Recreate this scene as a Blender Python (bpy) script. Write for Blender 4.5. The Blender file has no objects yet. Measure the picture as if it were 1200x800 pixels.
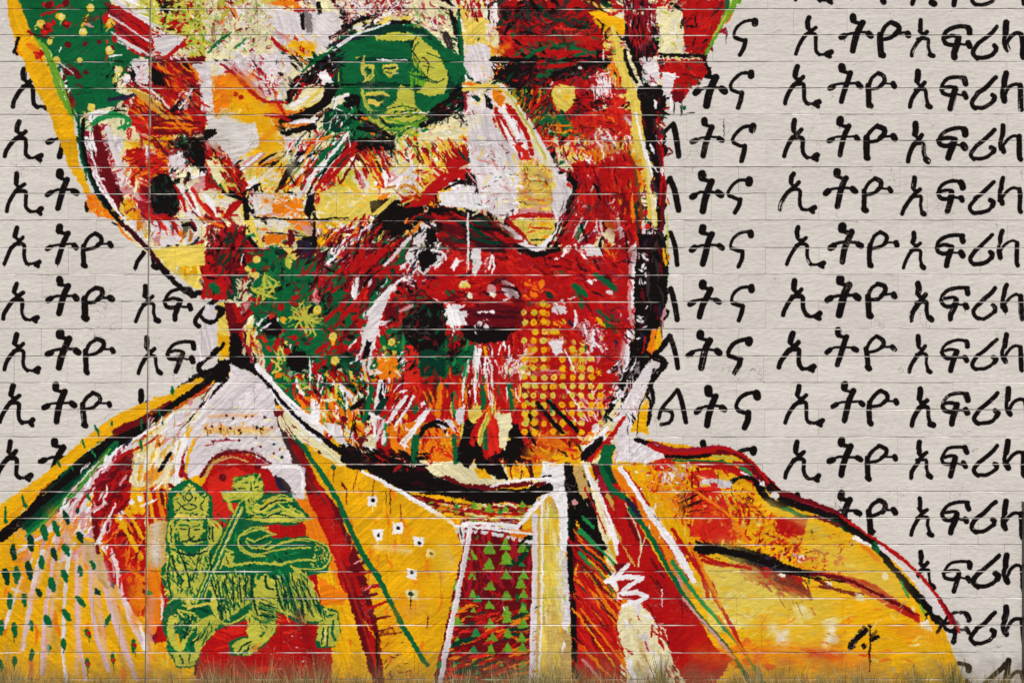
import bpy, math, random
import numpy as np
C = bpy.context.scene.collection
PX = 0.00655            # metres of wall per paint unit
YG = 832.0              # paint-unit height of the ground line at the foot of the wall
def wx(x): return (x-600.0)*PX
def wz(y): return (YG-y)*PX
# ---------------------------------------------------------------- camera, sky, sun, exposure
DIST = 13.0
cam_d = bpy.data.cameras.new('camera'); cam = bpy.data.objects.new('camera', cam_d); C.objects.link(cam)
cam.location = (wx(600), -DIST, wz(400)); cam.rotation_euler = (math.radians(90), 0, 0)
cam_d.sensor_fit = 'HORIZONTAL'; cam_d.sensor_width = 36.0; cam_d.lens = 36.0*DIST/(1200*PX); cam_d.clip_end = 1000; cam_d.clip_start = .05
bpy.context.scene.camera = cam
ELEV, AZ = 57.0, 14.0     # sun height, and how far left of the camera's back it stands
world = bpy.data.worlds.new('World'); bpy.context.scene.world = world; world.use_nodes = True
nt = world.node_tree; bg = nt.nodes['Background']; sky = nt.nodes.new('ShaderNodeTexSky'); sky.sky_type = 'NISHITA'; sky.sun_disc = False
sky.sun_elevation = math.radians(ELEV); sky.sun_rotation = math.radians(180+AZ); sky.air_density = 1.0; sky.dust_density = 1.5
nt.links.new(sky.outputs[0], bg.inputs[0]); bg.inputs[1].default_value = 0.09
sun_d = bpy.data.lights.new('sun', 'SUN'); sun = bpy.data.objects.new('sun', sun_d); C.objects.link(sun)
sun_d.energy = 4.3; sun_d.angle = math.radians(0.5); sun_d.color = (1.0, 0.965, 0.925)
from mathutils import Vector
_d = Vector((-math.sin(math.radians(AZ))*math.cos(math.radians(ELEV)), -math.cos(math.radians(AZ))*math.cos(math.radians(ELEV)), math.sin(math.radians(ELEV))))
sun.rotation_euler = _d.to_track_quat('Z', 'Y').to_euler(); sun.location = _d*30
vs = bpy.context.scene.view_settings; vs.view_transform = 'Standard'; vs.look = 'None'; vs.exposure = -0.05; vs.gamma = 1.0; vs.use_curve_mapping = False
# ---------------------------------------------------------------- the painter
# Canvas: 2 texels per "paint unit" (one unit = 6.55 mm of wall)
CX0, CY0, CX1, CY1, SS = -180, -130, 1380, 850, 2
CW, CH = (CX1-CX0)*SS, (CY1-CY0)*SS
PAL = {'K':(17,12,12),'k':(52,40,40),'w':(212,206,198),'W':(236,232,233),'l':(216,207,208),'Y':(228,168,14),
       'y':(222,196,84),'O':(226,120,16),'o':(214,84,20),'R':(172,16,17),'r':(206,36,24),'D':(98,12,20),'d':(58,10,20),
       'G':(10,92,50),'g':(104,158,40),'e':(6,52,36),'L':(186,184,66),'c':(226,216,170),'P':(204,140,140),'p':(214,176,178),
       'B':(104,66,28),'t':(196,160,92),'n':(34,30,52),'m':(28,130,66),'C':(150,22,44),'s':(196,150,60),'q':(120,112,110),'v':(80,200,80)}
PAL = {a:(np.array(b)/255.0).astype(np.float32) for a,b in PAL.items()}
rg = np.random.RandomState(7)
def tile_noise(n, cell):
    g = rg.rand(cell, cell).astype(np.float32)
    t = np.arange(n)*cell/n; i = t.astype(int); f = (t-i).astype(np.float32); f = f*f*(3-2*f); j = (i+1) % cell
    a = g[i]*(1-f)[:,None] + g[j]*f[:,None]
    return a[:,i]*(1-f) + a[:,j]*f
NT = 1024
n_f = tile_noise(NT, 400); n_m = tile_noise(NT, 180); n_c = tile_noise(NT, 60); n_b = tile_noise(NT, 20)
EDGE = (0.35*n_f + 0.35*n_m + 0.3*n_c - 0.5)
def look(n, iy, ix): return n[iy % NT, ix % NT]
# long streaks (u along, v across)
st = rg.rand(256, 256).astype(np.float32)
def streak(u, v, fu=0.03, fv=1.1, ox=0):
    a = u*fu + ox; b = v*fv + ox*1.7
    ia = np.floor(a).astype(int); ib = np.floor(b).astype(int); fa = a-ia; fb = b-ib
    fa = fa*fa*(3-2*fa); fb = fb*fb*(3-2*fb)
    A = st[ia % 256, ib % 256]; B = st[(ia+1) % 256, ib % 256]; Cc = st[ia % 256, (ib+1) % 256]; Dd = st[(ia+1) % 256, (ib+1) % 256]
    return (A*(1-fa)+B*fa)*(1-fb) + (Cc*(1-fa)+Dd*fa)*fb
class Canvas:
    def __init__(s):
        s.a = np.empty((CH, CW, 3), np.float32); s.a[:] = PAL['w']; s.rnd = random.Random(3); s.clip = None
    def box(s, x0, y0, x1, y1):
        ix0 = max(0, int((x0-CX0)*SS)); iy0 = max(0, int((y0-CY0)*SS)); ix1 = min(CW, int((x1-CX0)*SS)+1); iy1 = min(CH, int((y1-CY0)*SS)+1)
        if ix1 <= ix0 or iy1 <= iy0: return None
        iy = np.arange(iy0, iy1); ix = np.arange(ix0, ix1)
        X = ((ix+.5)/SS+CX0).astype(np.float32)[None,:].repeat(len(iy),0); Y = ((iy+.5)/SS+CY0).astype(np.float32)[:,None].repeat(len(ix),1)
        return iy0, iy1, ix0, ix1, X, Y, iy[:,None], ix[None,:]
    def put(s, b, m, col, tone):
        iy0, iy1, ix0, ix1 = b[:4]
        r = s.a[iy0:iy1, ix0:ix1]
        m = m[...,None]
        r += (np.clip(col[None,None]*tone[...,None], 0, 1) - r)*m
    def poly(s, c, pts, rag=1.2, dry=0.0, ang=None, alpha=1.0):
        P = np.array(pts, np.float32); q = 3+rag*2
        b = s.box(P[:,0].min()-q, P[:,1].min()-q, P[:,0].max()+q, P[:,1].max()+q)
        if b is None: return
        X, Y, iy, ix = b[4:]; o1, o2, o3 = (s.rnd.randrange(NT) for _ in range(3))
        Xw = X + look(EDGE, iy+o1, ix+o2)*rag*7; Yw = Y + look(EDGE, iy+o2, ix+o3)*rag*7
        ins = np.zeros(X.shape, bool); n = len(P)
        for i in range(n):
            x1, y1 = P[i]; x2, y2 = P[(i+1) % n]
            if y1 == y2: continue
            cnd = (y1 > Yw) != (y2 > Yw)
            ins ^= cnd & (Xw < (x2-x1)*(Yw-y1)/(y2-y1)+x1)
        if ang is None: ang = s.rnd.choice((0.1, -0.2, 1.3, 0.7, -0.7, 2.4))
        u = X*math.cos(ang)+Y*math.sin(ang); v = -X*math.sin(ang)+Y*math.cos(ang)
        k = streak(u, v, 0.04, 0.7, o1*.37)
        m = ins.astype(np.float32)*alpha
        if dry: m *= np.clip((k*0.75+look(n_f, iy+o3, ix+o1)*0.25-dry)*7+.5, 0, 1)
        tone = 0.9 + 0.2*k + 0.12*(look(n_b, iy+o2, ix+o1)-.5)
        s.put(b, m, PAL[c], tone)
    def stroke(s, c, w, pts, dry=0.0, rag=0.35, taper=0.75, smooth=True, alpha=1.0):
        P = [np.array(p, np.float32) for p in pts]
        if len(P) == 1: P.append(P[0]+np.array((.3,.2), np.float32))
        if smooth and len(P) > 2:
            Q = []; E = [2*P[0]-P[1]]+P+[2*P[-1]-P[-2]]
            for i in range(1, len(E)-2):
                p0,p1,p2,p3 = E[i-1:i+3]; L = float(np.hypot(*(p2-p1))); k = max(2, min(8, int(L/6)))
                for j in range(k):
                    t = j/k; Q.append(.5*((2*p1)+(p2-p0)*t+(2*p0-5*p1+4*p2-p3)*t*t+(3*p1-p0-3*p2+p3)*t**3))
            Q.append(P[-1]); P = Q
        A = np.array(P); q = w/2+3
        b = s.box(A[:,0].min()-q, A[:,1].min()-q, A[:,0].max()+q, A[:,1].max()+q)
        if b is None: return
        X, Y, iy, ix = b[4:]; o1, o2 = s.rnd.randrange(NT), s.rnd.randrange(NT)
        rg_ = rag*5*min(1.0, w/4+.2)
        Xw = X + look(EDGE, iy+o1, ix+o2)*rg_; Yw = Y + look(EDGE, iy+o2, ix+o1)*rg_
        seg = np.hypot(*(A[1:]-A[:-1]).T); tot = float(seg.sum())+1e-6; acc = 0.0
        best = np.full(X.shape, 1e9, np.float32); U = np.zeros_like(best); V = np.zeros_like(best)
        for i in range(len(A)-1):
            d = A[i+1]-A[i]; L = float(seg[i])
            if L < 1e-4: continue
            # work only in this segment's neighbourhood
            xa, xb = sorted((A[i][0], A[i+1][0])); ya, yb = sorted((A[i][1], A[i+1][1])); qq = q+1
            c0 = max(0, int((xa-qq-CX0)*SS)-b[2]); c1 = min(X.shape[1], int((xb+qq-CX0)*SS)+1-b[2])
            r0 = max(0, int((ya-qq-CY0)*SS)-b[0]); r1 = min(X.shape[0], int((yb+qq-CY0)*SS)+1-b[0])
            if c1 <= c0 or r1 <= r0: acc += L; continue
            S = (slice(r0, r1), slice(c0, c1))
            dx = Xw[S]-A[i][0]; dy = Yw[S]-A[i][1]
            t = np.clip((dx*d[0]+dy*d[1])/(L*L), 0, 1); ex = dx-t*d[0]; ey = dy-t*d[1]
            D = np.hypot(ex, ey); k = D < best[S]
            best[S] = np.where(k, D, best[S]); U[S] = np.where(k, acc+t*L, U[S]); V[S] = np.where(k, (dx*d[1]-dy*d[0])/L, V[S]); acc += L
        f = U/tot; tw = 1-(1-taper)*np.clip(np.abs(f-.45)*2-.3, 0, 1)*1.3
        e = np.clip((w/2*tw-best)*SS+.5, 0, 1)
        k = streak(U, V, 0.06, 1.0+.4/max(w,1), o1*.37)
        if dry: e = e*np.clip((k*.8+look(n_f, iy+o2, ix+o2)*.2-dry*(0.6+.7*f))*7+.5, 0, 1)
        s.put(b, e*alpha, PAL[c], .92+.17*k)
    def soft(s, c, w, pts, alpha=.6):
        """a pass of the spray can: full in the middle, fading out, a little grainy"""
        A = np.array(pts, np.float32); q = w
        b = s.box(A[:,0].min()-q, A[:,1].min()-q, A[:,0].max()+q, A[:,1].max()+q)
        if b is None: return
        X, Y, iy, ix = b[4:]; best = np.full(X.shape, 1e9, np.float32); o = s.rnd.randrange(NT)
        for i in range(max(1, len(A)-1)):
            p = A[i]; d = (A[i+1]-p) if len(A) > 1 else np.zeros(2, np.float32); L = float(d@d)+1e-6
            t = np.clip(((X-p[0])*d[0]+(Y-p[1])*d[1])/L, 0, 1); best = np.minimum(best, np.hypot(X-p[0]-t*d[0], Y-p[1]-t*d[1]))
        m = np.exp(-(best/(w*.5))**2*1.3)*alpha*(.75+.5*look(n_c, iy+o, ix+o))+(look(n_f, iy+o, ix)-.5)*.25*(best < w*.6)*alpha
        s.put(b, np.clip(m, 0, 1)*(best < w), PAL[c], .96+.08*look(n_b, iy+o, ix))
    def dots(s, c, r, pts, rag=.25):
        for p in pts: s.stroke(c, 2*r, [p], rag=rag, taper=1)
    def field(s, n, ln, w, ang, spread, cols, pts, dry=0.2, seed=1):
        R = random.Random(seed); P = pts; x0 = min(p[0] for p in P); x1 = max(p[0] for p in P); y0 = min(p[1] for p in P); y1 = max(p[1] for p in P)
        k = 0; t = 0
        while k < n and t < n*30:
            t += 1; x = R.uniform(x0, x1); y = R.uniform(y0, y1); ins = False
            for i in range(len(P)):
                (xa, ya), (xb, yb) = P[i], P[(i+1) % len(P)]
                if (ya > y) != (yb > y) and x < (xb-xa)*(y-ya)/(yb-ya)+xa: ins = not ins
            if not ins: continue
            k += 1; a = math.radians(ang+R.gauss(0, spread)); L = ln*R.uniform(.4, 1.3); bnd = R.uniform(-.25, .25)*L
            dx, dy = math.cos(a)*L/2, math.sin(a)*L/2
            s.stroke(R.choice(cols), w*R.uniform(.45, 1.35), [(x-dx, y-dy), (x-dy/L*bnd, y+dx/L*bnd), (x+dx, y+dy)], dry=R.choice((0, dry, dry*1.8)), rag=.5, taper=.4)
def rebrush(cv, poly, n, ln, w, jump, seed):
    """short loaded-brush strokes that pick their colour up from the paint a few units away, as wet paint dragged over paint does"""
    R = random.Random(seed); P = poly
    x0 = min(p[0] for p in P); x1 = max(p[0] for p in P); y0 = min(p[1] for p in P); y1 = max(p[1] for p in P); k = 0
    while k < n:
        x = R.uniform(x0, x1); y = R.uniform(y0, y1); ins = False
        for i in range(len(P)):
            (xa, ya), (xb, yb) = P[i], P[(i+1) % len(P)]
            if (ya > y) != (yb > y) and x < (xb-xa)*(y-ya)/(yb-ya)+xa: ins = not ins
        k += 1
        if not ins: continue
        g = look(n_b, int(y*.5)+40, int(x*.5))*9+R.gauss(0, .35); L = ln*R.uniform(.4, 1.5); J = jump*R.uniform(.3, 1.4)
        sx = x+math.cos(g)*J; sy = y+math.sin(g)*J; ix = int((sx-CX0)*SS); iy = int((sy-CY0)*SS)
        if not (0 <= ix < CW and 0 <= iy < CH): continue
        c = cv.a[iy, ix].copy(); cv_c = '*'; PAL['*'] = np.clip(c*R.uniform(.9, 1.06), 0, 1)
        b = R.uniform(-.3, .3)*L; dx, dy = math.cos(g)*L/2, math.sin(g)*L/2
        cv.stroke('*', w*R.uniform(.5, 1.5), [(x-dx, y-dy), (x-dy/L*b, y+dx/L*b), (x+dx, y+dy)], dry=R.choice((0, .25, .4)), rag=.5, taper=.35)
def smear(cv, before):
    n = 1024; M = (np.abs(cv.a-before).max(2) > 0)
    iy = np.arange(CH)[:,None]; ix = np.arange(CW)[None,:]
    ax = (look(n_f, iy+11, ix+77)-.5)*2.4+(look(n_m, iy+411, ix+177)-.5)*2.6+(look(n_c, iy+311, ix+577)-.5)*2.4
    ay = (look(n_f, iy+611, ix+277)-.5)*2.4+(look(n_m, iy+91, ix+677)-.5)*2.6+(look(n_c, iy+711, ix+77)-.5)*2.4
    jy = np.clip((iy+ay).astype(np.int32), 0, CH-1); jx = np.clip((ix+ax).astype(np.int32), 0, CW-1)
    out = cv.a[jy, jx]; M2 = M[jy, jx]
    cv.a = np.where(M2[...,None], out, before)
# glyphs: strokes in paint units relative to an anchor
GL = {
 'i': [(4.6,'0,1 -1,6 -1.5,11'),(3,'-2,12 1,15 5,15'),(3.8,'8,12 2,18 -5,24 -12,36 -14,43'),(3.4,'-3,21 5,20 9,22 9,32 10,40 14,44'),(2.6,'12,43 18,44 22,43'),(5,'23,44 27,41'),(4,'23,44 26,46.5')],
 't': [(6.6,'-1,1.5 -1,5'),(3.4,'-2,7 7,9.5'),(5.4,'9,9 5,18 1,30 -2,43'),(2.4,'-11,24 -4,21.5 8,21 18,21.5'),(5,'-15,27 -11,24.5'),(5.4,'17,22.5 20,25')],
 'y': [(3.4,'10,1 3,6 -1,14 -2,22'),(5,'-2,15 -2,25 -1,38'),(5.4,'-1,37 1,39'),(4.2,'10,1 17,4 18,10 14,15'),(3,'16,13 10,18 1,20'),(2,'17,13 24,13 28,13'),(5,'28,13 30,16')],
 'a': [(4.8,'0,1 0,7 -.5,12'),(3,'-1,13 1,16 5,16'),(3.8,'8,14 3,19 -4,27 -9,36 -11,43'),(3.2,'-3,23 6,22 9,24 9,32 11,41'),(5,'11,41 14,43')],
 'f': [(5,'31,8 30,4 29,2'),(3.2,'30,1 20,.5 9,3 3,9 1,15'),(3.6,'1,15 3,20 9,22 14,21 17,17'),(3,'4,13 10,11.5 17,12.5 18,16'),(5,'18,14 16,22 13,31 12,36'),(2,'19,20 24,21 28,21'),(5,'28,20 30,24')],
 'r': [(4,'30,1 25,6 16,14 8,20'),(4,'8,20 2,28 2,33 6,37'),(3.6,'5,36 14,36.5 23,33 28,28'),(4.6,'28,28 29,24 26,22')],
 'k': [(4.8,'0,1 -1,8 -2,14'),(3.6,'-2,14 -4,22 -3,29'),(5,'-2,27 0,32'),(3,'0,24 5,17 12,13 18,15'),(4.6,'18,15 19,25 19,38 20,42')],
 'n': [(6.6,'0,0 0,4'),(3.4,'-2,-.5 -12,1 -20,7 -24,15 -22,20'),(3.6,'-23,19 -15,22 -10,23'),(4.6,'-10,23 -11,31 -15,40')],
 'l': [(3.6,'0,0 -9,10 -19,22 -24,34'),(4.8,'0,1 5,15 9,38'),(3.6,'-17,24 -9,27 -7,33 -12,39 -21,41')],
}
def glyph(cv, g, x, y, rnd):
    sx = rnd.uniform(.95, 1.06); sy = rnd.uniform(.96, 1.03); sh = rnd.uniform(-.06, .06); wv = rnd.uniform(.88, 1.12)
    for w, d in GL[g]:
        pts = [tuple(map(float, p.split(','))) for p in d.split()]
        pts = [(x+(a+sh*b)*sx+rnd.uniform(-.7, .7), y+b*sy+rnd.uniform(-.7, .7)) for a, b in pts]
        cv.stroke('K', w*wv*rnd.uniform(1.25, 1.5), pts, rag=.22, taper=.95, dry=rnd.choice((0, 0, 0, .1, .18)))
        if rnd.random() < .1:  # a drip
            cv.stroke('K', .9, [pts[-1], (pts[-1][0], pts[-1][1]+rnd.uniform(3, 8))], rag=.1, taper=.6)
T1 = '''513,55 658,50 748,70 868,65 938,85 1033,85 1145,70
474,212 620,210 708,232 860,228 932,245 1030,245 1143,232
466,383 614,380 704,400 852,395 925,410 1028,412 1135,398
462,552 604,545 697,567 850,565 920,578 1022,580 1133,567
477,725 622,718 714,740 848,740 920,750 1020,748 1130,733
466,893 614,885 707,905 862,902 935,918 1030,918 1143,907
460,1062 610,1053 702,1073 863,1070 935,1085 1032,1082 1144,1068
482,1230 628,1225 714,1245 867,1240 938,1255 1035,1252 1150,1238
474,1410 620,1403 708,1422 865,1410 935,1425 1035,1422 1150,1408
474,1578 618,1573 708,1595 867,1588 938,1602 1030,1600 1142,1600
474,1750 618,1743 708,1763 870,1760 940,1790 1035,1772 1145,1770
474,1920 618,1913 708,1933 870,1935 940,1955 1028,1953 1143,1938
474,2085 618,2080 708,2100 870,2100 940,2120 1060,2120 1150,2108'''
def lettering(cv):
    R = random.Random(11); f = 440/1200
    rows = [[tuple(float(v)*f for v in p.split(',')) for p in l.split()] for l in T1.split('\n')]
    rows = [[(a, b-62) for a, b in rows[0]]]+rows
    for k in (2,1): rows = [[(a, b-62) for a, b in rows[0]]]+rows
    for r in rows:
        for g, (a, b) in zip('ityafrk', r):
            glyph(cv, g, 760+a, b, R); 
        dx = r[0][0]+760+7-20-330  # the word repeats along the wall
    for i, r in enumerate(rows):   # the next columns of the wall, right of the frame and left of it
        y0 = r[0][1]
        glyph(cv, 'l', 1245+R.uniform(-3,3), y0+3, R); glyph(cv, 't', 1283+R.uniform(-3,3), y0-1, R); glyph(cv, 'n', 1335+R.uniform(-3,3), y0+3, R)
        for g, a, b in (('y',-210,6),('a',-140,5),('f',-117,12),('r',-80,12),('k',-36,6)): glyph(cv, g, a+R.uniform(-3,3), y0+b, R)
    for k, (a, b) in enumerate(((340,62),(328,228),(332,400),(322,570),(328,737),(328,912),(322,1080),(345,1250),(335,1430))): glyph(cv, 'n', 760+a*f, b*f+2, R)
    for a, b in ((190,225),(180,380),(175,555),(175,725),(175,900),(168,1062),(193,1240),(178,1410)): glyph(cv, 't', 760+a*f, b*f, R)
    for a, b in ((78,395),(70,570),(70,743),(70,922),(68,1072),(93,1245)): glyph(cv, 'l', 760+a*f, b*f, R)
    for g, a, b in (('i',32,19),('i',29,81),('i',22,142),('t',73,141),('i',20,203),('t',71,201),('i',19.5,266),('t',71,265),('y',101,273),('a',171,272),
      ('i',19,331),('t',71,326),('y',102,336),('a',170,334),('f',192,338),('r',229,345),('i',19,391),('t',71,388),('y',103,396),('a',172,395),('f',196,400),('r',232,400),
      ('i',15,451),('t',66,450),('y',99,459),('a',165,457),('i',12,517),('t',65,515),('i',14,-43),('t',70,-44)): glyph(cv, g, a, b, R)
    # dark foot strokes that the face outline swallows
    for w,d in ((6,'102,238 102,247'),): cv.stroke('K', w, [tuple(map(float,p.split(','))) for p in d.split()])
def run(cv, text, only=None, keep=1.0):
    """P c[/dry[/rag]] pts | S c w[/dry[/taper]] pts | D c r pts | F n len w ang spread cols dry pts | T x y k (tile origin and zoom)"""
    tx = ty = 0.0; k = 1.0; seed = 0
    for ln in text.strip().split('\n'):
        ln = ln.split('#')[0].strip()
        if not ln: continue
        a = ln.split()
        if only and a[0] != 'T' and (a[0] not in only or cv.rnd.random() > keep): continue
        if a[0] == 'T': tx, ty, k = map(float, a[1:4]); continue
        pts = [(tx+float(p.split(',')[0])/k, ty+float(p.split(',')[1])/k) for p in a if ',' in p]; a = [p for p in a if ',' not in p]
        if a[0] == 'P':
            q = a[1].split('/'); cv.poly(q[0], pts, dry=float(q[1] or 0) if len(q) > 1 else 0.0, rag=float(q[2]) if len(q) > 2 else 0.6)
        elif a[0] == 'S':
            q = a[2].split('/'); cv.stroke(a[1], float(q[0])/k, pts, dry=float(q[1] or 0) if len(q) > 1 else 0.0, taper=float(q[2]) if len(q) > 2 else .6)
        elif a[0] == 'B':
            q = a[2].split('/'); cv.soft(a[1], float(q[0])/k, pts, float(q[1]) if len(q) > 1 else .6)
        elif a[0] == 'A':
            r = float(a[2])/k
            for x, y in pts: cv.poly(a[1], [(x, y-r), (x+r, y+r*.8), (x-r, y+r*.8)], rag=.15, dry=.08)
        elif a[0] == 'D': cv.dots(a[1], float(a[2])/k, pts)
        elif a[0] == 'F':
            seed += 1; cv.field(int(a[1]), float(a[2])/k, float(a[3])/k, float(a[4]), float(a[5]), a[6], pts, dry=float(a[7]), seed=seed)
        else: raise ValueError(ln)

HEAD = [(15,-20),(870,-20),(868,0),(835,40),(825,75),(790,120),(768,165),(770,320),(765,380),(745,440),(720,505),(690,540),(570,545),(470,530),(400,500),(340,450),(290,420),(268,345),(205,315),(140,255),(105,190),(90,130),(55,60)]
def mural(cv, M, K, Q, E):
    """M: texts of the head, K: of the body, Q: crisp finishing strokes on the head, E: the emblem"""
    lettering(cv); before = cv.a.copy()
    for t in M: run(cv, t)
    rebrush(cv, HEAD, 4200, 16, 4.2, 13, 5)
    rebrush(cv, HEAD, 5200, 9, 2.2, 8, 6)
    for t in M[1:]: run(cv, t, 'SD', .8)
    rebrush(cv, HEAD, 900, 7, 1.4, 5, 8)
    for t in K: run(cv, t)
    for t in Q+E: run(cv, t)
    smear(cv, before)

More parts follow.
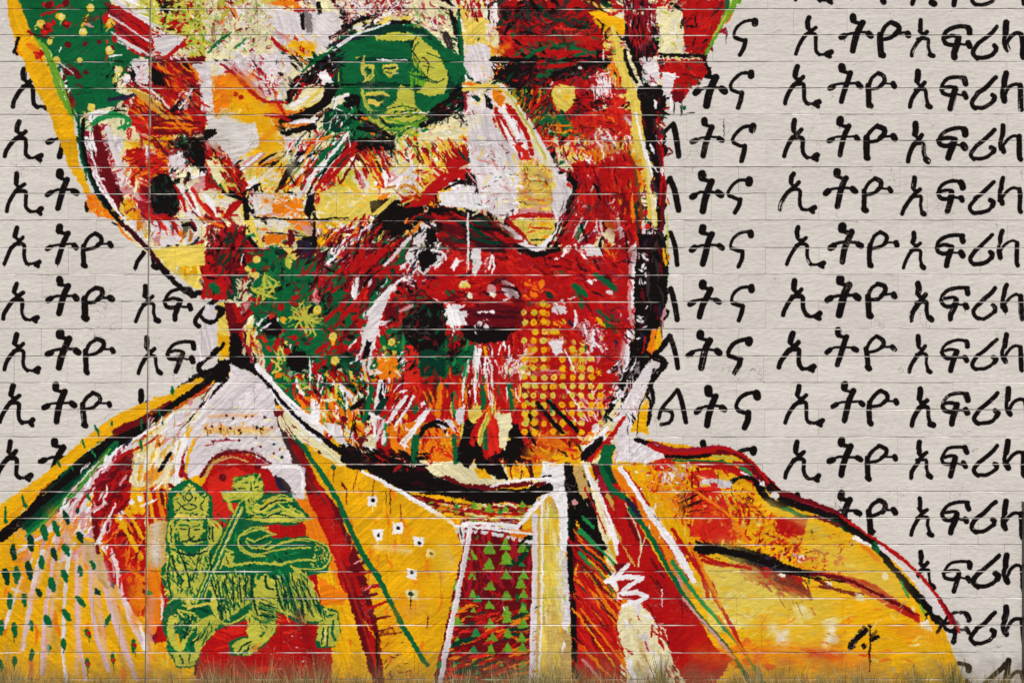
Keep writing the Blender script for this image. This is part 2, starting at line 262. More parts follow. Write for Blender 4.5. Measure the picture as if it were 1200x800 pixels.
# ---------------------------------------------------------------- what is painted: strokes, patches and dots, tile by tile
HEAD_TEXT = ['''P c 6,-130 872,-130 868,0 835,40 828,70 800,95 780,130 770,160 775,320 765,380 750,440 722,500 700,545 640,570 560,572 480,560 420,530 350,480 300,440 275,425 262,345 200,320 140,270 100,200 90,130 50,60 25,0
P Y -180,850 -180,690 0,630 40,585 90,540 150,495 200,465 262,438 300,430 420,540 560,575 700,545 720,515 760,515 860,530 900,575 1000,625 1060,665 1110,745 1130,800 1135,850
P Y 8,-130 30,-130 28,0 42,40 60,90 85,130 92,190 110,235 128,255 112,245 80,195 60,140 30,80 18,40 7,0
P G 25,-130 140,-130 130,0 24,0
P L 140,-130 330,-130 330,0 130,0
P R 330,-130 560,-130 560,0 330,0
P R 560,-130 845,-130 850,0 560,0
F 90 60 9 60 40 RDGYWKy 0.3 330,-130 850,-130 850,0 330,0
F 60 40 8 40 40 gWyR 0.3 140,-130 330,-130 330,0 140,0
S g 10 845,-130 862,-60 862,0''',
'''T 0 0 5
P Y 35,0 135,0 160,160 215,235 250,380 330,500 350,640 425,700 440,800 360,800 310,640 250,600 225,480 165,380 100,310 90,220 60,160
P G 130,0 640,0 660,60 740,140 800,220 880,330 800,330 780,380 700,460 620,600 640,640 560,650 510,640 470,700 430,640 395,520 420,440 310,340 270,250 180,180 150,80
F 50 60 9 40 30 eGGm 0.3 150,60 640,60 700,140 760,300 600,420 450,600 400,500 300,330
P L 820,0 1200,0 1200,340 1060,330 1080,220 930,180 880,160 860,120 800,60
F 140 28 10 60 60 gLLWyLDgc 0.3 830,0 1200,0 1200,320 1070,320 1080,220 930,180 820,80
P C 640,60 700,60 830,150 890,190 880,260 800,200 740,160 640,100
P R 740,160 890,240 890,350 760,300 700,220
F 26 70 12 35 12 RDCR 0.3 650,20 880,180 890,330 760,290 690,160
P l 890,220 960,200 1080,210 1060,280 940,320 890,320
P L 800,60 880,100 890,160 850,150
S G 16 120,0 150,80 190,160 260,250
S m 8 130,30 160,120
S g 34/.15/1 215,215 260,280 300,380 330,480 370,580 420,660
S m 14/.3 250,230 290,330 320,420
S g 14 360,500 400,640 430,700
S D 12 385,540 405,600 420,640
P W 330,400 400,400 425,480 410,520 380,600 370,540 330,460
P R 420,450 400,560 430,640 440,560
F 20 50 9 60 25 WPl 0.4 330,400 410,440 390,560 350,500
D R 24 270,25 290,20 390,15 400,30 275,150 290,165 260,185 390,140 400,150 300,130
D R 18 170,190 155,210 210,300 220,330 235,310
P D 350,360 440,380 520,410 510,440 440,430 370,420
P C 600,235 640,240 600,265 550,260
P C 700,170 740,175 720,215 690,205
P R 620,10 660,60 640,150 600,130
P R 380,250 430,260 410,290 370,290
S C 16 490,250 530,270 510,290
S l 14 375,370 420,400 470,440
S W 10 370,265 385,290 380,300
D r 14 285,145 395,140 270,25 620,240
D y 24 355,100 235,140 485,190 650,130 300,240 640,295 465,355 530,45 330,350 690,410 540,630
D Y 18 340,95 240,150 300,250 525,50 535,625 655,120 500,640
D c 20 690,405 740,470 690,535 620,640
S c 26/.2 700,530 740,525
S P 14/.2 500,135 540,155
D W 8 355,105 475,180 640,280
D W 20 740,465 745,490
S W 10/.2 640,330 700,320
S l 12/.2 660,230 700,250 740,265
S l 16/.15 740,260 800,290 880,330
S W 12/.15 640,95 720,130 780,170 850,210 890,230
S W 13/.15 690,0 740,40 800,80 870,110
S l 10/.2 800,190 880,230
F 22 60 12 -20 20 KnKd 0.3 450,380 560,400 660,370 700,440 600,480 500,470
P n 620,590 720,560 790,545 820,575 760,610 700,640 640,640
S K 12 640,660 700,645 740,655
S D 10/.4 450,510 560,535 680,510
S K 10/.4 500,525 600,500
S K 5 590,80 600,330
P R 880,330 1200,330 1200,780 880,800 720,740 760,640 700,600 800,560 760,480 800,420 860,370
F 70 110 12 35 14 RDOrRDR 0.25 880,350 1180,340 1190,780 900,780 760,600
P K 900,340 1040,340 1030,370 930,370
P D 880,340 1200,330 1200,365 880,370
P K 905,400 960,440 975,495 900,500 890,440
F 14 50 12 60 30 K 0.3 900,400 960,430 960,500 890,490
P l 770,350 860,360 850,420 800,450 780,440
P y 830,370 890,370 890,460 850,440
D K 14 770,410 785,430 770,450 800,440 800,470
F 16 40 10 40 15 KDWr 0.3 760,400 830,420 830,480 770,480
S C 16/.2 770,490 840,510 900,590
S l 14/.2 800,480 860,530 890,560
S y 20/.1 740,520 800,520 880,600 940,680
S s 20/.1 880,530 940,560 1000,620
S t 18/.2 1000,670 1060,700 1110,750
S O 30/.1 810,590 860,620 930,700
S O 26/.15 930,390 1000,440 1050,510
S R 18/.1 830,640 900,720
S D 16/.3 830,560 880,650 930,690
S D 12/.3 900,560 960,630
S W 10/.1 1040,640 1080,560 1120,520
S l 12/.2 1075,650 1110,590 1135,550
S K 6 1085,610 1110,560
D K 14 1010,640 1040,630
S P 10/.3 1060,380 1120,440 1150,500
S l 8/.2 1030,360 1100,420
S O 12 760,640 840,700 870,760
S D 8/.3 890,740 1060,750
S O 14/.2 900,690 1040,730
S D 10/.2 900,770 1140,780
S r 18/.2 760,700 840,720 860,700
P l 1130,370 1200,370 1200,510 1140,480
D K 16 945,15 975,20 1000,15 950,40 975,60
S K 8/.2 945,50 945,100
S K 5 955,100 955,220
S K 5 930,20 1060,10
S D 12/.3 980,170 1020,160 1060,190
S R 20/.2 980,140 1030,130 1060,150
S R 16/.2 1010,280 1080,240
S R 14/.2 860,30 800,20
S D 16/.2 700,60 620,20
S C 18/.2 960,310 1060,260
D O 14 540,620 560,640 860,290 840,260
S m 34/.1 540,720 590,680 680,670 740,690
S m 28/.1 740,690 740,740 690,760 640,740
P c 600,720 720,730 720,800 600,800
S W 20/.1 530,700 540,660 620,650
S K 26/.1 490,700 480,800
P C 560,760 600,720 640,740 640,800 560,800
S O 30/.2 160,260 220,300
S r 16/.3 200,310 240,350
S O 10/.3 110,230 100,290 130,330
S Y 8 170,220 190,260 230,250
T 240 0 5
P l 400,60 640,60 740,120 800,200 640,330 520,350 480,470 470,560 420,600 350,560 300,480 240,420 160,380 0,380 0,350 300,340 420,300
F 60 50 16 -20 40 WWlcl 0.3 400,70 700,80 700,280 480,400 460,560 330,520 200,400 420,300
F 60 30 10 50 60 gLWyLDgW 0.3 0,40 400,60 400,180 420,240 250,330 0,330
F 26 30 10 20 60 PWlg 0.3 60,100 400,100 400,330 100,330
P O 80,450 180,430 260,480 340,590 440,600 470,640 640,650 620,720 500,740 460,760 300,780 240,690 150,640 20,620 0,560 40,480
P Y 160,510 240,510 330,600 440,640 440,680 330,700 260,780 200,700 140,640 150,560
F 30 70 14 10 25 YOYO 0.2 60,470 260,500 440,640 400,740 200,660
P w 0,600 60,620 180,650 300,740 320,800 60,800 60,740 0,700
F 20 70 14 10 20 lWcw 0.2 0,640 180,650 300,740 300,800 60,790
D R 14 185,550 200,560 210,570
S R 18/.2 150,390 210,440 250,510 300,570 350,600
S P 14/.2 180,390 260,440 310,520 360,590
S l 14/.2 200,400 280,470 330,540
S D 10/.3 310,410 340,440 370,470
S R 20/.2 330,420 360,460
S R 16 320,510 345,550
S K 7/.3 310,400 330,430
S n 16/.5 360,600 420,590 480,600
S R 14/.2 350,670 420,670 480,680
P Y 480,260 640,230 650,330 500,330
S R 20/.2 400,240 440,280 480,310
S G 16 440,300 460,320
S P 20/.3 420,180 440,200 500,240
F 16 40 10 20 40 cyPW 0.4 440,170 640,200 640,300 500,330
S O 30/.2 400,20 520,20 560,60
S R 22/.2 530,60 640,60
F 50 60 10 60 60 RDWRPW 0.3 0,0 400,0 400,40 200,110 160,80 0,30
S O 14 110,40 170,60 190,110
S D 10 150,60 180,110
F 34 30 8 50 60 RDW 0.3 380,0 640,0 640,35 400,35
S q 48/.35/.9 605,100 600,140 605,180
S K 22/.2 575,80 570,150 600,190
S K 30/.1 660,10 670,60 665,95
S K 5 640,40 720,10
S l 30/.2 700,80 690,200 700,300
F 90 50 8 -45 50 CWWPCRd 0.2 760,0 1200,0 1200,45 1030,60 980,120 870,120 800,60
S W 5 860,100 930,20
S W 5 880,50 1010,60
S W 5 900,20 970,90
S W 5 1060,10 1130,60
S W 5 1050,60 1130,0
S y 24/.2 770,70 800,130
S K 26/.15 730,220 780,180 860,120 960,90 1030,60
S K 14/.1 1020,70 1030,140
S W 20/.2 870,170 960,150 1030,100 1100,70
P y 1000,110 1080,90 1200,90 1200,120 1080,125 960,180 840,220
P G 800,200 900,220 1000,160 1200,120 1200,800 960,800 700,760 760,560 760,480 800,380 700,340
P G 900,200 1200,130 1200,700 1000,700 880,560 780,420 760,320
S n 26/.1 730,270 800,240 900,220 960,180 1080,150 1160,130
S K 24/.1 1080,130 1200,130
P e 640,340 800,330 790,480 740,500 700,460 640,440
S K 24/.1 800,260 740,330 690,380
S W 22/.1 700,320 760,300 800,290
P W 690,410 740,430 750,490 700,490 660,470
D R 12 735,420 740,440 650,450 570,480
S G 14/.2 620,380 680,350
S y 26/.1 1000,210 1100,195 1200,200
S L 12/.3 1080,240 1200,225
S y 8/.1 940,320 930,380 935,460 950,470
S K 14/.1 800,500 1000,495 1200,500
S e 22/.3 780,350 800,480
S L 5 780,430 785,480
D e 16 965,405 1070,405
S L 7/.2 930,380 960,385 990,400 970,440 940,460
S y 10 950,470 960,440
S L 7/.2 1050,390 1090,395 1120,420 1080,450 1050,420
S c 6 1080,440 1130,425
S K 7 1060,420 1100,425
S L 8 915,520 930,590 960,630
S y 12/.1 950,570 1000,560 1060,570
S L 7/.2 960,590 1010,600 1050,580
S e 8 960,580 1050,582
P L 1140,560 1200,500 1200,660 1050,650
S g 10/.3 1100,590 1200,560
S L 14/.2 1070,680 1200,690
S G 8 1080,660 1200,640
P K 510,480 600,430 700,450 740,490 640,490 580,500 560,560 490,600 490,540
F 24 70 12 -40 25 KKRD 0.2 500,500 640,380 760,480 640,520 500,600
S K 26/.1 480,600 500,540 530,470 600,420
S R 14/.1 560,480 575,490
S R 18/.1 530,580 560,540
P c 580,510 640,500 700,510 680,570 600,640 470,640 520,590
S y 26/.1 690,520 670,580 600,620
S K 40/.1 740,520 680,610 620,650 540,690 440,710
S K 26/.1 700,560 660,640 600,660
S K 22/.1 640,700 620,760
S K 26/.1 480,790 540,760 620,740
S K 20/.1 450,780 560,770
S l 22/.1 500,720 600,700
S O 16/.1 480,740 620,730
S R 10/.1 370,670 470,690
S K 26/.1 720,640 800,670 900,700
S K 30/.15 830,580 870,560 880,600 820,610
S n 26/.1 940,730 1000,770 1060,800
P W 760,580 840,540 850,570 790,600 770,630 750,640
S G 16/.1 840,520 900,560 940,600
S m 16/.1 770,730 720,790
S W 10 690,700 740,690
S W 16/.1 780,700 830,720
S P 16/.1 700,730 670,780
S R 14/.1 640,750 660,790
S r 14/.1 800,740 820,760
S O 18/.2 900,690 950,700
S G 30/.1 850,760 920,730
P L 940,720 1060,680 1070,760 980,760
S G 10 1060,700 1080,780
S L 10 1100,760 1200,700
S K 10 960,760 1030,790
S G 30/.2 1100,720 1200,690''',
'''T 480 0 5
P R 520,0 1060,0 1150,60 1130,160 1140,300 1200,420 1200,800 730,800 640,640 560,500 480,460 480,340 520,240
P G 0,130 100,170 240,300 320,330 330,460 300,520 250,560 60,570 0,640 -100,560 -100,200
P y 320,200 470,200 520,240 560,320 480,340 330,330
P l 340,350 480,350 500,440 420,480 340,470
P c 330,480 520,490 600,600 720,800 0,800 40,780 240,690 330,600
P l 340,540 480,520 490,680 440,760 300,740 340,640
F 60 40 9 -60 50 WlPycP 0.3 300,500 520,500 640,640 700,790 60,790 250,690
F 60 60 9 60 50 CWPPDcl 0.2 0,30 240,30 250,150 120,170 0,120
P c 20,80 240,70 240,150 140,160 20,110
F 50 40 6 60 60 WPCg 0.2 0,60 240,60 240,160 100,170
S W 7 105,165 130,110 150,165 165,110
F 50 60 13 85 12 RyWRDc 0.2 240,0 520,0 520,190 260,190
S y 20/.1 300,30 330,160
S y 22/.1 330,120 440,130
S R 24/.1 370,0 400,100
S K 12/.1 410,90 450,120
S l 26/.1 470,20 460,160
S l 20/.1 510,20 500,170
S K 26/.1 290,60 270,160 290,250
S e 30/.1 290,170 300,330
S K 22/.1 235,60 270,180
S R 12/.2 180,190 210,230
S k 50/.3 210,200 240,280
P L 0,200 90,230 170,330 220,400 235,460 200,530 110,560 70,560 100,500 40,400 0,330
P e -60,250 0,250 30,290 10,340 -20,330
S g 14/.1 20,340 60,400 80,450
S y 8 0,200 60,215 130,270 200,370 230,440
P g 0,420 80,440 120,470 90,540 20,540 0,500
S G 16/.1 0,430 60,460 110,460
D e 26 45,520
S K 6 80,450 120,460 110,500
P e 40,580 200,540 300,480 330,620 200,680 80,720 30,680
P K 200,600 300,580 330,620 300,660 120,700 60,710
F 40 26 6 20 60 Ked 0.3 60,640 330,580 320,680 120,760
S W 9 80,640 180,640
S L 18/.1 0,580 30,640 60,700 120,740
P L 0,700 60,720 120,740 60,790 0,790
F 20 60 10 -30 20 gLGy 0.2 0,600 40,680 130,740 40,800 0,800
S K 14/.1 290,670 330,730 360,740
S K 5 220,710 230,760
S K 5 300,720 300,790
S Y 24/.2 330,760 380,790
S C 18/.1 320,540 330,660
S O 26/.1 320,490 420,500
P O 480,530 560,570 550,610 500,650
P O 540,640 560,720 520,760
D K 14 460,590 470,620
F 10 26 6 40 60 K 0.1 440,560 500,590 490,640 450,630
S W 20/.1 480,600 560,640 600,670
S R 14/.1 490,680 510,790
S R 18/.1 550,690 590,790
S W 26/.1 560,680 610,740 640,800
P R 570,600 620,640 720,800 650,800 600,680
S l 26/.1 560,520 620,620 660,690
S y 24/.1 640,650 690,730 730,800
P K 560,500 620,560 700,700 740,800 700,760 650,660
S W 36/.1/1 490,240 500,255
S W 10 485,370 510,385
D K 14 490,360 480,400 500,440
S y 14/.2 530,360 550,400
S K 14/.1 480,470 520,440
F 14 30 8 20 50 KWy 0.2 400,440 540,440 540,490 400,490
P k 530,60 700,60 720,110 620,150 560,110
F 80 90 20 10 40 RDKRCke 0.3 530,50 1130,70 1130,160 700,200 560,200
P K 960,40 1100,60 1165,70 1160,100 1080,80 960,70
P Y 1040,80 1120,90 1200,80 1200,170 1120,140
P y 1060,10 1200,0 1200,60 1120,60
F 30 50 9 30 30 rRPW 0.4 830,150 1100,150 1100,240 840,230
P e 660,340 700,290 800,240 930,250 990,290 800,300 740,340
S G 40/.1 700,320 800,260 940,260 1000,300
P K 470,330 700,340 700,370 560,400 500,370
P K 540,430 620,380 720,360 790,380 860,400 1000,380 1100,330 1160,380 1080,420 960,430 860,460 760,480 640,490 540,470
S K 30/.1 480,460 560,430 640,400
S e 40/.2 560,440 660,420
S d 60/.1 640,420 760,440
S G 40/.2 800,440 860,360 940,360
F 50 70 14 -20 30 KDRKeCn 0.3 560,380 760,360 1080,300 1160,400 1000,480 640,490
P R 790,370 860,350 840,400 790,400
P K 580,500 720,500 720,620 700,680 640,600
S e 60/.2 650,520 700,640
F 70 60 12 -60 20 KeRGDg 0.2 580,500 840,500 840,640 740,720 660,640
S R 20/.1 720,620 760,540
S R 20/.1 740,690 780,600 800,560
S r 24/.1 690,640 750,650 740,720
P y 830,520 960,520 960,600 930,660 860,650 840,590
P Y 850,560 930,550 950,620 900,645 860,620
P W 860,515 910,515 910,560 870,555
S K 20/.1 960,600 1040,580
F 30 60 9 5 15 KRKD 0.2 960,540 1080,520 1080,660 970,660
P e 780,670 940,670 950,730 860,770 760,740
P G 770,720 860,700 960,740 1000,780 740,800
S O 14/.1 780,770 900,740
S O 18/.1 860,780 960,770 1020,800
F 24 70 10 10 20 KOgR 0.2 740,720 960,720 1000,800 740,800
P r 960,700 1060,690 1200,640 1200,800 1010,800
F 50 60 13 60 40 RrDCkR 0.3 960,420 1200,450 1200,800 980,780
S W 12/.2 1050,440 1100,420 1060,460
F 26 70 7 80 12 W 0.2 1100,450 1160,450 1160,570 1090,540
S W 8 1130,290 1130,350
P y 1130,170 1200,180 1200,380 1160,330 1130,260
S l 26/.1 1170,250 1200,320
P O 1150,380 1200,380 1200,500 1160,470
P l 1090,770 1160,760 1180,800 1080,800
D R 30 1020,235
D C 24 1030,345
T 720 0 5
P c 0,0 60,0 40,60 0,90 0,60
P Y 0,90 40,120 60,200 0,230
P y 0,320 70,340 80,420 100,500 130,600 150,700 140,800 100,800 60,640 0,400
P y 0,230 60,240 60,330 0,320
P K 40,0 240,0 240,60 280,200 240,330 150,340 60,290 60,120
F 80 80 13 80 15 DRKWDCd 0.2 50,0 240,20 250,330 80,330
P R 430,0 640,0 620,60 560,160 540,300 500,330 440,320 380,260 400,120
F 50 70 14 -50 25 RDrKC 0.2 430,0 640,0 560,300 410,320
P k 500,110 600,100 580,190 540,240 480,200
S n 26/.2 500,160 590,110
S K 20/.2 480,260 520,300 540,330
P c 250,60 330,50 420,80 400,280 350,330 300,310 290,210
P l 260,120 330,90 400,120 390,200 270,190
S W 20/.1 250,150 300,110 340,80
S W 16/.1 370,160 400,200
S y 20/.1 410,50 560,60
S y 20/.2 300,240 360,300
S g 18/.1 280,210 330,300
S K 20/.1 330,20 380,50 400,70
S n 10/.2 300,110 340,60
S g 34/.1/1 710,0 680,60 630,130 590,200 560,250 530,310
S G 30/.2/1 660,0 650,40 600,80
S L 12/.3 690,10 650,90 570,230
S O 12/.2 690,80 650,140
S C 20/.1 610,190 650,170
S C 14/.2 620,180 660,200
S K 5 655,160 655,260
S R 16/.2 500,110 540,70
P R 250,340 520,350 540,400 510,470 440,520 400,600 330,560 330,500 260,440
F 30 70 13 20 30 RrWDG 0.2 270,360 520,360 500,480 340,560
P l 290,420 370,430 360,470 330,500 320,600 280,640 290,500 250,440
S W 16/.1 270,430 340,450 370,460
S K 20/.1 350,430 440,460 500,490
S K 24/.1 180,340 360,325 540,335
S K 26/.1 525,340 535,390 560,400
S e 14/.1 440,490 500,490
S R 20/.1 340,530 400,510 480,490
P d 350,530 400,540 390,610 350,600
S K 5 345,600 345,670
S K 5 385,620 388,680
D G 10 405,630
S K 5 420,660 470,660
S W 18/.1 330,560 330,640
P l 160,350 250,350 260,420 240,500 180,500 160,420
S W 12/.1 170,330 230,380
S K 7 160,400 250,310
S K 7 160,330 210,430
F 26 60 9 80 20 WDGWm 0.2 160,340 250,340 250,490 170,490
P K 120,500 280,500 300,640 250,700 240,800 150,800 150,660 120,560
F 40 80 14 70 30 KKnDd 0.2 120,500 280,510 270,660 240,800 150,800
S K 28/.1 60,300 80,400 130,480
S K 16/.1 0,430 30,470
S K 12/.1 80,620 130,590
S R 30/.1 0,540 60,540
P r 0,560 70,580 60,620 0,630
P l 30,660 100,680 110,720 50,760 40,700
P r 0,670 30,670 40,740 100,760 60,800 0,800
S R 12/.1 250,660 260,790
D G 9 285,680
S K 3 640,700 640,800
S C 14/.1 285,640 320,630''',
'''T 0 160 5
P C 540,0 640,0 700,300 720,480 640,420 570,280 500,100
P l 620,0 720,0 720,180 760,260 700,330 650,180
F 40 90 10 70 15 WlWP 0.3 620,0 730,0 740,300 690,300
P D 520,40 600,20 660,160 700,300 730,400 700,420 620,300 560,200
F 50 90 10 75 12 DdRCP 0.3 480,0 640,0 730,400 660,400 500,100
P W 490,0 560,0 560,60 540,130 500,80
F 30 50 8 70 15 WPKW 0.3 470,0 560,0 560,150 490,90
P y 720,20 850,20 860,80 740,120
P Y 720,20 870,0 1000,0 960,80 840,90
P R 730,110 860,60 980,150 1000,280 1060,420 1000,500 860,480 800,380 760,260
P r 750,330 860,320 880,480 800,440
F 60 70 13 -20 40 RrOrRD 0.2 730,80 980,90 1000,200 840,260 740,200
S O 20/.1 800,240 900,180 980,150
S O 16/.1 880,130 980,110
S P 14/.1 780,110 860,130
S O 14/.1 780,220 860,180
P D 800,300 880,300 880,440 820,400
P C 770,330 840,330 860,460 800,420
P K 880,250 920,215 980,220 1020,280 1040,360 1050,440 1000,470 900,460 880,380
F 24 60 18 80 20 KkeK 0.2 880,240 1010,230 1040,440 890,440
S R 26/.1 1010,280 1050,360 1080,430
S l 28/.1 860,80 850,150 860,180
S W 22/.1 850,90 855,140
P c 740,120 860,100 800,180 740,180
P P 700,300 800,290 790,340 730,350
P Y 700,360 740,340 800,440 870,560 860,600 760,500
P O 740,360 790,380 850,480 820,480
P l 720,470 790,480 870,620 850,640 760,520
P K 450,0 480,0 530,180 580,300 660,420 720,470 690,480 620,430 560,330 500,200 470,100
S e 18/.2 460,20 480,120 530,230 590,360 650,450
S W 12/.1 540,180 600,290 680,410 740,480
S W 9/.1 600,290 660,410 720,470
S D 26/.1 600,180 660,330 720,460
S K 18/.2 640,240 710,340 715,370
S y 18/.2 720,370 710,430 750,470
P O 500,330 560,340 600,400 690,480 640,480 560,460 510,410
F 40 22 7 60 50 rOyOP 0.3 500,330 600,360 680,480 560,480 500,420
S K 26/.1 690,490 760,550 850,630
S d 26/.1/.9 700,500 780,570 870,660 920,730 980,790
S O 12/.2 690,500 720,570 780,610
S K 12/.1 660,500 690,520
P l 880,500 1000,490 1060,520 1160,560 1000,640 900,640
F 30 40 10 10 30 WlPyl 0.3 880,500 1140,500 1120,620 900,640
P P 890,580 940,580 940,640 900,640
F 24 20 6 0 40 yKgL 0.2 1010,450 1140,470 1130,520 1030,500
S l 26/.1 1060,380 1100,450 1160,520
S W 18/.1 1110,300 1160,420
S K 30/.1 1070,520 1120,510 1140,550
S D 18/.1 1120,490 1150,540
P O 1040,550 1120,540 1110,590 1050,590
S W 20/.1 1140,590 1150,540 1180,500
S n 20/.1 1030,640 1080,650 1140,620 1160,590
P y 900,660 1200,650 1200,800 1020,800 960,740
P Y 960,680 1180,660 1160,740 1040,730
S r 16/.1 1080,330 1140,420 1200,480
S K 6 875,480 875,600
P l 980,130 1060,90 1080,160 1040,240 990,220
F 30 50 9 60 50 WKlPD 0.3 980,110 1100,120 1080,300 1030,260
P K 980,20 1060,30 1120,70 1200,20 1200,160 1120,160 1100,80 1040,80
F 30 60 13 20 40 KeDKG 0.2 990,20 1200,0 1200,160 1100,140
S D 20/.1 890,20 970,110
S O 20/.1 900,80 980,30
S Y 20/.1 900,30 960,80
S P 12/.2 830,10 840,100
P P 1110,260 1200,210 1200,330 1120,330
S r 24/.2 1090,330 1120,420
S W 20/.2 1120,240 1160,230
T 240 160 5
P l 40,0 300,0 300,60 240,120 200,150 160,140 150,80 60,40
P R 0,0 60,40 140,90 150,140 200,160 240,260 230,330 140,340 0,330
F 70 50 12 50 40 RDrRyCKP 0.2 0,0 120,60 220,180 230,320 0,330
P y 40,120 90,170 130,240 140,300 90,260 50,180
S G 20/.1 50,230 80,280 130,300
S c 22/.1 50,140 110,200
P c 0,330 40,360 80,430 100,520 40,520 0,480
P l 80,370 160,380 170,410 120,420
S W 40/.1 0,340 40,400 60,470
S R 26/.1 0,400 40,450 60,480
S O 30/.1 40,500 120,520 100,430
D Y 18 95,335 95,345
S c 9 80,345 110,345
P K 140,330 260,320 260,440 240,430 220,370 160,370
S R 44/.1 200,380 160,420 120,470
P Y 300,0 500,0 480,80 470,170 340,180 240,200 220,170 320,100
P y 240,180 480,180 420,320 240,300
P O 360,330 580,340 560,460 300,470 400,400
P l 260,340 400,340 380,400 300,460 250,470
P w 280,480 500,490 480,600 440,640 350,640 290,560
F 70 50 12 -35 20 YOWcyl 0.3 220,150 480,100 460,330 240,330
F 60 40 12 5 30 YyOlW 0.3 280,340 560,340 560,470 280,470
F 50 40 12 20 40 lPWyOc 0.3 280,480 540,490 540,600 330,640
P O 340,590 400,560 440,610 390,640
S P 16/.1 230,160 290,120 330,90
S l 16/.1 340,230 400,180
S K 16/.1 320,155 360,130 410,100
S K 12/.1 370,180 430,145
S O 10/.2 310,170 360,160 420,130
S K 20/.1 240,330 270,300 320,280
S K 14/.1 160,170 220,140
S W 22/.1 250,270 310,250
F 50 60 14 -50 12 yWcYrO 0.2 500,160 640,170 560,330 430,330
S K 26/.1 560,140 500,200 440,300 415,320
P l 460,0 560,0 560,60 480,110
F 40 50 10 -50 20 WlWPK 0.2 460,0 600,0 560,150 480,160
D C 16 555,75
S K 16/.1 550,110 620,70 680,20
S O 30/.1 600,30 700,20 740,0
S r 22/.1 590,40 660,30
S W 30/.1 560,140 620,110 690,90
S R 30/.1 610,190 560,230 520,290
S r 14/.1 580,180 640,150
S G 30/.1 740,50 690,110 640,160
S W 12/.1 740,50 650,160
S e 40/.1 790,80 740,130 700,190
S K 16/.1 740,160 650,240 600,340
S l 34/.1/.9 670,190 600,270 550,350
S W 16/.1 680,200 620,230
S y 14/.2 640,180 590,250
P R 700,240 760,190 790,200 770,290 690,380 650,390 640,300
F 30 70 12 -60 15 RrOD 0.2 640,200 800,180 760,300 660,390
P R 830,20 960,70 1040,180 1080,150 1060,90 1080,200 1040,300 960,200 900,160 850,140 800,100
P K 750,0 1120,0 1110,80 1060,80 900,80 840,20
F 50 70 14 15 30 KKnDRG 0.2 750,0 1120,0 1110,90 900,90
S W 14/.1 800,10 800,70 790,110
S W 10/.1 850,20 850,150
F 40 80 13 55 15 RKDrYK 0.2 830,80 1060,90 1070,280 960,200
P y 860,120 940,150 1000,250 1040,300 1000,330 940,300 900,200
P L 780,190 860,180 900,240 880,330 700,330 760,280
P Y 640,400 700,330 860,330 880,420 860,470 640,470
P y 760,340 980,340 970,420 880,440 860,400
P l 880,200 960,200 980,330 900,320
F 60 50 14 20 40 yYcLYW 0.3 640,330 980,330 990,420 840,470 640,470
S D 20/.2 925,270 935,300
S R 24/.1 930,190 950,240
S r 14/.1 990,230 1040,290
S y 16/.1 950,90 1000,160
S W 18/.1 1045,200 1060,280
S C 12/.1 1040,90 1080,180
P c 1080,0 1200,0 1200,180 1120,170
P l 1100,180 1200,170 1200,330 1130,320 1080,250
F 40 50 12 60 40 yLWlPO 0.3 1070,60 1200,20 1200,320 1080,290
S y 14/.1 1150,10 1150,140
P O 970,370 1000,340 1080,330 1060,380 1000,390
P K 980,400 1080,360 1200,380 1200,470 960,480
P L 580,350 610,350 590,430 570,430
P K 600,340 640,340 620,460 560,460 590,420
F 24 60 12 80 20 KDBO 0.2 560,340 640,340 620,640 540,640
S y 10/.1 570,360 600,380
P P 560,490 640,490 630,600 560,600
P L 540,520 620,560 600,620 560,640
S D 44/.1 500,560 510,620
P Y 640,490 820,490 780,560 740,640 650,640
F 50 60 14 75 25 yYOWPBc 0.3 640,490 860,490 780,640 640,640
P W 760,490 900,490 880,560 840,560
S W 30/.1 850,440 920,450 990,430
P c 880,430 990,410 990,450 900,480
F 20 30 9 -30 30 KWD 0.1 860,460 960,450 940,560 900,540
S K 14/.1 640,480 720,490 780,480 880,480
S K 18/.1 640,500 640,600 660,640
P D 0,500 60,540 220,560 340,660 440,640 480,600 540,680 640,660 700,640 780,570 960,500 1200,400 1200,800 0,800
P R 0,470 230,470 240,600 330,700 220,800 0,800
F 80 90 18 85 20 DRDdKC 0.2 0,480 240,520 330,700 240,800 0,800
S y 34/.1/.9 220,420 240,480 280,540 330,640
S G 16/.1 240,590 290,570 310,540
P G 280,680 420,680 480,800 260,800
P e 400,650 480,640 470,700 420,690
F 30 50 14 20 40 GeGmK 0.2 270,680 470,680 480,800 260,800
P n 540,660 600,620 640,640 640,760 560,800 520,720
S G 40/.1 540,740 640,740 620,790
S K 26/.1 570,640 620,610
S y 30/.1 480,640 540,700
S L 34/.1 490,700 490,750
S L 30/.1 630,650 640,690
S Y 16/.1 250,770 260,790
S W 8 225,690 215,760
F 120 120 16 -48 10 DRCDrWPOKG 0.2 660,720 780,570 950,520 1140,480 1200,500 1200,640 900,800 680,800
S W 30/.1 660,700 700,650
S W 26/.1 710,720 790,640 850,580
S W 40/.1 730,740 790,680
S W 16/.1 780,600 850,560
S P 24/.1 830,760 900,690
S O 20/.1 880,640 940,570
S G 22/.1 930,620 980,570
S K 16/.1 690,760 760,790
P K 940,490 1200,500 1120,560 1000,600
P e 1000,520 1160,510 1100,590
S W 5 940,740 1000,660
P R 860,740 1100,620 1130,660 1100,800 860,800
S G 26/.1 1080,780 1140,740 1200,700
S l 26/.2 1150,790 1200,720''',
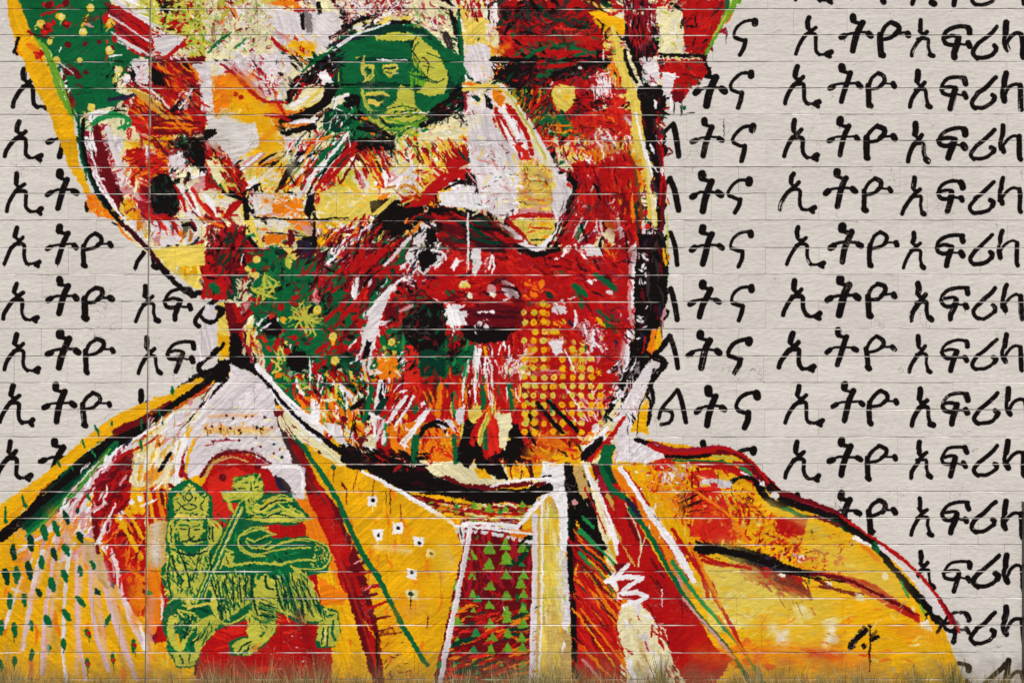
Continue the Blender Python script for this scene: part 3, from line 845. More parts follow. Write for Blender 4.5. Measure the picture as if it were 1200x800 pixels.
'''T 480 160 5
P l 0,0 720,0 780,120 900,200 960,300 900,420 840,540 760,620 640,560 500,440 340,420 160,400 0,330
P y 0,0 420,0 420,100 340,180 160,320 0,330
P l 0,160 110,160 60,240 80,310 0,330
F 90 70 14 55 20 yRYcrWg 0.3 0,0 400,0 400,150 200,240 60,300 0,160
S R 26/.1 160,90 200,150 240,180
S y 24/.1 200,50 230,110 260,160
S R 30/.1 210,40 250,90 290,140
S y 24/.1 220,30 290,110 320,150
S R 30/.1 260,60 300,120
S e 34/.1 310,100 345,150
S O 36/.1 340,30 390,60
S m 24/.1 370,70 360,100
S c 14/.1 90,60 150,170 200,200
D C 20 95,85
S G 22/.1 0,20 50,60
S K 12/.1 60,30 20,60
P R 160,180 320,200 330,250 240,280 170,330 160,400 90,440 0,420 0,360 100,300 130,240
P r 110,200 180,200 170,250 120,280
S y 18/.1 60,330 130,270 210,220
S c 14/.1 130,190 170,230
S K 16/.1 170,290 240,260 330,265 380,290
P P 190,290 330,270 340,320 200,330
S Y 24/.1 170,380 180,330 240,300
S K 14/.1 155,330 155,420
F 30 50 12 10 40 OrDYR 0.2 0,330 150,330 150,430 0,470
P d 320,215 370,215 380,260 330,280
F 30 34 12 60 60 Kd 0.2 320,210 420,250 440,290 380,320 330,300
S K 14/.1 400,240 420,290 440,290
S K 6 390,340 420,370
S k 12/.3 450,400 470,450
D k 10 595,235 620,345 600,430
S k 5/.3 400,230 560,210
F 60 60 12 20 50 WwlcW 0.3 380,180 640,170 640,440 500,440 380,380
S P 8/.3 510,10 530,60
D R 8 515,30 525,50
P R 620,40 660,40 700,110 720,140 640,120 630,80
S W 14/.1 590,40 640,10
S r 20/.1 600,80 640,110
S l 34/.1/.9 670,0 720,100 780,190 840,260 880,310
S L 24/.1 700,0 760,90 800,160
S Y 14/.1 760,60 800,110 830,180
P r 730,0 800,10 850,60 870,130 830,160 790,90
F 40 36 12 50 50 GRDKrP 0.2 750,0 900,10 920,150 830,170 790,100
S n 14/.1 895,20 890,110
S l 14/.1 920,20 930,130
P y 930,10 1100,0 1120,110 1040,170 960,140
P O 1000,60 1060,30 1080,90 1040,150 1000,140
P Y 1050,80 1110,100 1100,170 1060,180
F 40 50 12 70 30 OyrPG 0.2 930,10 1100,10 1100,150 950,150
S l 26/.2 1100,0 1200,40
P R 940,160 1200,100 1200,520 1000,640 860,640 900,480 960,340 1000,260
F 90 90 15 -55 25 RDrRRCr 0.2 960,180 1200,120 1200,520 1000,630 880,620
P D 960,170 1040,170 1030,260 970,230
S K 40/.1 940,220 980,270 960,330
S K 34/.1 960,350 900,420 870,520 830,600 810,640
S W 14/.1 1050,225 1080,215
P l 780,200 860,210 900,250 940,230 960,300 940,340 900,400 860,470 830,400 830,340 800,260
F 24 60 14 -60 30 WlPW 0.2 830,240 950,250 900,380 850,430
P O 640,230 780,230 820,300 830,470 640,470
P Y 640,200 760,190 790,230 640,250
F 70 50 14 10 40 YOLPytB 0.2 640,220 790,230 850,420 850,480 640,470
S R 30/.2 740,240 790,300
S K 10/.2 740,350 750,345
S K 4 705,250 705,310
P L 640,350 720,340 830,360 820,400 640,410
P P 640,410 860,400 850,470 640,470
S R 16/.2 590,475 640,465 720,470 840,465
P y 620,490 860,490 850,540 830,600 760,620 680,600
F 30 60 14 20 30 YLORy 0.2 640,490 850,490 820,590 700,590
S R 28/.1 600,490 640,540
S C 20/.1 670,580 720,630
S R 16/.1 720,530 800,540
P e 720,595 790,600 760,625
S W 30/.1 530,510 600,560 660,620 720,655 770,640 840,540
S P 14/.1 780,620 800,600
P W 160,340 330,330 440,400 470,440 360,420 240,390 170,380
P R 170,400 330,420 330,430 180,430
S Y 20/.1 360,435 440,470 520,520 560,545
P K 100,470 180,420 300,420 400,450 500,500 580,580 650,650 720,690 900,650 860,690 740,720 660,700 600,640 540,600 440,560 330,500 160,490
S K 34/.1 640,640 720,690 800,680 870,655
S K 30/.1 120,460 220,430 340,440 450,490 560,580 640,650
S W 12/.1 660,630 720,665 790,655
P R 160,500 340,510 500,520 620,620 640,700 1200,640 1200,800 200,800
F 140 90 16 10 30 RrRDrdR 0.2 160,500 500,520 640,690 1200,650 1200,800 220,800
F 40 60 16 -10 20 deDR 0.3 180,500 520,520 500,600 200,600
P e 180,580 320,580 320,620 200,630
S e 40/.2 340,530 440,540
S C 16/.2 340,490 500,520
P c 0,490 100,500 80,560 20,620 0,640
S W 26/.1 150,520 100,520 20,600
P K 90,540 150,540 150,600 110,610
S W 16/.1 110,580 130,570
S K 34/.1 80,650 40,690 0,740
S K 34/.1 150,680 100,720 60,770
S K 24/.1 90,620 130,690 160,720
F 50 44 12 -45 40 WlWKR 0.2 0,640 140,620 200,710 100,800 0,800
S W 24/.1 150,720 190,700 200,690
S l 22/.1 410,650 380,700 400,760 380,800
S W 14/.1 360,710 400,670
S l 14/.1 470,680 440,740 430,800
S l 14/.1 485,690 490,740 480,800
S W 24/.1 290,730 250,770
S W 4 340,500 335,800
S l 14/.1 930,480 880,600
S m 14/.1 1020,510 980,600
S W 12/.1 1000,520 1000,480
S l 18/.1 1040,580 990,620
P l 1090,480 1120,490 1130,540 1110,550 1090,510
P l 1040,580 1080,600 1080,640 1000,660
S W 10/.1 1030,650 1035,680
S O 30/.2 1140,500 1200,540
S O 24/.2 1140,640 1200,710
S e 30/.2 1050,400 1040,440
S W 8 1160,350 1160,390 1190,385
T 720 160 5
P R 0,100 60,100 100,180 120,260 150,330 170,420 150,560 100,640 60,800 0,800
P L 0,20 60,20 60,100 30,130 0,80
P R 60,0 110,0 100,60 60,40
S l 34/.1 50,40 80,100
P Y 100,60 170,0 170,120 200,200 180,300 150,330 130,250 100,180
P y 110,0 170,0 170,330 120,180
S O 24/.1 130,200 170,290
F 60 110 16 75 12 RrODRK 0.2 0,100 90,140 150,330 160,540 60,780 0,790
S B 24/.2 90,140 110,260 120,400
S e 16/.2 120,340 140,560
S O 20/.1 100,340 110,500
S D 20/.1 60,340 40,480
S Y 26/.2/.9 185,200 200,330 215,470
S y 20/.2/.9 200,330 205,480
S W 16/.1 180,180 185,330
P l 160,520 220,490 250,560 240,640 160,640
P K 160,0 280,0 250,60 240,160 280,330 280,560 300,640 290,800 130,800 160,720 200,640 240,560 240,420 220,330 200,180
F 50 110 14 85 10 KdnDK 0.2 170,0 280,0 280,790 180,790
F 30 20 4 60 60 WlK 0.1 190,60 240,60 240,130 200,140
S C 34/.1/.9 245,0 265,60 265,330
S R 26/.1/.9 265,60 270,200 290,300 270,480
S n 24/.1 220,240 240,330
S y 12/.1 290,330 285,400
S y 12/.2 280,360 320,400
S R 7 310,360 320,400
S L 8/.2 310,460 310,800
F 24 24 7 60 50 YKLg 0.1 260,640 305,640 310,790 260,790
S W 6 100,333 280,333
F 40 50 8 -60 40 WKWD 0.1 80,650 200,600 200,720 130,800 70,800
S r 12/.1 0,560 60,600 120,640
D P 14 30,550 40,575
S l 10/.1 10,545 40,545 35,590
D W 8 50,265 10,370 30,640
S D 10/.1 285,60 330,80 330,100 290,110''',
'''T 180 310 5
P y 60,0 280,0 300,80 270,150 220,130 140,60
P Y 130,0 270,0 270,50 180,60
S P 30/.2 260,100 300,80
P R 270,0 460,0 480,60 470,200 440,210 280,200 260,160 300,130
F 60 60 15 80 20 RDRCKG 0.2 280,0 560,0 560,180 280,190
S G 36/.1 360,130 380,165
P e 420,50 480,60 470,210 430,200
S K 30/.1/.9 30,0 80,60 150,130 220,175 270,160
S d 20/.1 100,80 200,160
P y 360,220 420,220 440,400 450,540 390,560 370,480 380,400
P Y 370,400 440,420 450,540 400,540
P l 300,230 370,230 360,480 300,560 240,560
S K 36/.1 370,250 400,270 370,310
S K 26/.1 270,290 300,330 350,330 390,290
S K 24/.1 410,460 380,500 320,550
P D 410,220 480,220 520,380 520,540 460,560 440,380
P K 450,400 500,400 520,520 580,560 640,660 600,640 540,620 460,590 440,560
S R 30/.1 470,240 510,330
P P 520,220 570,210 560,340 500,350
S R 24/.1 490,330 550,300
P y 540,390 620,390 620,520 600,560 540,480
F 40 70 11 70 15 ROPWDy 0.2 500,390 640,400 680,560 640,620 560,560
S C 20/.1 530,450 580,570
S r 30/.1 640,420 680,500
S K 40/.1 500,560 580,600 640,680 700,760 760,800
P K 660,720 720,760 740,800 660,800
S W 26/.1/.9 620,600 680,660 740,740 800,800
S C 24/.1 640,650 720,750
P K 240,640 340,600 400,560 450,560 440,640 400,700 340,760 300,800 360,660 200,720 100,800 120,740
S R 30/.1 320,700 220,760 130,800
S Y 26/.1 200,700 100,760
S Y 20/.1 0,780 80,780
S m 20/.1 108,720 108,770
P l 460,600 560,620 620,680 650,800 400,800 380,760
F 24 40 10 -45 30 WlKP 0.2 400,700 640,690 640,790 380,790
S W 8 655,670 655,800
S K 10/.1 435,650 430,720 390,760
P G 550,0 780,0 1200,0 1200,240 1160,400 960,800 760,800 660,620 640,500 580,380 560,220 600,190 570,60
P G 1010,60 1140,70 1140,210 1060,200
F 240 60 16 -30 60 GGeRDKGmC 0.2 560,0 1200,0 1200,240 1000,700 760,790 650,560
P R 800,180 950,140 940,210 830,230
P R 940,0 1010,0 1010,200 940,210
F 30 80 14 60 20 RDCP 0.2 930,0 1020,0 1010,220 930,220
P K 620,330 700,330 740,380 760,440 700,460 640,400
P K 780,500 860,500 900,560 880,640 780,600
P K 660,140 740,130 720,200 660,210
P R 1070,260 1200,230 1180,400 1100,480 1040,540 1060,420
F 60 110 13 -55 8 RGCRG 0.15 1040,260 1190,230 1150,480 980,640
P R 780,420 830,410 840,440 790,490
P R 930,560 980,560 970,610 930,600
S D 30/.1 1060,590 1060,660
S R 16/.1 940,690 960,720
S O 26/.1 720,650 760,640
S O 24/.1 840,700 860,740
D y 20 570,60 600,60 555,20
S y 12/.1 800,0 780,20
D Y 15 1045,430 765,325 965,265 1065,575 885,665 1030,760
D y 22 1050,415 760,322 960,270 1070,565 1025,750 885,665
S y 14/.1 1055,430 1050,465
S W 16/.1 610,350 640,310 670,300
D W 12 720,320 600,345
D r 18 690,305
S L 8 640,80 625,200
S L 8 640,80 690,130 640,130 560,140
S L 8 560,145 620,180 680,220
S L 6 600,180 615,235
S L 6 700,115 740,120
S g 8 650,90 640,140
S L 8 820,245 860,300
S L 8 880,240 850,330
S L 8 790,310 860,330 790,360
S L 8 840,295 960,290
S L 8 880,250 940,350 900,420
S L 8 960,300 860,350
S L 8 850,330 890,400
S L 8 940,335 985,345
S L 7 910,330 950,410 930,430
S y 8 740,480 770,560 720,540
S L 7 700,500 760,580 690,570
S L 7 730,480 730,600
S W 9 915,545 910,700
S W 6 935,560 930,600
S W 8 915,715 935,690
S W 10 800,460 800,490
F 40 50 14 75 25 GWyORcL 0.2 700,690 1200,690 1200,800 780,800
P l 1090,700 1130,760 1170,800 1100,800
P n 1140,690 1200,690 1200,800 1170,780
T 400 310 5
P R 0,0 1100,0 1100,800 0,800
F 260 90 16 -50 40 RrRDCRrdG 0.2 0,0 600,0 600,800 0,800
F 160 90 16 0 20 RrRDrdR 0.2 500,0 1200,0 1200,440 500,440
F 120 110 14 85 12 RrRrDC 0.2 500,460 1080,440 1080,800 500,800
P D 80,80 220,70 220,150 120,200
P G 0,80 30,90 40,130 10,170
F 50 90 15 -55 12 GRGeD 0.2 0,160 200,160 130,440 0,540
P e 0,480 110,560 120,690 0,690
P e 150,200 260,60 330,60 330,100 240,190
S G 30/.1 290,90 240,150
P K 350,60 380,60 360,160 310,190
F 40 30 10 -50 50 WlWnc 0.2 360,0 470,0 470,100 370,140
S l 30/.1 520,0 480,50
S W 14/.1 650,0 650,30
S W 20/.1 790,0 780,60
S W 12/.1 900,0 880,50
S l 20/.1 100,90 80,160 80,220
S W 30/.1 310,140 260,180 230,210
P l 210,190 250,190 220,280 200,420 190,520 170,660 150,640 160,480 110,520 120,380 160,290
F 50 50 12 -75 15 WlWP 0.2 130,270 240,190 200,440 130,460
P n 150,440 170,450 165,530 130,520
S W 12/.1 180,450 150,660
S W 14/.2 150,290 210,200
P D 250,260 420,200 600,220 600,280 420,300 260,360
P K 400,290 520,240 600,250 620,340 600,440 540,540 480,560 440,460 420,400
P G 220,420 360,350 480,420 470,480 340,500 230,510
F 50 60 14 -40 40 GeKG 0.2 230,400 500,350 580,420 560,600 460,640
S C 24/.1 330,270 400,240
S l 24/.1 335,265 370,260
S G 20/.1 370,260 440,240
P l 640,240 690,230 700,290 740,340 680,350 620,350 600,290
S W 16/.1 650,360 660,390
F 12 30 8 40 50 W 0.1 610,240 700,250 720,340 630,350
P K 730,350 800,330 860,370 980,370 900,410 820,460 740,440 715,400
P K 720,400 820,400 800,470 730,450
S n 20/.1 800,370 880,400
D W 14 820,270 800,270 815,340 830,350 865,270 890,270
S D 30/.2 830,240 1060,260
S d 26/.2 760,310 960,310
S W 40/.1/.9 970,165 1000,175
S K 10/.1 950,150 1000,150 1025,170
S P 22/.1 940,100 970,110
D c 24 720,120
D y 14 740,125 700,125
D P 24 880,145
D c 14 750,175 890,165
P G 640,150 670,150 660,180 630,170
S G 26/.1 660,420 650,460
S W 10/.1 650,400 660,450
P G 460,560 640,540 720,480 790,480 780,540 720,600 740,640 620,660 560,700 480,660
F 50 60 14 -60 30 GeKmG 0.2 470,480 780,480 720,640 480,680
P K 470,600 600,600 600,660 480,660
S l 18/.1/.9 790,480 775,600 790,800
S l 14/.1 740,560 710,680 710,760
S W 10/.1 720,700 705,780
S l 10/.1 850,580 820,650
S l 12/.1 870,590 875,800
S W 8 915,460 905,520
S W 10 970,460 965,520
S P 20/.1 1060,460 1070,490
P Y 810,480 840,480 840,530 815,530
S P 26/.1 905,550 905,600
F 24 44 12 -50 40 WlWc 0.2 960,550 1080,520 1040,620 960,640
S G 26/.1 710,700 720,640
S G 30/.1 820,700 815,800
S G 30/.1 985,690 1000,790
S e 24/.1 830,560 820,620
S O 30/.1 570,700 560,800
S d 24/.1 1040,690 1080,760
P r 420,470 470,480 470,660 400,640 400,560
F 30 60 12 -65 12 WlKW 0.15 330,480 410,490 390,640 320,640
P O 190,560 300,560 320,640 200,680
F 30 40 12 -60 30 OyWcY 0.2 130,540 310,520 310,660 130,670
S Y 16/.1 130,660 240,670
S l 30/.1 180,630 230,620
D y 20 295,452
D L 12 295,452 265,520 315,515
P Y 0,690 60,690 70,780 30,800 0,790
S l 30/.1 30,740 70,770
S W 12/.1 130,730 110,800
P e 140,700 280,690 280,760 160,800
S W 8 240,690 250,800
S l 30/.1 330,800 350,760
P n 60,690 140,700 110,760 80,780''',
'''T 580 310 5
F 120 90 14 40 20 RrRDRC 0.2 200,0 800,0 800,800 600,440 250,200
F 90 70 14 85 20 RrRD 0.2 200,440 820,440 740,800 200,800
P R 140,0 780,0 820,60 800,200 820,380 780,560 740,700 720,780 700,800 200,800 200,240 140,180
F 160 80 14 40 30 RrRDrCR 0.2 150,0 790,0 790,700 200,790
S G 34/.1 600,60 640,100 690,140
S G 40/.1 470,120 530,170
S G 20/.1 370,40 400,45
S e 30/.1 300,150 330,190
P O 230,100 290,80 290,140 240,190 200,180
S O 20/.1 200,200 170,180
S W 24/.1 545,90 565,110
D l 20 668,170
S W 10/.1 430,200 470,190
P l 340,220 400,215 410,260 430,280 360,290 335,280
S W 14/.1 470,270 475,330 460,375
S n 26/.2 430,330 460,360
S G 36/.1 615,280 650,330
P Y 605,300 625,330 605,350 585,330
F 60 36 8 45 40 WPCW 0.1 510,320 640,340 660,500 620,530 560,440
P l 300,430 390,420 410,500 370,530 340,500
S R 8 320,430 370,520
S R 10 380,430 400,520
S C 12/.1 700,260 740,310
S W 6 735,280 735,310
S n 22/.1 705,440 715,500
P l 770,400 820,380 780,500 760,620 730,700 740,500
P l 780,60 830,30 820,200 830,300 800,330 790,200
F 40 60 9 85 20 WPKl 0.1 780,0 850,0 850,330 790,340
F 40 70 9 -70 15 WPWl 0.1 770,390 820,400 780,680 720,760 740,560
S G 14/.2 330,690 320,790
S G 20/.1 525,460 530,500
P c 170,500 200,490 210,660 150,660
P Y 190,490 215,490 210,600 190,640
D Y 17 253,235 307,235 255,285 307,285 200,338 255,338 307,338 360,338 255,390 307,390 360,390 255,440 310,440 203,490 255,495 305,495 405,505 455,505 510,505 205,545 255,550 307,550 405,553 460,550 510,555 200,600 250,598 305,600 405,610 450,610 510,610 562,615 605,625 405,660 455,660 510,660 562,660 605,660
D y 15 190,705 243,705 297,705 350,710 403,715 455,710 512,710 560,715 607,715 190,755 243,755 300,755 350,765 400,768 450,768 500,768 555,768
D y 15 405,455 460,455 515,455 405,505 510,505
D L 8 253,235 307,235 255,285 307,338 255,390 307,390 190,705 243,705 297,705 403,715 560,715 190,755 243,755 400,768 450,768 555,768 450,610 510,610 510,660 455,660
D O 8 255,338 307,285 360,338 305,495 510,505 350,710
P y 430,530 500,520 540,560 500,620 440,620
S P 20/.2 520,545 600,560
S P 40/.1 230,640 330,645
D G 14 205,230 265,470 255,560
S C 14/.1 480,640 490,670
P l 600,740 650,740 660,770 610,800 580,780
P K 850,0 960,0 1010,60 1010,160 1000,240 980,320 970,380 950,540 900,560 860,620 820,700 800,800 700,800 760,740 800,640 820,520 780,500 780,460 830,420 820,330 850,240 820,120
F 60 110 14 85 10 KKdnKD 0.2 840,0 960,0 1000,200 960,400 840,400
F 24 60 8 -75 15 WKlK 0.1 820,560 860,560 800,760 730,780
S Y 24/.3 975,0 985,80
F 10 20 6 60 50 YKO 0.1 965,0 1000,0 1000,90 965,90
S v 5/.3 1010,0 1012,120
S P 26/.2 990,280 970,360
S K 16/.1 960,260 1010,270 1010,300 990,320
P O 920,400 980,380 980,440 950,500 930,540 900,540
S Y 20/.1 965,380 965,450 940,510
S e 20/.1 890,430 890,540
S R 12/.1 910,410 905,540
S q 34/.3 840,580 830,680
S d 60/.2 870,240 890,330
S l 40/.1 930,560 880,660 850,760
S l 30/.1 960,600 900,700 850,790
S K 20/.1 950,560 1000,570 1000,590 940,660 910,730 930,800
S K 20/.1 1030,420 980,490 930,540
S K 8/.1 890,740 870,800''']
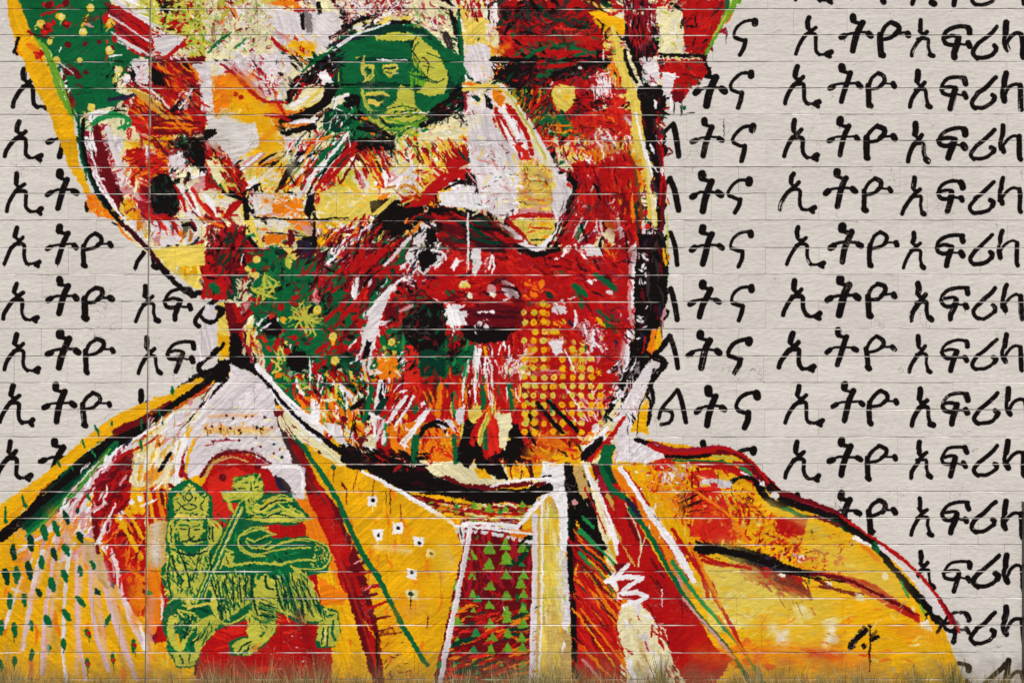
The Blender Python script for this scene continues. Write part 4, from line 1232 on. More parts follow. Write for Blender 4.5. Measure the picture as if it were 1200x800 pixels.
BODY_TEXT = ['''T 240 440 5
P l 0,180 60,100 130,20 310,0 360,60 360,190 440,400 540,520 580,560 560,700 380,700 370,520 240,440 120,420 0,460
F 70 60 11 5 10 WlYOy 0.3 0,200 360,200 380,330 0,350
F 30 50 11 5 20 lwW 0.3 0,60 350,60 430,420 0,420
P Y 0,320 360,330 360,348 0,348
S O 22/.4 160,140 320,140
S y 24/.4 180,255 360,250
D K 7 140,150 80,245 305,262 330,395 62,340 165,290
D k 8 170,245 235,255 95,265 240,290
D C 9 295,145 350,260 390,408 415,450 175,230 30,260
D B 8 240,150 165,262 240,275
S C 8/.3 60,385 150,375
S R 10/.3 0,410 20,400
S y 16/.2 250,385 340,385
S y 34/.2 390,470 420,450
P D 380,200 500,200 560,340 660,520 760,700 820,800 650,800 560,600 500,470 440,350
F 50 90 16 60 8 DRRCk 0.2 400,200 500,200 720,620 800,800 660,800 500,440
S k 34/.3 400,240 440,310
S k 34/.3 490,440 560,540
S e 20/.3 650,740 660,790
P K 355,50 400,80 480,150 510,200 410,170 360,180
P c 490,200 560,290 680,370 800,480 860,560 700,530 600,400 520,300
S P 24/.2 600,360 800,500
P Y 560,360 700,500 880,560 960,600 1060,640 1200,720 1200,800 820,800 760,680 660,500
F 60 80 16 40 15 YYYO 0.2 560,360 800,520 1200,730 1200,800 840,800
S G 28/.1/.9 550,370 600,450 680,570 760,690 810,800
S C 16/.1/.9 380,40 480,150 620,260 740,350
S W 34/.1/.9 410,60 470,130 560,230 650,300 710,340
S K 34/.1/.9 560,270 650,340 740,400 820,460
P K 800,400 850,420 940,450 1060,460 1200,530 1200,700 1060,620 940,550 860,550 790,500
F 60 50 12 30 20 KKdK 0.3 800,420 1200,520 1200,690 860,550
S W 20/.1/.9 920,560 1010,610 1100,660 1200,720
D G 18 755,530
S G 5 755,530 755,600
S D 6 850,560 850,600
S D 6 965,600 970,640
S D 6 1005,630 1010,700
S D 6 1040,660 1025,700
S D 6 1075,640 1075,740
S D 5 1150,700 1150,750
P W 950,690 1030,720 1000,760 950,750
D n 9 980,732
S W 5 975,750 980,800
D d 11 410,250 670,445
S k 6 410,280 405,330
P G 400,20 1200,0 1200,100 1040,190 880,190 520,190 440,80
F 180 60 16 70 40 GgRyYeDWKRc 0.2 400,0 1200,0 1200,200 520,200
P O 520,120 760,120 800,200 940,180 930,440 760,350 600,230
F 70 70 16 80 15 OYRrgWO 0.2 520,100 960,120 940,430 700,330
P K 900,190 990,180 960,300 900,260
S W 44/.1/.9 650,165 655,250
S W 26/.1 560,90 580,140
P Y 820,280 930,250 930,360 840,360
D D 20 815,250 915,378
S D 6 815,250 810,320
S D 6 915,378 915,430
S K 6 905,190 870,310 855,410
S g 14/.1 900,200 910,270
S L 30/.1 720,100 715,160
P l 800,40 880,130 870,160 810,140
P K 870,60 910,50 900,150 870,150
S W 20/.1 900,90 920,130 900,150
S W 8 1040,40 1052,195
S e 60/.2 960,80 940,240
S R 26/.2 1000,60 960,130
S l 30/.1/.9 1015,150 1010,340
S l 40/.2 1020,370 1020,440
S W 26/.1 1170,130 1120,200 1080,270
S m 24/.1 1080,280 1050,330
S l 40/.2 750,300 850,340 960,430
S W 20/.1 960,420 1180,470
P l 700,270 800,290 830,420 760,360
D R 20 725,350
S W 26/.1 1200,350 1140,420
P O 1080,290 1200,250 1200,440 1080,430
T 440 440 5
P R 0,0 1400,0 1400,150 1200,400 1080,520 500,500 0,460
F 220 100 17 -75 18 RrRDORCr 0.2 40,0 1300,0 1080,500 500,500 100,460
F 60 70 14 -50 20 WGKrRD 0.2 0,20 200,20 300,160 100,380 0,300
S e 30/.1 300,40 420,60
S W 30/.1 180,120 120,200 80,270
S m 34/.1 60,290 50,400
S W 24/.1 50,330 40,400
S P 30/.2 0,200 20,330
S W 34/.1 310,190 240,280 150,410
S K 44/.2 40,0 30,130
S Y 24/.1 180,230 180,250
S G 24/.1 240,160 230,220
P O 60,300 240,270 500,260 560,500 300,500 100,440
F 70 60 14 70 40 OrYOWR 0.2 60,300 480,260 560,500 120,450
S K 24/.1 250,370 280,310 340,285 400,310 405,330
D l 22 370,270 400,290
S l 26/.1 420,270 480,330
S G 36/.1/.9 240,370 230,430 240,510
S G 40/.1/.9 465,370 470,510
S e 38/.2/.9 455,110 465,230
S O 38/.1/.9 380,50 360,230
S W 12/.1/.9 515,0 520,80 515,190
S W 16/.1/.9 580,0 585,180
S W 10/.1/.9 675,0 680,180
S R 20/.1 500,80 560,40
S G 40/.1/.9 620,60 620,180
S G 34/.1/.9 780,40 800,200
S D 26/.1 860,80 890,140
S W 40/.1 500,190 500,250
S L 60/.1 600,200 560,250
S y 16/.1 690,170 640,250 610,330 600,400
S m 22/.1/.9 635,290 640,420
P r 650,250 720,230 730,480 660,480
S y 50/.1/.9 750,240 765,320 760,440
S W 30/.1 780,230 780,300
S y 20/.1 770,460 740,500
P K 500,270 580,270 540,410 500,430
S W 7 540,270 520,350
P K 770,285 840,290 870,400 880,500 800,510 740,500 790,430
P K 580,420 620,410 640,490 700,460 740,520 780,600 720,610 640,560 580,540
P y 520,450 580,450 580,520 490,510
P c 320,530 580,510 660,600 780,620 1010,580 980,640 640,660 500,650 400,590
P Y 580,540 640,550 680,600 600,600
P Y 760,520 960,510 1200,400 1200,520 960,600 780,600
F 50 60 12 75 20 YyYOK 0.2 780,510 1100,510 920,600 790,600
F 50 60 16 10 30 OrRyYO 0.2 960,340 1400,300 1200,500 960,510
P K 940,160 1010,220 1090,340 1070,360 1000,270 940,190
P K 880,200 930,200 970,330 920,320
S d 24/.1/.9 860,480 880,420 920,600
S D 8/.1 870,490 920,610
S D 8/.1 790,520 795,600
P W 980,500 1120,510 1120,600 1200,700 1200,800 960,800 960,620
S K 10/.2 980,590 1030,580
P K 1100,530 1130,520 1160,520 1180,650 1200,660 1200,800 1130,800 1110,640
D L 18 890,55 943,55 998,55 1050,60 1103,62 1155,65 888,103 943,103 998,105 1100,117 1150,115 888,157 938,157 990,160 1040,215 1100,220 1150,222 882,208 935,208 882,260 935,262 990,262 1045,262 1095,272 1150,275 1150,165
D Y 9 888,103 1103,62 998,105 1100,220 1040,215 882,260 1095,272
P D 360,585 440,590 500,630 640,640 920,620 920,640 640,665 500,650
S D 26/.1 930,640 1000,625
P K 0,460 120,480 200,530 300,540 340,610 440,650 640,665 800,670 940,640 980,690 900,800 760,740 640,760 500,720 300,690 200,680 0,590
F 60 60 14 15 12 KKdK 0.3 0,460 300,550 440,660 940,660 700,750 200,680
P D 180,690 360,720 640,770 860,740 930,780 860,800 330,800
F 60 70 12 5 15 DRgLORD 0.3 180,690 600,760 880,740 900,800 320,800
P Y 0,600 120,670 300,780 320,800 0,800
S W 22/.1/.9 0,600 120,670 220,730 340,800
S W 20/.1/.9 980,700 940,750 890,800
P Y 960,730 1040,720 960,800 920,800
S K 14/.1 1160,380 1200,420''',
'''T 640 440 5
F 70 50 12 -45 30 WPRDlcr 0.2 220,50 480,50 440,250 300,330 200,260
S K 30/.1/.9 530,0 500,60 450,150
P l 550,0 600,30 580,130 540,240 480,360 400,380 420,200 500,100
F 60 60 10 75 12 WlWKPl 0.3 500,40 600,20 530,260 440,380 420,200
S K 24/.1/.9 650,0 600,60 625,100 610,200 595,280
P Y 560,180 600,130 600,300 600,340 490,330
S y 12/.1 580,100 550,200
S K 7/.2 590,90 545,190 530,350
S R 24/.1 455,240 400,330 350,400
S e 20/.1 340,200 350,270
S K 14/.1 340,230 400,260 440,210
S W 20/.1 400,260 440,230 450,200
S W 60/.1 290,310 280,320
D c 24 415,150
S W 44/.1/.9 330,360 280,400 230,440
P K 200,470 330,370 340,390 250,500 210,500
S R 24/.1 370,390 300,440 260,500
S O 20/.1 340,420 290,480
P L 340,440 400,400 380,450 330,470
P G 330,400 400,400 380,560 300,520 320,460
P e 320,560 380,540 380,620 340,600
S Y 30/.1 20,530 200,500
S K 10/.1 150,350 210,450
P l 400,370 500,370 620,400 640,470 500,500 400,500
F 30 50 12 -50 20 WlPl 0.3 440,390 640,410 600,490 400,490
P Y 400,500 640,470 1200,480 1200,800 640,800
F 160 36 12 60 50 OrRYyPOWY 0.3 420,510 700,490 1100,510 1200,800 600,800
P r 620,460 740,440 720,540 640,560
F 60 34 12 -50 40 RrOR 0.2 600,470 780,460 700,640 600,700
P l 880,600 1080,600 1080,650 880,650
D r 18 980,640 960,730 920,790
F 50 30 8 20 60 KODk 0.2 780,690 920,680 920,780 800,800
S K 18/.3 800,770 860,750 910,730
S K 14/.3 850,700 910,685
F 30 26 7 40 70 RDO 0.2 1080,700 1190,700 1190,780 1080,780
S K 6 862,480 862,700
S D 5 1005,560 1010,660
S K 26/.1/.9 530,370 620,400 740,450 860,470 960,460
S C 26/.1/.9 630,390 740,430 880,430 1040,420 1120,460 1200,510
S D 30/.1/.9 700,460 860,470 980,450 1100,450
S G 12/.1 700,490 900,500 1040,495
S L 16/.2 980,470 1080,480 1150,520
S R 28/.1/.9 860,510 1000,540 1120,580
S O 12/.2 760,510 1000,520
S W 20/.1 1120,540 1200,570
S m 18/.1 1120,510 1200,590
S K 24/.2 1090,620 1110,600 1140,590 1200,600
S K 6 1085,650 1080,660
P W 0,530 120,510 120,600 130,800 0,800
P Y 0,700 30,720 30,800 0,800
S K 8 0,590 30,580
P K 100,530 160,525 165,600 200,650 220,700 250,800 130,800 120,680
P t 170,530 230,520 250,700 200,650
F 10 20 8 80 30 yOt 0.3 170,530 220,530 240,640 180,600
S n 30/.1 240,620 240,680 220,720
P D 260,500 320,520 380,640 440,800 330,800 290,640
S W 24/.1/.9 225,520 260,620 310,740 330,800
S R 14/.1 260,700 300,790
S W 8 320,610 310,660
P O 380,530 430,560 520,680 600,800 430,800 380,680
S C 40/.1/.9 310,600 400,800
S y 24/.1/.9 360,700 420,800
S e 50/.2 350,580 390,670 440,740 490,780
S G 30/.1 360,580 400,650
S O 40/.1/.9 400,560 480,680 540,760
S C 14/.1/.9 430,540 520,650 600,770
S W 22/.1/.9 430,540 500,640 560,730 600,800
T 0 490 5
P Y 0,500 200,370 330,290 480,130 640,0 820,0 640,110 500,200 330,340 220,460 0,680
P G 400,260 640,120 700,110 560,300 400,410 300,500 150,700 100,700 280,410
P K 0,690 100,610 220,450 330,340 480,220 640,110 840,0 940,0 700,120 560,200 400,290 280,420 200,520 100,650 60,710
P K 80,690 140,640 120,710 90,710
S e 40/.2 300,420 440,290 600,150
S m 22/.1/.9 150,700 260,560 380,420 500,310
S g 14/.1/.9 260,590 400,430 520,300 640,170
S R 24/.2 820,0 740,60 660,110
P D 640,40 760,20 860,0 820,60 700,90
D G 12 480,150 560,100 570,130 345,325 130,480 150,510 30,560 30,600 20,690 405,240 655,55
S G 20/.1 560,90 575,140
S G 18/.1 475,140 495,180
S m 16/.1 650,50 660,90
S G 20/.1 125,455 150,520
S G 18/.1 340,305 355,340
S G 16/.1 30,540 25,610
S L 14/.2 60,470 20,520
P l 640,120 560,280 400,440 260,600 160,720 300,1000 560,1000 560,560 500,500
P Y 0,700 160,720 260,600 330,560 400,560 440,720 420,1600 0,1600
F 80 120 22 -65 12 YOYOP 0.2 0,720 420,580 440,1400 0,1500
P P 460,560 560,520 560,700 480,700
F 90 90 13 -60 12 lPWcPl 0.2 260,620 540,300 560,540 540,720 420,720
P R 560,330 700,110 840,60 900,20 760,270 760,480 720,560 850,560 850,800 800,800 640,800 560,720 530,560
P D 560,230 700,110 860,130 780,250 760,420 560,420
F 90 80 17 -50 20 DRRCD 0.2 560,330 720,130 800,200 760,430 740,560 560,540
P r 560,620 850,560 850,800 600,800
F 50 60 14 -60 30 OrRP 0.2 540,580 760,560 860,800 600,800
S W 26/.1/.9 910,30 820,100 730,160 690,200
S R 16/.1 920,60 840,140 720,200
S n 30/.1 800,100 740,150
S W 24/.1/.9 740,140 680,190 610,220
S W 20/.1/.9 670,220 620,280 570,320
S W 16/.1/.9 650,240 600,310
S L 14/.1 660,130 600,210
S R 14/.1 540,400 480,480 440,550
S l 14/.1 560,380 500,500 440,580 370,700
S W 14/.1 620,490 540,560 500,620
S P 14/.1 740,330 700,390
S k 22/.2/.9 560,600 565,790
S l 24/.2 640,580 590,700
S D 10/.1 370,640 350,680
P t 780,120 920,130 940,200 850,400 770,410
F 40 50 12 70 20 ytOYl 0.2 770,130 930,130 900,400 770,400
P c 900,100 1060,100 1060,440 1000,440 920,260 860,370
P O 880,340 960,270 1000,290 1000,400 880,400
S W 34/.2/.9 1100,130 1060,240 1050,380
S D 30/.1/.9 1130,130 1080,230 1060,330
S D 8 985,310 985,400
S O 28/.1/.9 1180,120 1120,200 1100,280
D C 30 1090,320
S D 20/.2 990,390 1020,410
P l 1120,180 1200,160 1200,300 1120,340
F 20 20 8 30 60 CWPKl 0.2 1110,180 1200,160 1200,340 1100,350
P R 860,400 1020,420 1010,580 870,640
S Y 24/.1/.9 870,420 900,560 920,620
S O 26/.1/.9 920,420 960,580
S R 14/.1/.9 900,420 940,580
S Y 14/.1/.9 980,430 1000,560
S R 20/.1/.9 960,420 1000,580
D W 16 820,465 770,490
S l 26/.1 700,555 740,545
S W 16/.1 840,510 900,470
S Y 26/.1/.9 680,590 740,690 820,780 840,800
S Y 30/.1/.9 740,540 800,620 840,700
S W 4 850,570 850,650
S W 4 680,650 670,800
D B 12 930,145
D k 10 925,155
S G 22/.1 830,160 830,210
S e 24/.2 940,0 950,60
S G 12/.1 790,260 800,280
S K 30/.1 1130,0 1080,40 1020,110
S K 12/.1 960,240 930,280
S K 5 1015,120 1015,340
P t 860,650 980,620 970,800 860,800
P G 980,430 1200,400 1200,800 970,800
S D 22/.1/.9 565,740 568,790
S G 30/.1/.7 245,640 275,710
S G 24/.1/.7 310,610 340,680
S e 26/.1/.7 380,560 405,610
S G 30/.1/.7 175,700 180,760
S G 26/.1/.7 455,690 475,720
S G 34/.1/.7 85,750 90,830
S G 30/.1/.7 310,760 315,800
S G 26/.1/.7 385,750 390,790
S G 20/.1 510,440 530,480
S e 16/.1 455,530 450,560
S G 14/.1 545,320 545,360''',
'''T 400 580 5
F 60 90 18 88 6 YYOY 0.3 0,0 300,0 640,200 560,1100 0,1100
P R -200,200 0,170 60,240 320,790 300,1200 -300,1200 -240,600
P r -20,340 100,300 240,560 280,800 40,800
P Y 90,320 160,380 330,760 340,1000 120,900 40,560 60,440
S R 26/.1 0,360 90,330
S D 22/.1 20,400 120,360
S R 26/.1 20,430 150,390
S D 24/.1 60,500 180,490
S R 34/.1 130,590 220,545
S P 10/.1 20,400 110,350
S P 10/.1 140,580 200,555
S R 24/.1 190,665 260,625
S D 14/.1 160,720 290,705
S R 40/.1 0,460 60,560 120,680 150,800
S D 24/.1 40,480 100,620 140,700
S D 8 200,790 290,780
S G 30/.1/.95 -110,-60 -40,60 20,150 110,290 190,420 260,560 320,680 380,790 480,960
P W 150,20 210,15 215,60 190,90 165,70
P W 190,200 235,200 240,240 200,270
P W 300,170 350,170 355,215 300,215
P W 440,240 480,250 475,290 440,280
P c 480,310 540,310 550,360 500,370
P W 390,430 450,450 440,490 400,470
P c 370,540 440,550 440,600 380,600
D e 11 180,32 328,192 215,232 452,270 525,342 413,450 407,577
S W 8 180,70 180,95
S W 8 215,250 215,280
S W 7 465,290 465,320
S W 8 520,360 520,400
S K 7 405,590 403,650
S D 7 503,700 503,780
S D 4 275,0 275,100
P c 560,340 640,280 630,400 580,380
S D 14/.3 660,300 640,420 600,620
P D 700,130 1060,130 1060,200 1120,240 1110,1300 520,1300 570,800 640,560 690,300
F 160 90 16 -12 20 RDRRCOD 0.3 620,620 1110,560 1110,1150 540,1150
F 70 90 16 88 12 RDRC 0.3 700,220 1110,240 1110,620 640,600
P O 980,190 1130,200 1110,270 1000,270
F 60 90 12 6 8 DOcRL 0.3 560,50 1120,60 1040,170 680,170
A g 30 675,65 770,125 860,75 1055,80
A m 22 675,70 1055,85
A g 34 865,295 765,350 965,350 860,405 768,465 965,462 870,525 1050,515 670,525 775,575 965,580 665,640 770,685 965,690 680,735 870,745 1065,745
A m 22 870,640 1065,635 1055,400 800,240 960,225
S g 14/.3 1080,330 1020,400
S e 36/.1 1110,250 1060,360 960,410
S e 20/.1 1020,300 1015,400
P K 1050,260 1110,230 1110,280 1060,290
S e 20/.2 890,580 900,600
S G 24/.2 1030,580 1030,620
A g 32 785,990 1064,990 940,1010 865,1060 667,1010 860,860 660,930
T 340 640 4
A g 24 785,350 935,355 1090,355 865,410 1015,405 785,440 935,450 1090,445 860,495
A m 22 780,530 880,590 700,555 980,600 1085,590
F 40 70 14 -20 16 ROrDe 0.3 700,480 1130,420 1120,640 660,640
S R 14/.1 780,470 820,570
S W 6 1005,280 1005,310
T 400 580 5
P Y 1130,60 1160,0 1260,0 1260,120 1200,160 1140,200
S W 22/.1/.95 340,-10 460,50 560,120 650,170
S W 22/.1/.95 640,185 760,178 900,178 1030,195
S l 22/.1/.95 650,210 760,210 880,225 1000,250 1120,275
S W 22/.1/.95 1190,0 1120,70 1070,130 1030,190
S l 30/.1/.95 700,190 710,260 690,320 660,450 620,610 580,760 540,960 480,1120
S R 7/.1/.95 685,330 655,450
S W 12/.1/.95 700,250 640,520 570,800 500,1060
S e 10/.1 695,190 710,250
S l 34/.1/.95 1135,120 1140,500 1125,800 1130,1120
S y 14/.1/.95 1155,250 1150,800 1150,1100
S W 12/.1/.95 1160,130 1162,500 1160,1100
T 600 580 5
P t 155,20 320,0 330,200 350,540 350,1120 155,1120
P y 160,100 290,100 290,600 280,1100 160,1100
F 90 80 18 88 6 ytLcYt 0.3 160,30 300,30 300,1060 160,1060
P W 230,0 320,0 325,200 335,320 280,330 270,90
F 30 60 10 85 12 WlL 0.3 260,330 340,330 350,560 350,800 280,800
P l 290,330 340,420 360,520 350,660 340,800 290,760
P K 320,0 460,0 470,100 520,260 545,400 460,380 400,200 370,110 350,540 330,300
P e 325,100 355,140 350,480 335,470
P B 350,510 380,500 400,800 400,1120 350,1120
S k 44/.1/.95 372,520 375,800 375,1120
S d 26/.2/.95 405,800 405,1100
D t 16 355,75
P D 360,130 390,200 480,260 550,440 560,540 460,480 380,400 355,460
P R 380,380 600,600 800,800 1000,1120 380,1120
F 120 120 16 50 6 RRrDRr 0.2 380,420 580,600 620,800 680,1100 390,1110
S m 26/.1/.95 400,200 480,290
S D 20/.1 470,60 560,280
S R 26/.1/.95 385,240 470,330 560,450
S m 30/.1/.95 395,340 470,420 600,560
S Y 12/.1/.95 440,370 560,480
S R 12/.1 420,400 500,470
S e 18/.1/.95 410,420 520,540 600,620
S O 16/.1/.95 430,460 530,560 640,660
S G 20/.1/.95 420,540 520,640
S O 26/.1/.95 480,610 600,730 660,860
S O 22/.1/.95 390,500 500,600 590,690
S O 22/.1/.95 400,880 520,1000 640,1100
S P 14/.1/.95 410,960 520,1080
S O 14/.1/.95 600,540 640,720
S R 16/.1/.95 380,760 560,900
P c 430,50 470,20 540,220 570,320 640,430 620,560 600,570 560,440 540,300 480,200
F 20 40 14 60 12 cstL 0.3 450,40 550,200 630,500 560,420
P R 500,0 740,0 800,240 900,560 1200,1000 900,980 820,800 740,620 620,400
F 70 110 18 60 6 RRDR 0.2 520,0 700,0 800,400 1000,800 1150,1000 900,960 640,420
S W 24/.1/.95 470,0 530,110 590,250 615,340
S W 8/.1 620,260 615,330
S s 30/.1/.95 560,0 610,90
S s 16/.1/.95 570,140 660,310 740,440 755,480
S c 7 755,300 750,360 735,440
S c 8 805,130 800,260 770,340
S W 8/.1 735,490 720,540
P W 570,480 640,410 660,400 650,460 720,460 740,490 690,540 780,545 790,575 740,600 640,590 630,560 650,520 590,490
P c 720,610 810,690 850,760 900,780 940,900 1000,1000 980,1080 860,1120 620,1120 660,900 620,700 660,620
F 60 70 18 60 30 cWltwc 0.3 640,620 740,620 890,800 900,1060 680,1060
F 26 80 18 70 20 tOc 0.3 620,860 900,880 940,1060 660,1080
S K 4 560,760 600,760
S P 8/.2 760,750 960,750
D c 6 815,472
S W 8/.1 870,550 872,610 865,650
S W 8/.1 890,700 890,760
P O 720,0 780,60 900,240 1000,440 1200,760 1100,760 960,560 880,380 800,240 740,120
P Y 640,120 700,160 820,380 1000,620 1160,900 1320,1120 1260,1100 1060,860 920,640 820,460 720,260
S O 44/.1/.95 880,290 920,360
S G 44/.1/.95 600,0 680,80 760,180
S n 40/.1/.95 690,60 720,130
S m 36/.1/.95 720,140 800,300 920,470 1020,620 1160,800 1300,980
S e 16/.1/.95 820,330 960,530 1080,700
S P 20/.1/.95 960,480 1080,640 1200,800
S W 10/.1/.95 940,400 1000,500
S m 28/.1/.95 940,390 1060,560 1180,760
S s 20/.1/.95 1000,540 1120,700
P R 800,130 1000,300 1100,500 1200,680 1180,720 1080,580 980,400
S W 46/.1/.95 800,90 850,160 920,260 1000,390 1070,500
S W 20/.1/.95 730,0 800,100
S D 20/.1/.95 830,120 980,330
S R 26/.1/.95 1080,440 1200,660 1260,800''',
'''T 820 540 5
P Y -60,-20 200,20 440,280 560,340 860,400 1200,720 1400,1300 -60,1300
F 200 60 22 5 25 YtYysOY 0.3 -60,100 440,300 860,400 1160,760 1300,1280 -60,1280
P y 20,600 260,640 480,740 460,820 200,1000 60,1000 0,700
F 50 60 20 5 10 yYsc 0.3 0,620 460,740 460,900 60,980
P r -60,60 80,40 160,250 210,460 60,480 -60,440
F 140 34 13 50 60 rOrRyOD 0.3 -100,20 160,40 420,330 460,460 600,600 300,560 -100,460
P R 20,340 90,340 200,450 120,480 20,450
P R 450,340 620,330 620,420 560,440 450,440
F 60 30 10 -20 40 RrDO 0.3 440,330 630,330 600,460 560,580 440,560
F 50 20 7 30 60 DrO 0.2 460,340 900,450 860,640 600,600
S P 22/.2 550,540 610,590
D W 22 590,570 1085,670 755,725
S W 16/.1 1070,660 1100,680
S D 8/.1 620,540 680,520 740,550
S r 12/.1 600,580 700,560
D R 16 800,590 820,560
S R 7/.1 780,550 850,600
S K 4 655,390 655,430
S K 4 630,415 690,415
P l 0,110 90,100 200,120 190,160 0,150
D r 20 85,145 70,215
S K 5 105,60 105,130
F 30 24 5 0 60 DO 0.1 180,190 320,190 330,300 190,290
S K 16/.1/.8 190,130 230,95 300,100 360,140
S K 5 185,150 185,180
S R 6 310,110 310,170
S m 14/.1 230,40 300,80
S W 10/.1 260,60 300,90
S R 30/.1/.95 0,20 150,40 240,80 300,110
S K 22/.1/.95 260,70 330,110 380,130
S R 26/.1/.95 200,10 300,30 360,70 420,130 480,180
S D 14/.1/.95 260,30 350,90 450,160 560,200
S K 36/.1/.95 330,110 370,190 430,250 500,260
S K 46/.1/.95 380,110 440,170 480,220
D W 20 435,205
S W 12/.1 345,110 375,130
S K 26/.1/.95 470,240 600,270 740,320 840,370
S D 34/.1/.95 470,190 580,240 700,290 820,340 900,410
S C 14/.1/.95 500,185 640,250 780,300
D K 18 570,205
S G 16/.1/.95 480,260 560,300 620,330
S D 14/.1/.95 560,320 700,330 800,380
S e 30/.1/.95 780,350 860,400
S K 40/.1/.95 830,350 900,410 980,460 1040,510
S R 10/.1/.95 830,350 940,420 1080,490 1200,590
S l 22/.1/.95 1060,490 1140,560 1240,680 1420,850
S W 12/.1/.95 910,440 1000,490
S O 24/.1/.95 950,490 1050,580
S G 30/.1/.95 1020,490 1080,560 1130,630
S K 36/.1/.95 1090,580 1160,660 1240,760 1330,860 1390,940
S K 20/.2/.95 1370,900 1420,930 1390,1000
S e 14/.1/.95 1180,680 1300,820
S g 14/.2/.95 1290,840 1330,920
P W 1290,940 1340,930 1360,1000 1310,990
S R 16/.1/.95 1060,480 1180,560 1290,670 1400,800 1490,930 1520,1000
S D 26/.1/.95 1400,800 1500,960
P K -20,460 60,480 200,490 340,530 500,600 640,640 700,660 600,680 460,640 340,590 240,560 0,560
F 30 70 12 15 12 KnKd 0.2 0,470 340,530 640,650 400,620 0,550
S C 26/.1/.95 620,650 800,680 960,740 1100,820 1220,900
S R 30/.1/.95 900,720 1100,830 1280,930
S D 14/.1/.95 700,730 860,760 960,780
P D 220,560 400,600 580,680 640,780 560,800 460,740 300,700 240,640
F 40 50 10 20 30 RDRC 0.3 220,570 600,680 640,800 300,720
S Y 30/.1 20,570 120,580 200,590
S R 12/.1 30,590 150,620
S G 10/.1 170,595 190,585
S D 10/.1 640,760 620,700
S G 10/.2 640,690 640,720
S W 16/.1 460,665 500,670
S Y 20/.1 840,750 940,750
P c 900,770 960,780 970,820 920,820
S D 10/.1 70,710 100,780
S R 20/.1/.95 -60,480 0,640 50,800
F 24 50 6 50 20 DR 0.1 430,760 640,800 640,950 480,860
P c 540,840 640,860 600,960 560,950
D w 26 630,900 500,1000 470,1040 740,950 790,1040 680,1120
F 40 60 30 0 10 OOso 0.3 60,1040 560,1040 560,1260 60,1260
S r 30/.2 600,1100 680,1120
S r 16/.2 930,1130 1000,1140
F 20 50 20 0 10 OYy 0.3 900,1000 1360,1000 1340,1200 900,1160
T 900 600 4
S K 18/.05/.9 400,605 460,548
D K 11 395,625 480,530 450,630
S K 18/.05 487,597 512,582
S K 5/.05 478,535 480,720
S D 5/.2 480,640 473,740
S D 6/.1 740,480 738,505''',
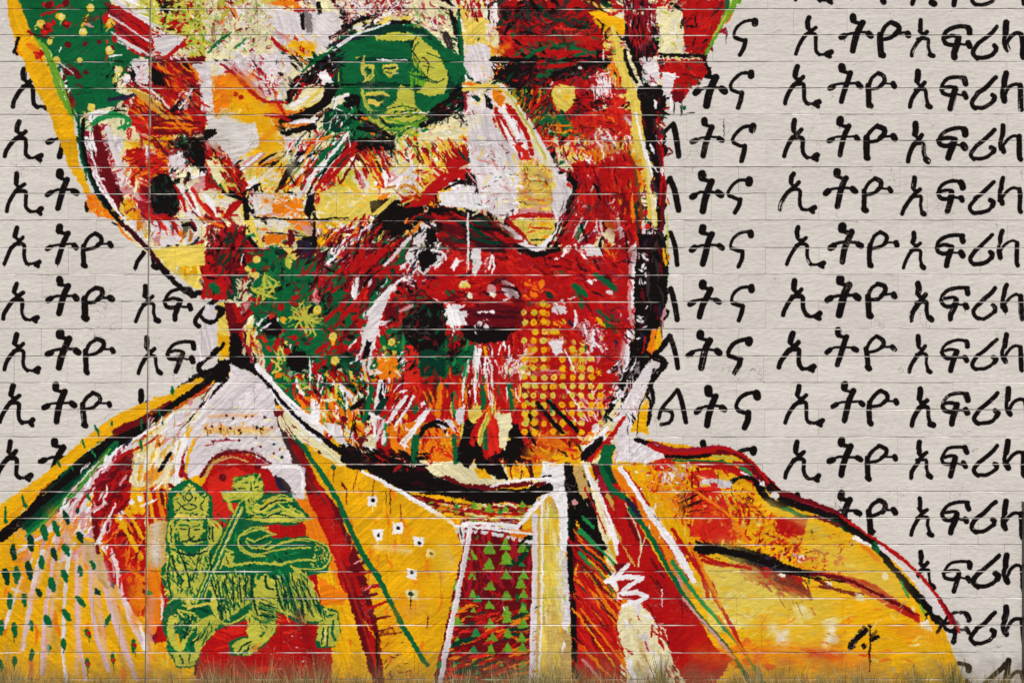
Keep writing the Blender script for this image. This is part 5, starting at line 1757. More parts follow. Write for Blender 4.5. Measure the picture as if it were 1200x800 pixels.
'''T 0 600 4
P Y -300,0 420,120 560,160 700,500 700,900 -300,900
F 160 90 26 80 15 YYOYsY 0.3 -700,100 560,150 680,500 680,880 -700,880
F 70 60 16 -65 12 PlYOP 0.3 60,60 420,0 430,200 60,260
S l 16/.15/.95 60,200 240,80
S l 22/.3/.95 200,180 150,360 110,640
S p 20/.15/.95 270,100 240,300 210,480 195,760
S l 18/.15/.95 330,180 310,300 295,600 310,800
S p 18/.15/.95 360,200 360,500 375,640 400,780
S p 22/.15/.95 420,200 430,420 460,600 510,740
S p 24/.15/.95 490,340 540,520 600,680 640,780
S l 20/.2/.95 600,490 660,600 740,760
S l 16/.2/.95 20,540 100,300
S l 16/.3/.95 60,360 130,380
P t 380,120 450,140 540,340 500,360 400,240
P R 460,150 680,0 680,160 640,240 560,260 520,200
P R 480,180 540,250 550,340 510,320
F 60 50 14 -60 40 RrDOP 0.3 440,0 680,0 680,420 600,460 560,260 470,150
P R 560,260 680,220 680,480 620,490 570,400
F 40 60 22 80 20 rORO 0.3 570,250 690,200 690,470 620,470
S D 14/.1/.95 460,190 440,60 430,0
S Y 26/.1/.95 560,20 600,100 660,210
S O 22/.1/.95 620,20 660,110
S W 20/.1/.95 470,155 520,200 550,260 560,330 580,400 605,490
S G 12/.1 480,150 510,160
S k 16/.2 560,280 600,270
S k 20/.2 520,330 530,350
S O 12/.2 590,250 610,150
P O 640,300 680,300 680,440 640,440
P t 690,90 780,40 780,260 700,260
F 20 10 3 50 60 B 0.1 695,160 775,140 775,240 700,250
P O 690,260 760,290 740,400 700,420
P P 690,300 730,300 730,600 700,620
P R 700,560 760,300 790,400 780,600 730,620
P Y 690,600 790,610 920,800 920,1000 690,1000
F 40 60 16 80 10 YOtYy 0.2 690,600 900,640 900,820 690,820
S W 9/.1/.95 762,390 765,440 752,505
S m 30/.3 700,370 690,400
S O 26/.1/.95 715,400 720,520
P R 920,640 1000,520 1160,480 1200,560 1200,900 900,900
S D 22/.3 720,540 722,600
S G 24/.1/.6 60,160 66,210
S G 24/.1/.6 25,275 32,330
S G 22/.1/.6 78,265 76,320
S G 26/.1/.6 130,240 138,305
S G 22/.1/.6 190,210 200,255
S G 26/.1/.6 140,120 145,170
S G 22/.1/.6 240,180 258,215
S G 22/.1/.6 300,160 315,195
S G 22/.1/.6 365,100 380,135
S G 22/.1/.6 295,280 308,315
S e 20/.1/.6 370,260 375,290
S e 16/.1/.6 435,235 440,255
S G 28/.1/.6 235,320 248,360
S G 22/.1/.6 45,390 48,440
S G 22/.1/.6 108,385 115,435
D e 13 185,378 455,375
D G 14 380,420
S G 26/.1/.6 65,520 70,575
S G 24/.1/.6 5,510 5,570
S G 22/.1/.6 145,510 148,550
S G 26/.1/.6 215,490 235,530
S G 24/.1/.6 305,460 322,500
S G 20/.1/.6 490,530 515,480
S G 26/.1/.6 405,555 420,580
S G 26/.1/.6 295,595 300,635
D G 13 228,632 460,370
S G 26/.1/.6 150,645 146,690
S G 24/.1/.6 65,680 68,715
S G 24/.1/.6 0,690 6,740
S G 24/.1/.6 625,600 625,650
S G 24/.1/.6 405,690 410,725
S G 20/.1/.6 525,660 532,700
D R 10 415,565 410,710 630,620 532,690 180,375
S e 4 65,575 65,605
S e 4 228,640 226,665
S e 4 298,630 298,660
S e 4 68,720 68,745
S e 4 410,730 410,765
S e 4 532,700 532,740
S e 4 635,650 635,675
S e 4 415,580 418,610
S B 5 725,600 725,620''']
FINISH_TEXT = ['''T 0 440 2
P c 330,160 400,90 500,20 520,40 430,140 410,250 330,260 300,250
F 60 26 5 -60 14 lWcty 0.2 320,170 480,60 440,140 400,260 330,260
P t 325,190 400,150 395,240 330,250
P l 500,20 560,0 610,0 640,50 660,120 690,160 700,200 600,180 500,190 470,230 440,240 430,200 450,120
F 60 24 5 5 12 WlcW 0.2 470,60 620,30 680,190 480,200
B Y 14/.5 480,130 620,130
B O 10/.35 480,120 640,125
B O 10/.4 490,95 600,92
F 40 12 3 85 10 OYyB 0.2 480,112 620,112 620,140 480,140
D d 3.2 497,118 515,125 540,122 560,126 565,133 600,122 610,124 545,100 620,95 500,155 530,148 560,150 600,145
D D 3 575,96 590,94 530,92 480,124 635,120 590,170 610,165 640,182 655,172
D e 3 600,120 640,160 660,190
S C 4/.2 495,152 560,150
S R 3/.2 480,165 500,160
S O 5/.3 440,180 460,150 470,140
P l 380,110 450,60 460,80 410,170 380,190
S R 9/.1 430,150 425,190 420,235
S Y 8/.1 455,150 440,190 435,225
S W 7/.1 420,110 410,160 405,240
S W 3/.1 425,120 470,70 500,30
S K 8/0/.9 530,10 470,70 410,135
S K 4/0/.9 410,130 406,165
S K 7/0/.9 395,190 372,220
S K 3/.1 500,20 470,60 500,40
S W 3/0 500,28 470,90
B R 6/.8 490,30 440,60 400,85 360,110
S R 7/.1 480,25 420,62 380,90
S Y 26/0/1 0,322 60,280 120,232 180,180 240,130 300,92 360,70
S Y 18/0/1 350,72 400,52 440,30 470,12
B O 8/.4 20,330 120,250
B O 8/.3 250,130 300,115
S K 26/.0/.9 0,378 60,330 120,280 180,222 240,172 300,140 360,108
S K 16/.0/.9 340,112 400,72 460,32 510,-5
S e 20/.1/.9 60,352 130,290 200,230
S G 20/.1/.8 70,362 150,290 220,215 270,160
S m 6/.1/.9 60,375 130,318 200,250
S g 4/.1/.9 95,350 150,290 215,222 260,170
S l 10/.1/.9 100,372 160,310 220,240 280,180 320,160
S g 3/.2/.9 150,300 250,190
S D 16/.1/.9 270,130 320,110 350,96
S D 10/.2 300,118 350,90 400,60
S R 5/0/.9 250,215 300,180 345,160 370,140
S W 8/.05/.9 374,112 340,132 300,158 270,180 250,195
S W 6/.05/.9 290,168 250,200 232,215
S W 5/.05/.9 262,200 240,222
S n 7/.1 310,150 290,165
S G 7/.0/.6 404,30 404,44
S G 7/.0/.6 397,82 406,98
S G 6/.0/.6 370,78 374,92
S G 6/.0/.6 376,95 382,115
S G 6/.0/.6 331,100 331,125
S G 5/.0/.6 372,150 370,165
S G 5/.0/.6 262,106 262,118
S G 7/.0/.6 222,116 232,138
S G 6/.0/.6 192,150 198,168
S G 6/.0/.6 135,200 140,212
S G 6/.0/.6 50,280 58,306
S G 5/.0/.6 12,308 12,340
S G 6/.0/.6 165,212 172,220
S m 5/.1 215,175 222,190
S W 9/.05/.95 228,395 250,398 268,425 276,460 278,490 300,540 330,590 340,640
S P 5/.2/.9 245,402 262,430 268,470
F 40 36 7 -70 25 RrDO 0.2 225,330 340,330 340,560 300,540 270,430 240,400
B O 26/.5 320,470 325,540
S D 8/0/.8 225,330 228,390 232,415
S W 5/.1/.9 225,395 250,340 270,300
S P 5/.1/.9 180,340 225,310 250,300
S Y 8/.05/.9 275,335 300,370 322,410
S Y 8/.05/.9 298,320 318,350 336,380
S O 5/.05/.9 285,325 310,365
S Y 7/.05/.9 348,270 352,300 356,330
S O 7/.05/.9 366,265 372,295 378,330
S Y 4/.05/.9 384,270 388,310
S R 8/.05/.9 358,270 362,300 366,330
S R 7/.05/.9 340,270 344,320
S D 8/.05/.9 376,268 382,300
D W 5 282,332 328,290 307,298
S W 5 330,305 365,290
B W 12/.5 280,330
P t 344,350 385,335 385,420 346,430
B l 24/.6 365,350 365,420
F 40 3 1 0 60 BkP 0.1 346,380 385,370 385,430 346,430
B P 20/.6 355,450 352,500
B O 26/.7 362,500 362,560
B R 14/.6 378,470 378,540
B R 12/.6 372,560 372,600
B P 14/.6 348,590 350,690
B Y 36/.6 375,650 385,720
S O 4/.2 346,450 346,600
P R 470,270 500,205 540,178 590,185 640,215 690,290 720,360 650,400 500,400 440,380 455,300
B r 40/.6 515,250 505,330
B O 16/.6 495,300 500,350
F 60 5 2 20 50 KdDCt 0.1 465,230 480,200 520,172 580,172 640,205 660,235 640,232 580,196 530,196 490,220 475,245
S D 9/.35/.9 470,235 500,195 540,178 590,180 640,212 665,240
S t 7/.35/.9 480,235 500,205 540,190 580,200
P l 632,210 710,210 715,290 700,330 690,300 660,250 640,230
S W 7/.1/.9 630,214 705,214 708,250 704,285
B n 12/.8 650,238 680,262
B K 10/.6 660,245 690,275
S O 8/.2/.8 690,240 700,262
B C 10/.6 700,290 700,310
D C 8 543,236 606,202 673,303
D W 3 606,214
B Y 20/.7 720,330 740,400
S t 14/.2/.9 705,270 740,360
P R 480,600 560,560 640,545 740,600 760,640 772,760 460,760 470,650
B D 20/.3 540,680 700,640
F 80 14 3 88 12 DRCB 0.3 480,680 770,680 770,720 480,720
F 26 5 2 30 60 PW 0.2 640,650 740,640 740,690 650,690
P Y 740,420 790,470 830,560 880,640 890,760 776,760 770,620 790,560 740,500
B O 26/.7 750,430 770,500
B r 8/.6 735,470 745,510
B O 20/.5 790,600 800,700
F 40 26 7 85 12 YOYs 0.3 775,560 850,560 890,760 776,760
P D 640,80 690,95 720,160 800,330 850,450 890,600 900,740 880,740 850,640 790,420 720,280 660,140
S R 24/.15/.9 690,170 760,300 820,440
S R 12/.2/.9 800,400 860,560 885,700
B r 8/.7 785,400 850,580 880,680
S k 10/.3/.9 655,110 690,190 760,300
S e 6/.4 725,300 735,330
P Y 700,150 790,210 860,230 1060,350 1085,400 1010,740 900,740 895,640 860,470 800,320 740,240
B O 20/.35 960,360 930,400
B O 26/.3 1000,440 960,560
F 70 40 9 88 8 YYO 0.3 720,190 860,240 1060,370 1000,700 900,740 880,560 790,300
P D 795,400 830,420 860,455 840,480 815,450
S D 8/.1/.9 800,425 840,412
S D 9/.1/.9 815,455 862,432
S R 7/.1/.8 820,470 880,455
S R 10/.1/.8 840,500 890,490
S D 8/.1/.8 845,520 880,510
S R 8/.1/.8 858,545 905,530
S D 6/.1/.8 870,570 912,562
S D 4/.1 875,600 920,590
S D 4/.3 880,610 940,600
S P 4/.1 830,440 855,425
S P 4/.1 855,500 870,490
F 50 14 2 -20 40 BDKtY 0.1 880,590 950,580 970,700 880,720
F 14 10 3 80 8 D 0.1 875,595 925,590 925,602 880,608
S Y 3/.2 850,570 885,620
S K 5/.2 882,600 885,700
S G 12/.03/.95 690,140 740,210 790,290 840,400 890,480 930,560 970,630 1000,675
S c 30/.3/.6 660,100 690,140
P c 680,120 720,130 800,190 790,205 740,170 700,150
F 8 20 4 35 10 PcW 0.2 690,125 790,190 700,150
S D 5/.05/.9 800,250 808,262
S D 3 811,262 811,300
D G 6 781,213
S D 2 781,215 781,250
S D 2 828,250 828,275
S D 2 837,222 832,255
S D 2 875,240 872,300
S D 2 915,245 915,320
S D 2 938,300 938,350
S K 2 905,270 905,300
P W 860,284 885,284 882,305 862,305
P W 873,358 897,358 895,385 878,388
P W 920,345 943,345 943,370 920,370
P W 968,375 995,380 990,402 972,398
P c 1000,405 1022,408 1020,428 1000,425
P W 952,450 978,455 975,478 955,472
P c 950,500 980,502 978,525 955,522
D K 4 873,292 886,373 932,357 982,391 1010,417 966,460
D e 6 963,512
S W 2.5 873,305 873,318
S W 2.5 886,388 886,398
S K 3 963,516 961,545
S D 3 1003,560 1002,590
B c 30/.3 1040,400 1060,440
S W 8/.02/.95 850,225 910,255 960,282 1010,312 1060,345''',
'''T 560 440 2
F 60 26 5 4 8 DORcL 0.2 -40,300 130,300 100,350 -20,350
S R 5/.2/.9 -60,310 0,320 100,325
A g 9 -10,302 28,312 65,310 105,300
A m 7 50,318
S K 22/.1/.95 -120,235 -60,262 0,276 60,282 130,275 165,262
S D 7/.0/.9 -75,235 -50,250 0,262 40,263 110,250
S W 6/.1/.9 30,258 90,246 170,238
F 90 60 9 -15 14 rRODe 0.25 -40,560 125,540 125,700 -60,700
F 60 40 7 88 12 DRCR 0.25 -10,360 125,370 125,540 -40,540
A g 15 27,400 65,395 106,400 27,440 66,430 27,405
A g 13 27,440 66,465 107,465 30,490 68,515 107,510 100,485 27,535 68,550 105,545 30,580 68,568 105,580 35,610 70,602 102,612 30,640 70,635 104,635
A m 11 -10,640 -5,600 0,520
S e 5/.2/.9 118,395 100,430 78,445
B e 12/.6 90,440
S K 5/.2 90,400 120,375
S W 8/.02/.95 -35,345 0,345 50,347 92,350 120,325 160,280
S W 6/.02/.95 -30,352 0,355 60,362 128,372
S l 12/.05/.95 -18,352 -25,400 -38,460 -58,560 -78,660 -92,740
S W 4/.05/.95 -22,360 -45,480 -85,660
B y 30/.6 170,350 165,500
B t 40/.6 175,560 170,720
B c 20/.5 190,420 195,560
S l 9/.02/.95 132,330 132,440 128,560 122,740
S t 5/.1/.95 142,340 142,520 136,740
S W 5/.02/.95 150,300 150,500 142,740
S W 16/.1/.9 195,270 200,350 205,400
F 16 20 5 85 8 WlL 0.2 190,400 215,400 220,640 195,640
S K 16/.02/.95 208,208 212,260 222,330 215,420
S K 14/.05/.95 215,400 218,480 224,560 228,740
S K 16/.02/.95 240,230 262,290 285,360 296,400
S K 22/.05/.95 225,270 260,330 280,370
P t 222,212 240,212 262,270 250,290 232,260
D P 7 226,296
F 80 70 6 52 5 RDrRO 0.15 235,370 300,420 320,480 400,740 232,740
S m 8/.05/.95 245,330 270,355
S e 6/.05/.95 240,400 300,450 325,490
S m 6/.05/.95 235,365 280,400 320,440
S O 4/.05/.95 236,385 300,440 330,478
S O 6/.05/.95 280,500 320,560 380,640
S O 5/.05/.95 240,545 300,620 350,690
S Y 4/.05/.95 250,580 320,680
S r 4/.05/.95 240,480 320,600 360,680
P c 268,250 280,240 296,320 310,380 300,400 282,350
S W 8/.02/.95 252,215 280,270 310,340 326,390
S R 4/0/.9 250,260 300,370
P R 310,220 350,290 420,400 480,500 545,620 560,640 500,640 450,560 400,470 370,440 340,400 320,330
P R 400,470 470,560 560,640 600,660 540,740 470,720 440,600
F 60 50 9 60 6 RRDR 0.2 330,260 420,400 540,620 480,600 360,420
P W 308,470 340,450 350,470 385,470 390,490 360,500 395,515 385,530 350,535 325,525 330,500 300,485
P c 340,535 380,540 430,600 440,640 500,740 360,740 340,640 325,580
F 50 40 10 62 22 cWltcc 0.25 340,540 390,540 450,680 460,740 360,740
B t 24/.5 380,680
S c 3/0/.9 402,318 400,360 385,395 372,455
S c 3/0/.9 427,350 425,380
S W 3/0/.9 430,500 432,540
S c 3/0/.9 345,300 380,380 375,450
S Y 10/.05/.95 350,280 400,380 460,480 540,590 620,680
S G 14/.02/.95 290,215 310,260 350,290
S G 11/.02/.95 355,310 400,370 450,460 500,540 560,610 600,660 650,740
S m 9/.02/.95 455,435 500,500 560,570 620,640 670,720
S P 7/.1/.95 480,520 540,590 600,660
S O 14/.1/.95 345,230 390,310 420,370
S n 12/.1/.9 350,290 380,330
S e 12/.1/.9 300,210 320,250
S R 9/.05/.95 455,360 520,460 580,560 625,650
S R 6/.05/.95 340,215 400,300
S W 12/.02/.95 335,215 370,270 400,320 440,370 480,430 505,480
S W 5/.02/.9 400,330 420,350
B y 60/.5 620,430 700,520
B y 50/.5 560,480 640,500
B y 80/.4 820,420 960,500
B L 60/.3 700,500 800,540
B y 50/.5 1040,600 1060,700
B O 40/.6 640,640 840,640
B O 26/.5 700,600
B o 14/.5 845,610
B O 18/.4 960,590 1040,600
B Y 80/.4 700,580 900,580
B O 50/.4 480,300 560,360
F 150 18 6 60 60 rROoYy 0.25 440,240 520,230 700,330 790,420 640,400 500,390 460,330
F 50 12 4 60 60 rRDO 0.25 500,230 660,280 700,360 560,380
P r 520,350 560,340 590,370 570,385 520,380
P R 700,335 770,330 765,370 720,380 700,360
F 40 12 4 60 60 rRO 0.2 690,330 775,330 740,440 690,430
F 50 10 4 60 60 RrO 0.2 720,400 860,390 850,470 760,470
B O 26/.4 760,440
B P 22/.4 440,240
B W 16/.6 530,244
B W 14/.6 580,250
F 30 20 5 70 40 WPlR 0.2 420,210 500,200 480,260 430,250
B R 18/.6 420,190 450,195
P l 325,165 420,160 440,190 400,205 330,200
F 20 22 6 -50 16 WWl 0.2 330,165 430,165 420,200 330,200
S K 3/.1 502,220 502,310
S K 7/.3 480,310 530,290
S K 5/.3 470,300 520,275
S K 4/.3 490,320 540,310
F 26 10 3 -20 50 KD 0.1 470,270 540,270 530,330 470,330
F 20 8 3 30 70 DRo 0.1 600,290 650,270 660,320 610,320
S K 10/0/.9 370,150 410,165 450,182
S R 12/0/.95 400,162 450,182 500,182 560,172 590,172
S K 9/.1/.9 440,188 500,190 540,186
S D 9/0/.95 560,176 600,182 640,210 670,250 700,272
S R 6/0/.95 580,172 620,184 650,210 680,250
S C 4/0/.95 600,200 640,225 660,250
S R 9/0/.95 500,204 560,205 600,215 640,240
S G 4/0/.9 460,198 560,200 600,208
S m 6/0/.9 620,215 640,232
S W 4/0/.9 615,225 640,238
S K 8/.1/.9 596,246 620,236 650,244 670,265
S K 15/0/.9 652,252 670,280 700,300 720,300
S K 14/0/.9 680,262 700,280 720,296 760,310
D w 9 696,280
D W 6 666,252
S K 14/.05/.95 715,290 760,305 800,318 850,335
S D 9/.0/.95 715,275 760,290 820,310 870,340
S G 6/0/.9 710,310 740,322 770,330
S D 4/0/.9 780,330 850,350
S K 13/.02/.95 850,335 900,370 940,400
S G 9/0/.9 930,392 960,425
S W 5/0/.9 880,380 920,400
S K 13/.1/.95 945,415 975,450 1010,490 1040,520 1058,545
S K 8/.2/.9 1050,530 1060,550 1050,560
S R 6/0/.95 850,330 920,375 980,420 1040,470 1090,540 1108,580
S l 9/.1/.95 940,400 1000,450 1050,500 1090,560
S m 5/.1/.9 990,480 1010,520
B w 20/.9 1125,565 1135,585
B W 12/.7 1018,545
B W 12/.7 955,465
P K 508,385 540,398 600,402 650,418 700,436 790,462 720,462 650,448 600,432 540,424 515,418
S K 16/.1/.9 515,404 580,408 640,425
S n 14/.1/.9 640,430 700,448 780,462
S R 10/.15/.95 790,462 850,470 920,490 980,530 1030,562
S D 7/.15/.95 790,475 840,500 890,515
S R 9/.2/.9 525,432 580,442 640,446
F 60 22 6 25 18 RDRC 0.25 600,440 700,455 780,480 770,530 700,510 620,480
S D 12/.2/.9 700,478 760,500 780,520
S Y 9/.1 530,425 560,420 590,432
B W 10/.7 822,488
B W 12/.7 890,515
B W 14/.6 735,570 720,600
B W 12/.5 780,560
B W 16/.5 840,570 820,625
B W 12/.4 870,540
S D 3/.1 700,510 720,545
S D 3/.1 745,530 760,560
S R 3/.1 780,540 790,560
S O 9/.2/.9 500,400 540,480 570,540
S R 3/.1 548,480 560,510
P Y 862,570 945,570 945,650 862,650
B Y 50/.8 900,610
S K 11/.02/.9 878,622 905,590
D K 6 877,634 872,630 905,632
S K 9/.02/.9 922,610 934,600
S K 3/.02/.9 918,583 918,692
D K 4 918,584
S D 2/.1 917,640 916,700''',
'''T 0 0 2.6667
S g 9/.0/.9 108,110 150,170 190,250 215,320 235,350
S G 8/.0/.9 225,345 245,390 250,470 270,560
S G 12/.0/.9 68,0 80,40 100,90 118,120
B O 14/.7 90,140
B R 8/.7 120,180
S K 9/.0/.9 58,118 42,165
S Y 26/.1/.9 40,0 50,60 80,110
B W 10/.7 10,60
S D 5/.2/.9 85,100 130,115 160,120
S D 5/.2/.9 205,280 230,350
P G 120,120 330,120 330,330 250,340 215,270 180,180
F 30 26 5 10 30 eGDk 0.3 200,190 400,190 400,300 240,300
P G 225,300 350,280 400,300 360,330 270,350 240,330
D D 11 145,85 205,75 210,140 150,15 205,8
D r 6 148,82 205,72
P D 190,200 240,220 260,240 205,235
D D 7 265,137 310,130 240,240 350,150 268,225
S n 14/.2/.9 340,310 380,305 430,295
D K 8 410,240 425,270
D y 9 190,52 125,75 155,130 260,100 342,72 175,185 248,187 340,158 283,25
D c 5 190,50 260,98 340,155 285,22
D Y 5 125,68 342,80 285,335
S W 5/.1 345,175 380,172
S W 5/.1 190,150 185,165
D c 9 365,218
D W 8 392,245
D y 12 285,335
P c 310,340 350,335 330,355
S P 6/.2 262,75 290,85
S l 5/.1/.9 185,195 230,230
P D 340,20 380,20 470,80 470,180 400,120 350,60
F 40 50 6 38 6 DRDCk 0.2 330,10 480,90 470,180 380,120
S l 7/.0/.9 350,0 400,25 450,60 510,90
S W 7/.0/.9 340,48 400,85 450,120 480,140
S l 6/.0/.9 350,100 400,135 460,165 480,175
S O 8/.1/.9 440,130 470,155
F 90 14 3 60 60 gLyDLW 0.1 430,10 640,0 640,170 560,170 500,110
F 120 14 2.5 45 60 RDLgW 0.1 560,0 860,20 850,160 580,180
S K 16/.1/.9 505,0 520,40
S K 5/.1/.9 520,15 515,70
S K 3/.0/.9 540,20 500,35
D R 8 545,75 560,90
B R 14/.7 555,90
S l 16/.3/.9 490,150 520,120 560,115
S W 10/.2/.9 500,140 560,125
S G 6/.0/.9 650,165 680,140 715,105
S G 5/.1/.9 735,150 770,115
S y 5/.1/.9 560,175 620,180
P D 470,190 640,175 640,205 560,215 480,205
F 110 60 7 40 8 DRrDO 0.2 440,200 640,220 640,420 480,400 400,300
S O 9/.05/.9 490,200 520,230 545,260
S C 6/.1/.9 400,260 440,280 490,330
S s 8/.05/.9 410,280 470,310 540,370
S y 7/.05/.9 400,275 450,290 500,325
S D 7/.05/.9 395,265 460,320 520,350
S D 6/.05/.9 470,350 580,360
S D 6/.05/.9 480,405 620,395
S O 5/.05/.9 480,380 600,390
S O 6/.05/.9 430,300 500,360 560,400
S W 4/.05/.9 560,340 585,300 605,280
S l 6/.05/.9 570,340 595,310
S K 3/.05/.9 565,345 600,300
S W 3/.05/.9 540,335 560,300 575,290
F 24 16 3 -60 20 WKP 0.1 540,340 600,275 610,290 570,350
S K 12/.1/.9 480,215 500,250 510,265
D K 5 400,225 410,240 420,225 425,245 540,345 550,340
P W 410,200 450,195 445,225 420,230
S l 5/.1/.9 440,200 470,260
P K 525,440 590,440 640,430 640,500 600,520 570,480
F 20 20 6 30 30 KeD 0.2 520,430 650,420 640,510 580,510
S K 11/.1/.9 640,420 670,405
S G 6/.1/.9 565,450 580,430
S D 6/.1/.9 480,430 530,490
B O 30/.9 690,290 800,310
B Y 34/.9 760,300 820,330
B Y 40/.9 740,360 850,420 860,480
B O 16/.7 650,320 720,250
B w 50/.9 720,420 760,460 700,380
B w 40/.9 660,440
B l 30/.8 770,420
D R 5 740,298 748,303
S C 9/.1/.9 690,200 740,240 790,290 830,320
S P 6/.1/.9 720,210 780,260 820,300
F 46 16 4 30 50 WlPC 0.2 700,190 930,150 880,300 800,270
S R 9/.1/.9 810,215 840,255
S C 6/.1/.9 830,265 845,295
S n 4/.3/.9 840,315 900,320
S R 6/.1/.9 840,355 900,365 960,360
P l 860,40 980,60 1060,100 1000,150 890,70
S q 20/.3/.9 960,55 965,95
S K 10/.1/.9 940,50 940,90
S K 12/.1/.9 993,10 1000,45
S K 3 1000,60 1000,90
B Y 20/.8 950,150 1000,140
S R 9/.1/.9 850,120 890,160
D G 5 885,165
F 60 22 2.5 -30 70 WCPWD 0.05 1040,0 1200,0 1200,60 1050,70
F 30 30 2.5 60 30 WP 0.05 1060,0 1200,0 1200,50 1080,50
S K 9/.2/.9 1030,115 1070,85 1120,65 1190,45
P K 1040,160 1060,180 1040,230 1000,250 940,260 920,300 900,320 895,290 920,250 980,210
F 40 30 5 -40 30 KKRDW 0.2 900,320 940,240 1060,170 1050,240 960,270
B W 10/.8 1010,235
S K 18/.05/.9 1050,270 1020,320 980,345 900,375
S c 12/.05/.9 1000,290 960,320 920,340
S y 8/.05/.9 1010,280 990,310 930,345
S K 12/.1/.9 1010,330 960,370
S K 11/.1/.9 890,415 940,400 985,392
S K 9/.1/.9 1000,360 960,410
S W 8/.1/.9 930,380 990,370
P c 1050,300 1090,290 1090,310 1060,330
S K 14/.1/.9 1080,310 1110,300 1120,320 1080,330
S W 4/.1/.9 1050,340 1120,370
S K 6/.05/.9 820,500 860,480
S P 7/.1/.9 760,530 800,500 825,480
S K 4/.05/.9 840,520 870,500
S O 4/.05/.9 810,520 860,495
S l 7/.1/.9 810,560 850,525
S K 8/.1/.9 765,600 805,578
S W 9/.1/.9 770,590 800,570
S K 8/.1/.9 940,480 890,540 865,600
S K 6/.1/.9 1010,470 960,490 930,520
S W 12/.05/.9 1060,460 1000,500 940,540
S G 13/.05/.9 1080,440 1040,490 1010,520 985,550
S e 12/.05/.9 1100,480 1050,520
S W 6/.05/.9 1070,470 1020,530
S R 12/.05/.9 990,500 960,550 940,590
S O 8/.05/.9 970,500 930,580
S K 7/.05/.9 1060,500 1000,560 970,640 965,680
S l 14/.05/.9 1040,520 990,580 950,640
S W 7/.05/.9 1020,510 970,560
S R 14/.05/.9 1110,470 1060,530 1020,570 990,630
S D 8/.1/.9 1120,480 1060,580
S K 12/.1/.9 960,640 970,620 985,680
P y 1000,600 1060,580 1180,600 1180,660 1090,700 990,680
F 50 24 6 20 40 yYLcW 0.2 1000,570 1180,580 1190,660 1000,690
S r 8/.1/.9 1130,480 1170,530 1190,580
S s 6/.1/.9 1140,470 1180,530
S D 6/.1/.9 1120,470 1150,540
S K 9/.0/.9 262,370 258,430 275,520 310,600 350,670 380,690
S e 6/.1/.9 245,350 248,430 260,500 290,580 330,650
S W 8/.1/.9 300,380 290,420 300,470
S D 26/.1/.9 300,400 310,450 330,520 355,590 375,620
S K 6/.3/.9 365,590 385,640
S l 16/.1/.9 335,400 350,460 375,520
S W 7/.0/.9 290,540 320,600 360,650 400,700
S W 5/.0/.9 280,400 285,470 310,560 350,630
S m 12/.05/.9 290,390 320,370 370,362 400,370
S m 10/.05/.9 400,370 405,390 370,400
S W 8/.1/.9 285,380 300,362 340,350
P R 395,470 440,460 490,490 520,520 470,530 410,520
F 40 40 6 -25 25 RrOD 0.2 390,460 520,470 540,520 430,560
S R 8/.05/.9 440,430 490,450 520,470
S D 6/.05/.9 480,430 530,490
S W 7/.05/.9 455,455 460,490
B K 44/.9 505,575
P K 475,555 500,542 525,545 548,580 560,640 530,665 480,660 468,600
F 26 24 8 80 20 Kke 0.2 475,550 540,550 560,650 480,655
B R 20/.7 440,600 460,660
S R 9/.05/.9 545,580 570,620 580,660
S W 15/.05/.9 560,580 600,640 640,700
S r 11/.05/.9 600,590 640,650 690,700
S R 9/.05/.9 580,600 610,650
S D 5/.05/.9 600,660 640,700
S O 8/.1/.9 620,680 700,710
P y 470,780 640,760 640,830 530,830 490,800
S y 10/.05/.9 760,640 790,700 820,770
S m 8/.05/.9 765,735 800,735
S K 20/.1/.9 700,600 760,620 770,680
F 40 30 6 50 20 RDKyr 0.2 640,440 700,470 770,580 760,640 640,540
S G 9/.1/.9 660,550 700,590
S y 10/.1/.9 650,510 690,560 710,600
D Y 7 690,608
S W 5 690,608 700,608
S K 3/.05/.9 560,440 620,430
P c 640,500 660,500 700,560 680,580
F 40 20 6 30 50 WlPc 0.2 780,620 980,620 970,690 800,690
B O 22/.5 900,660''',
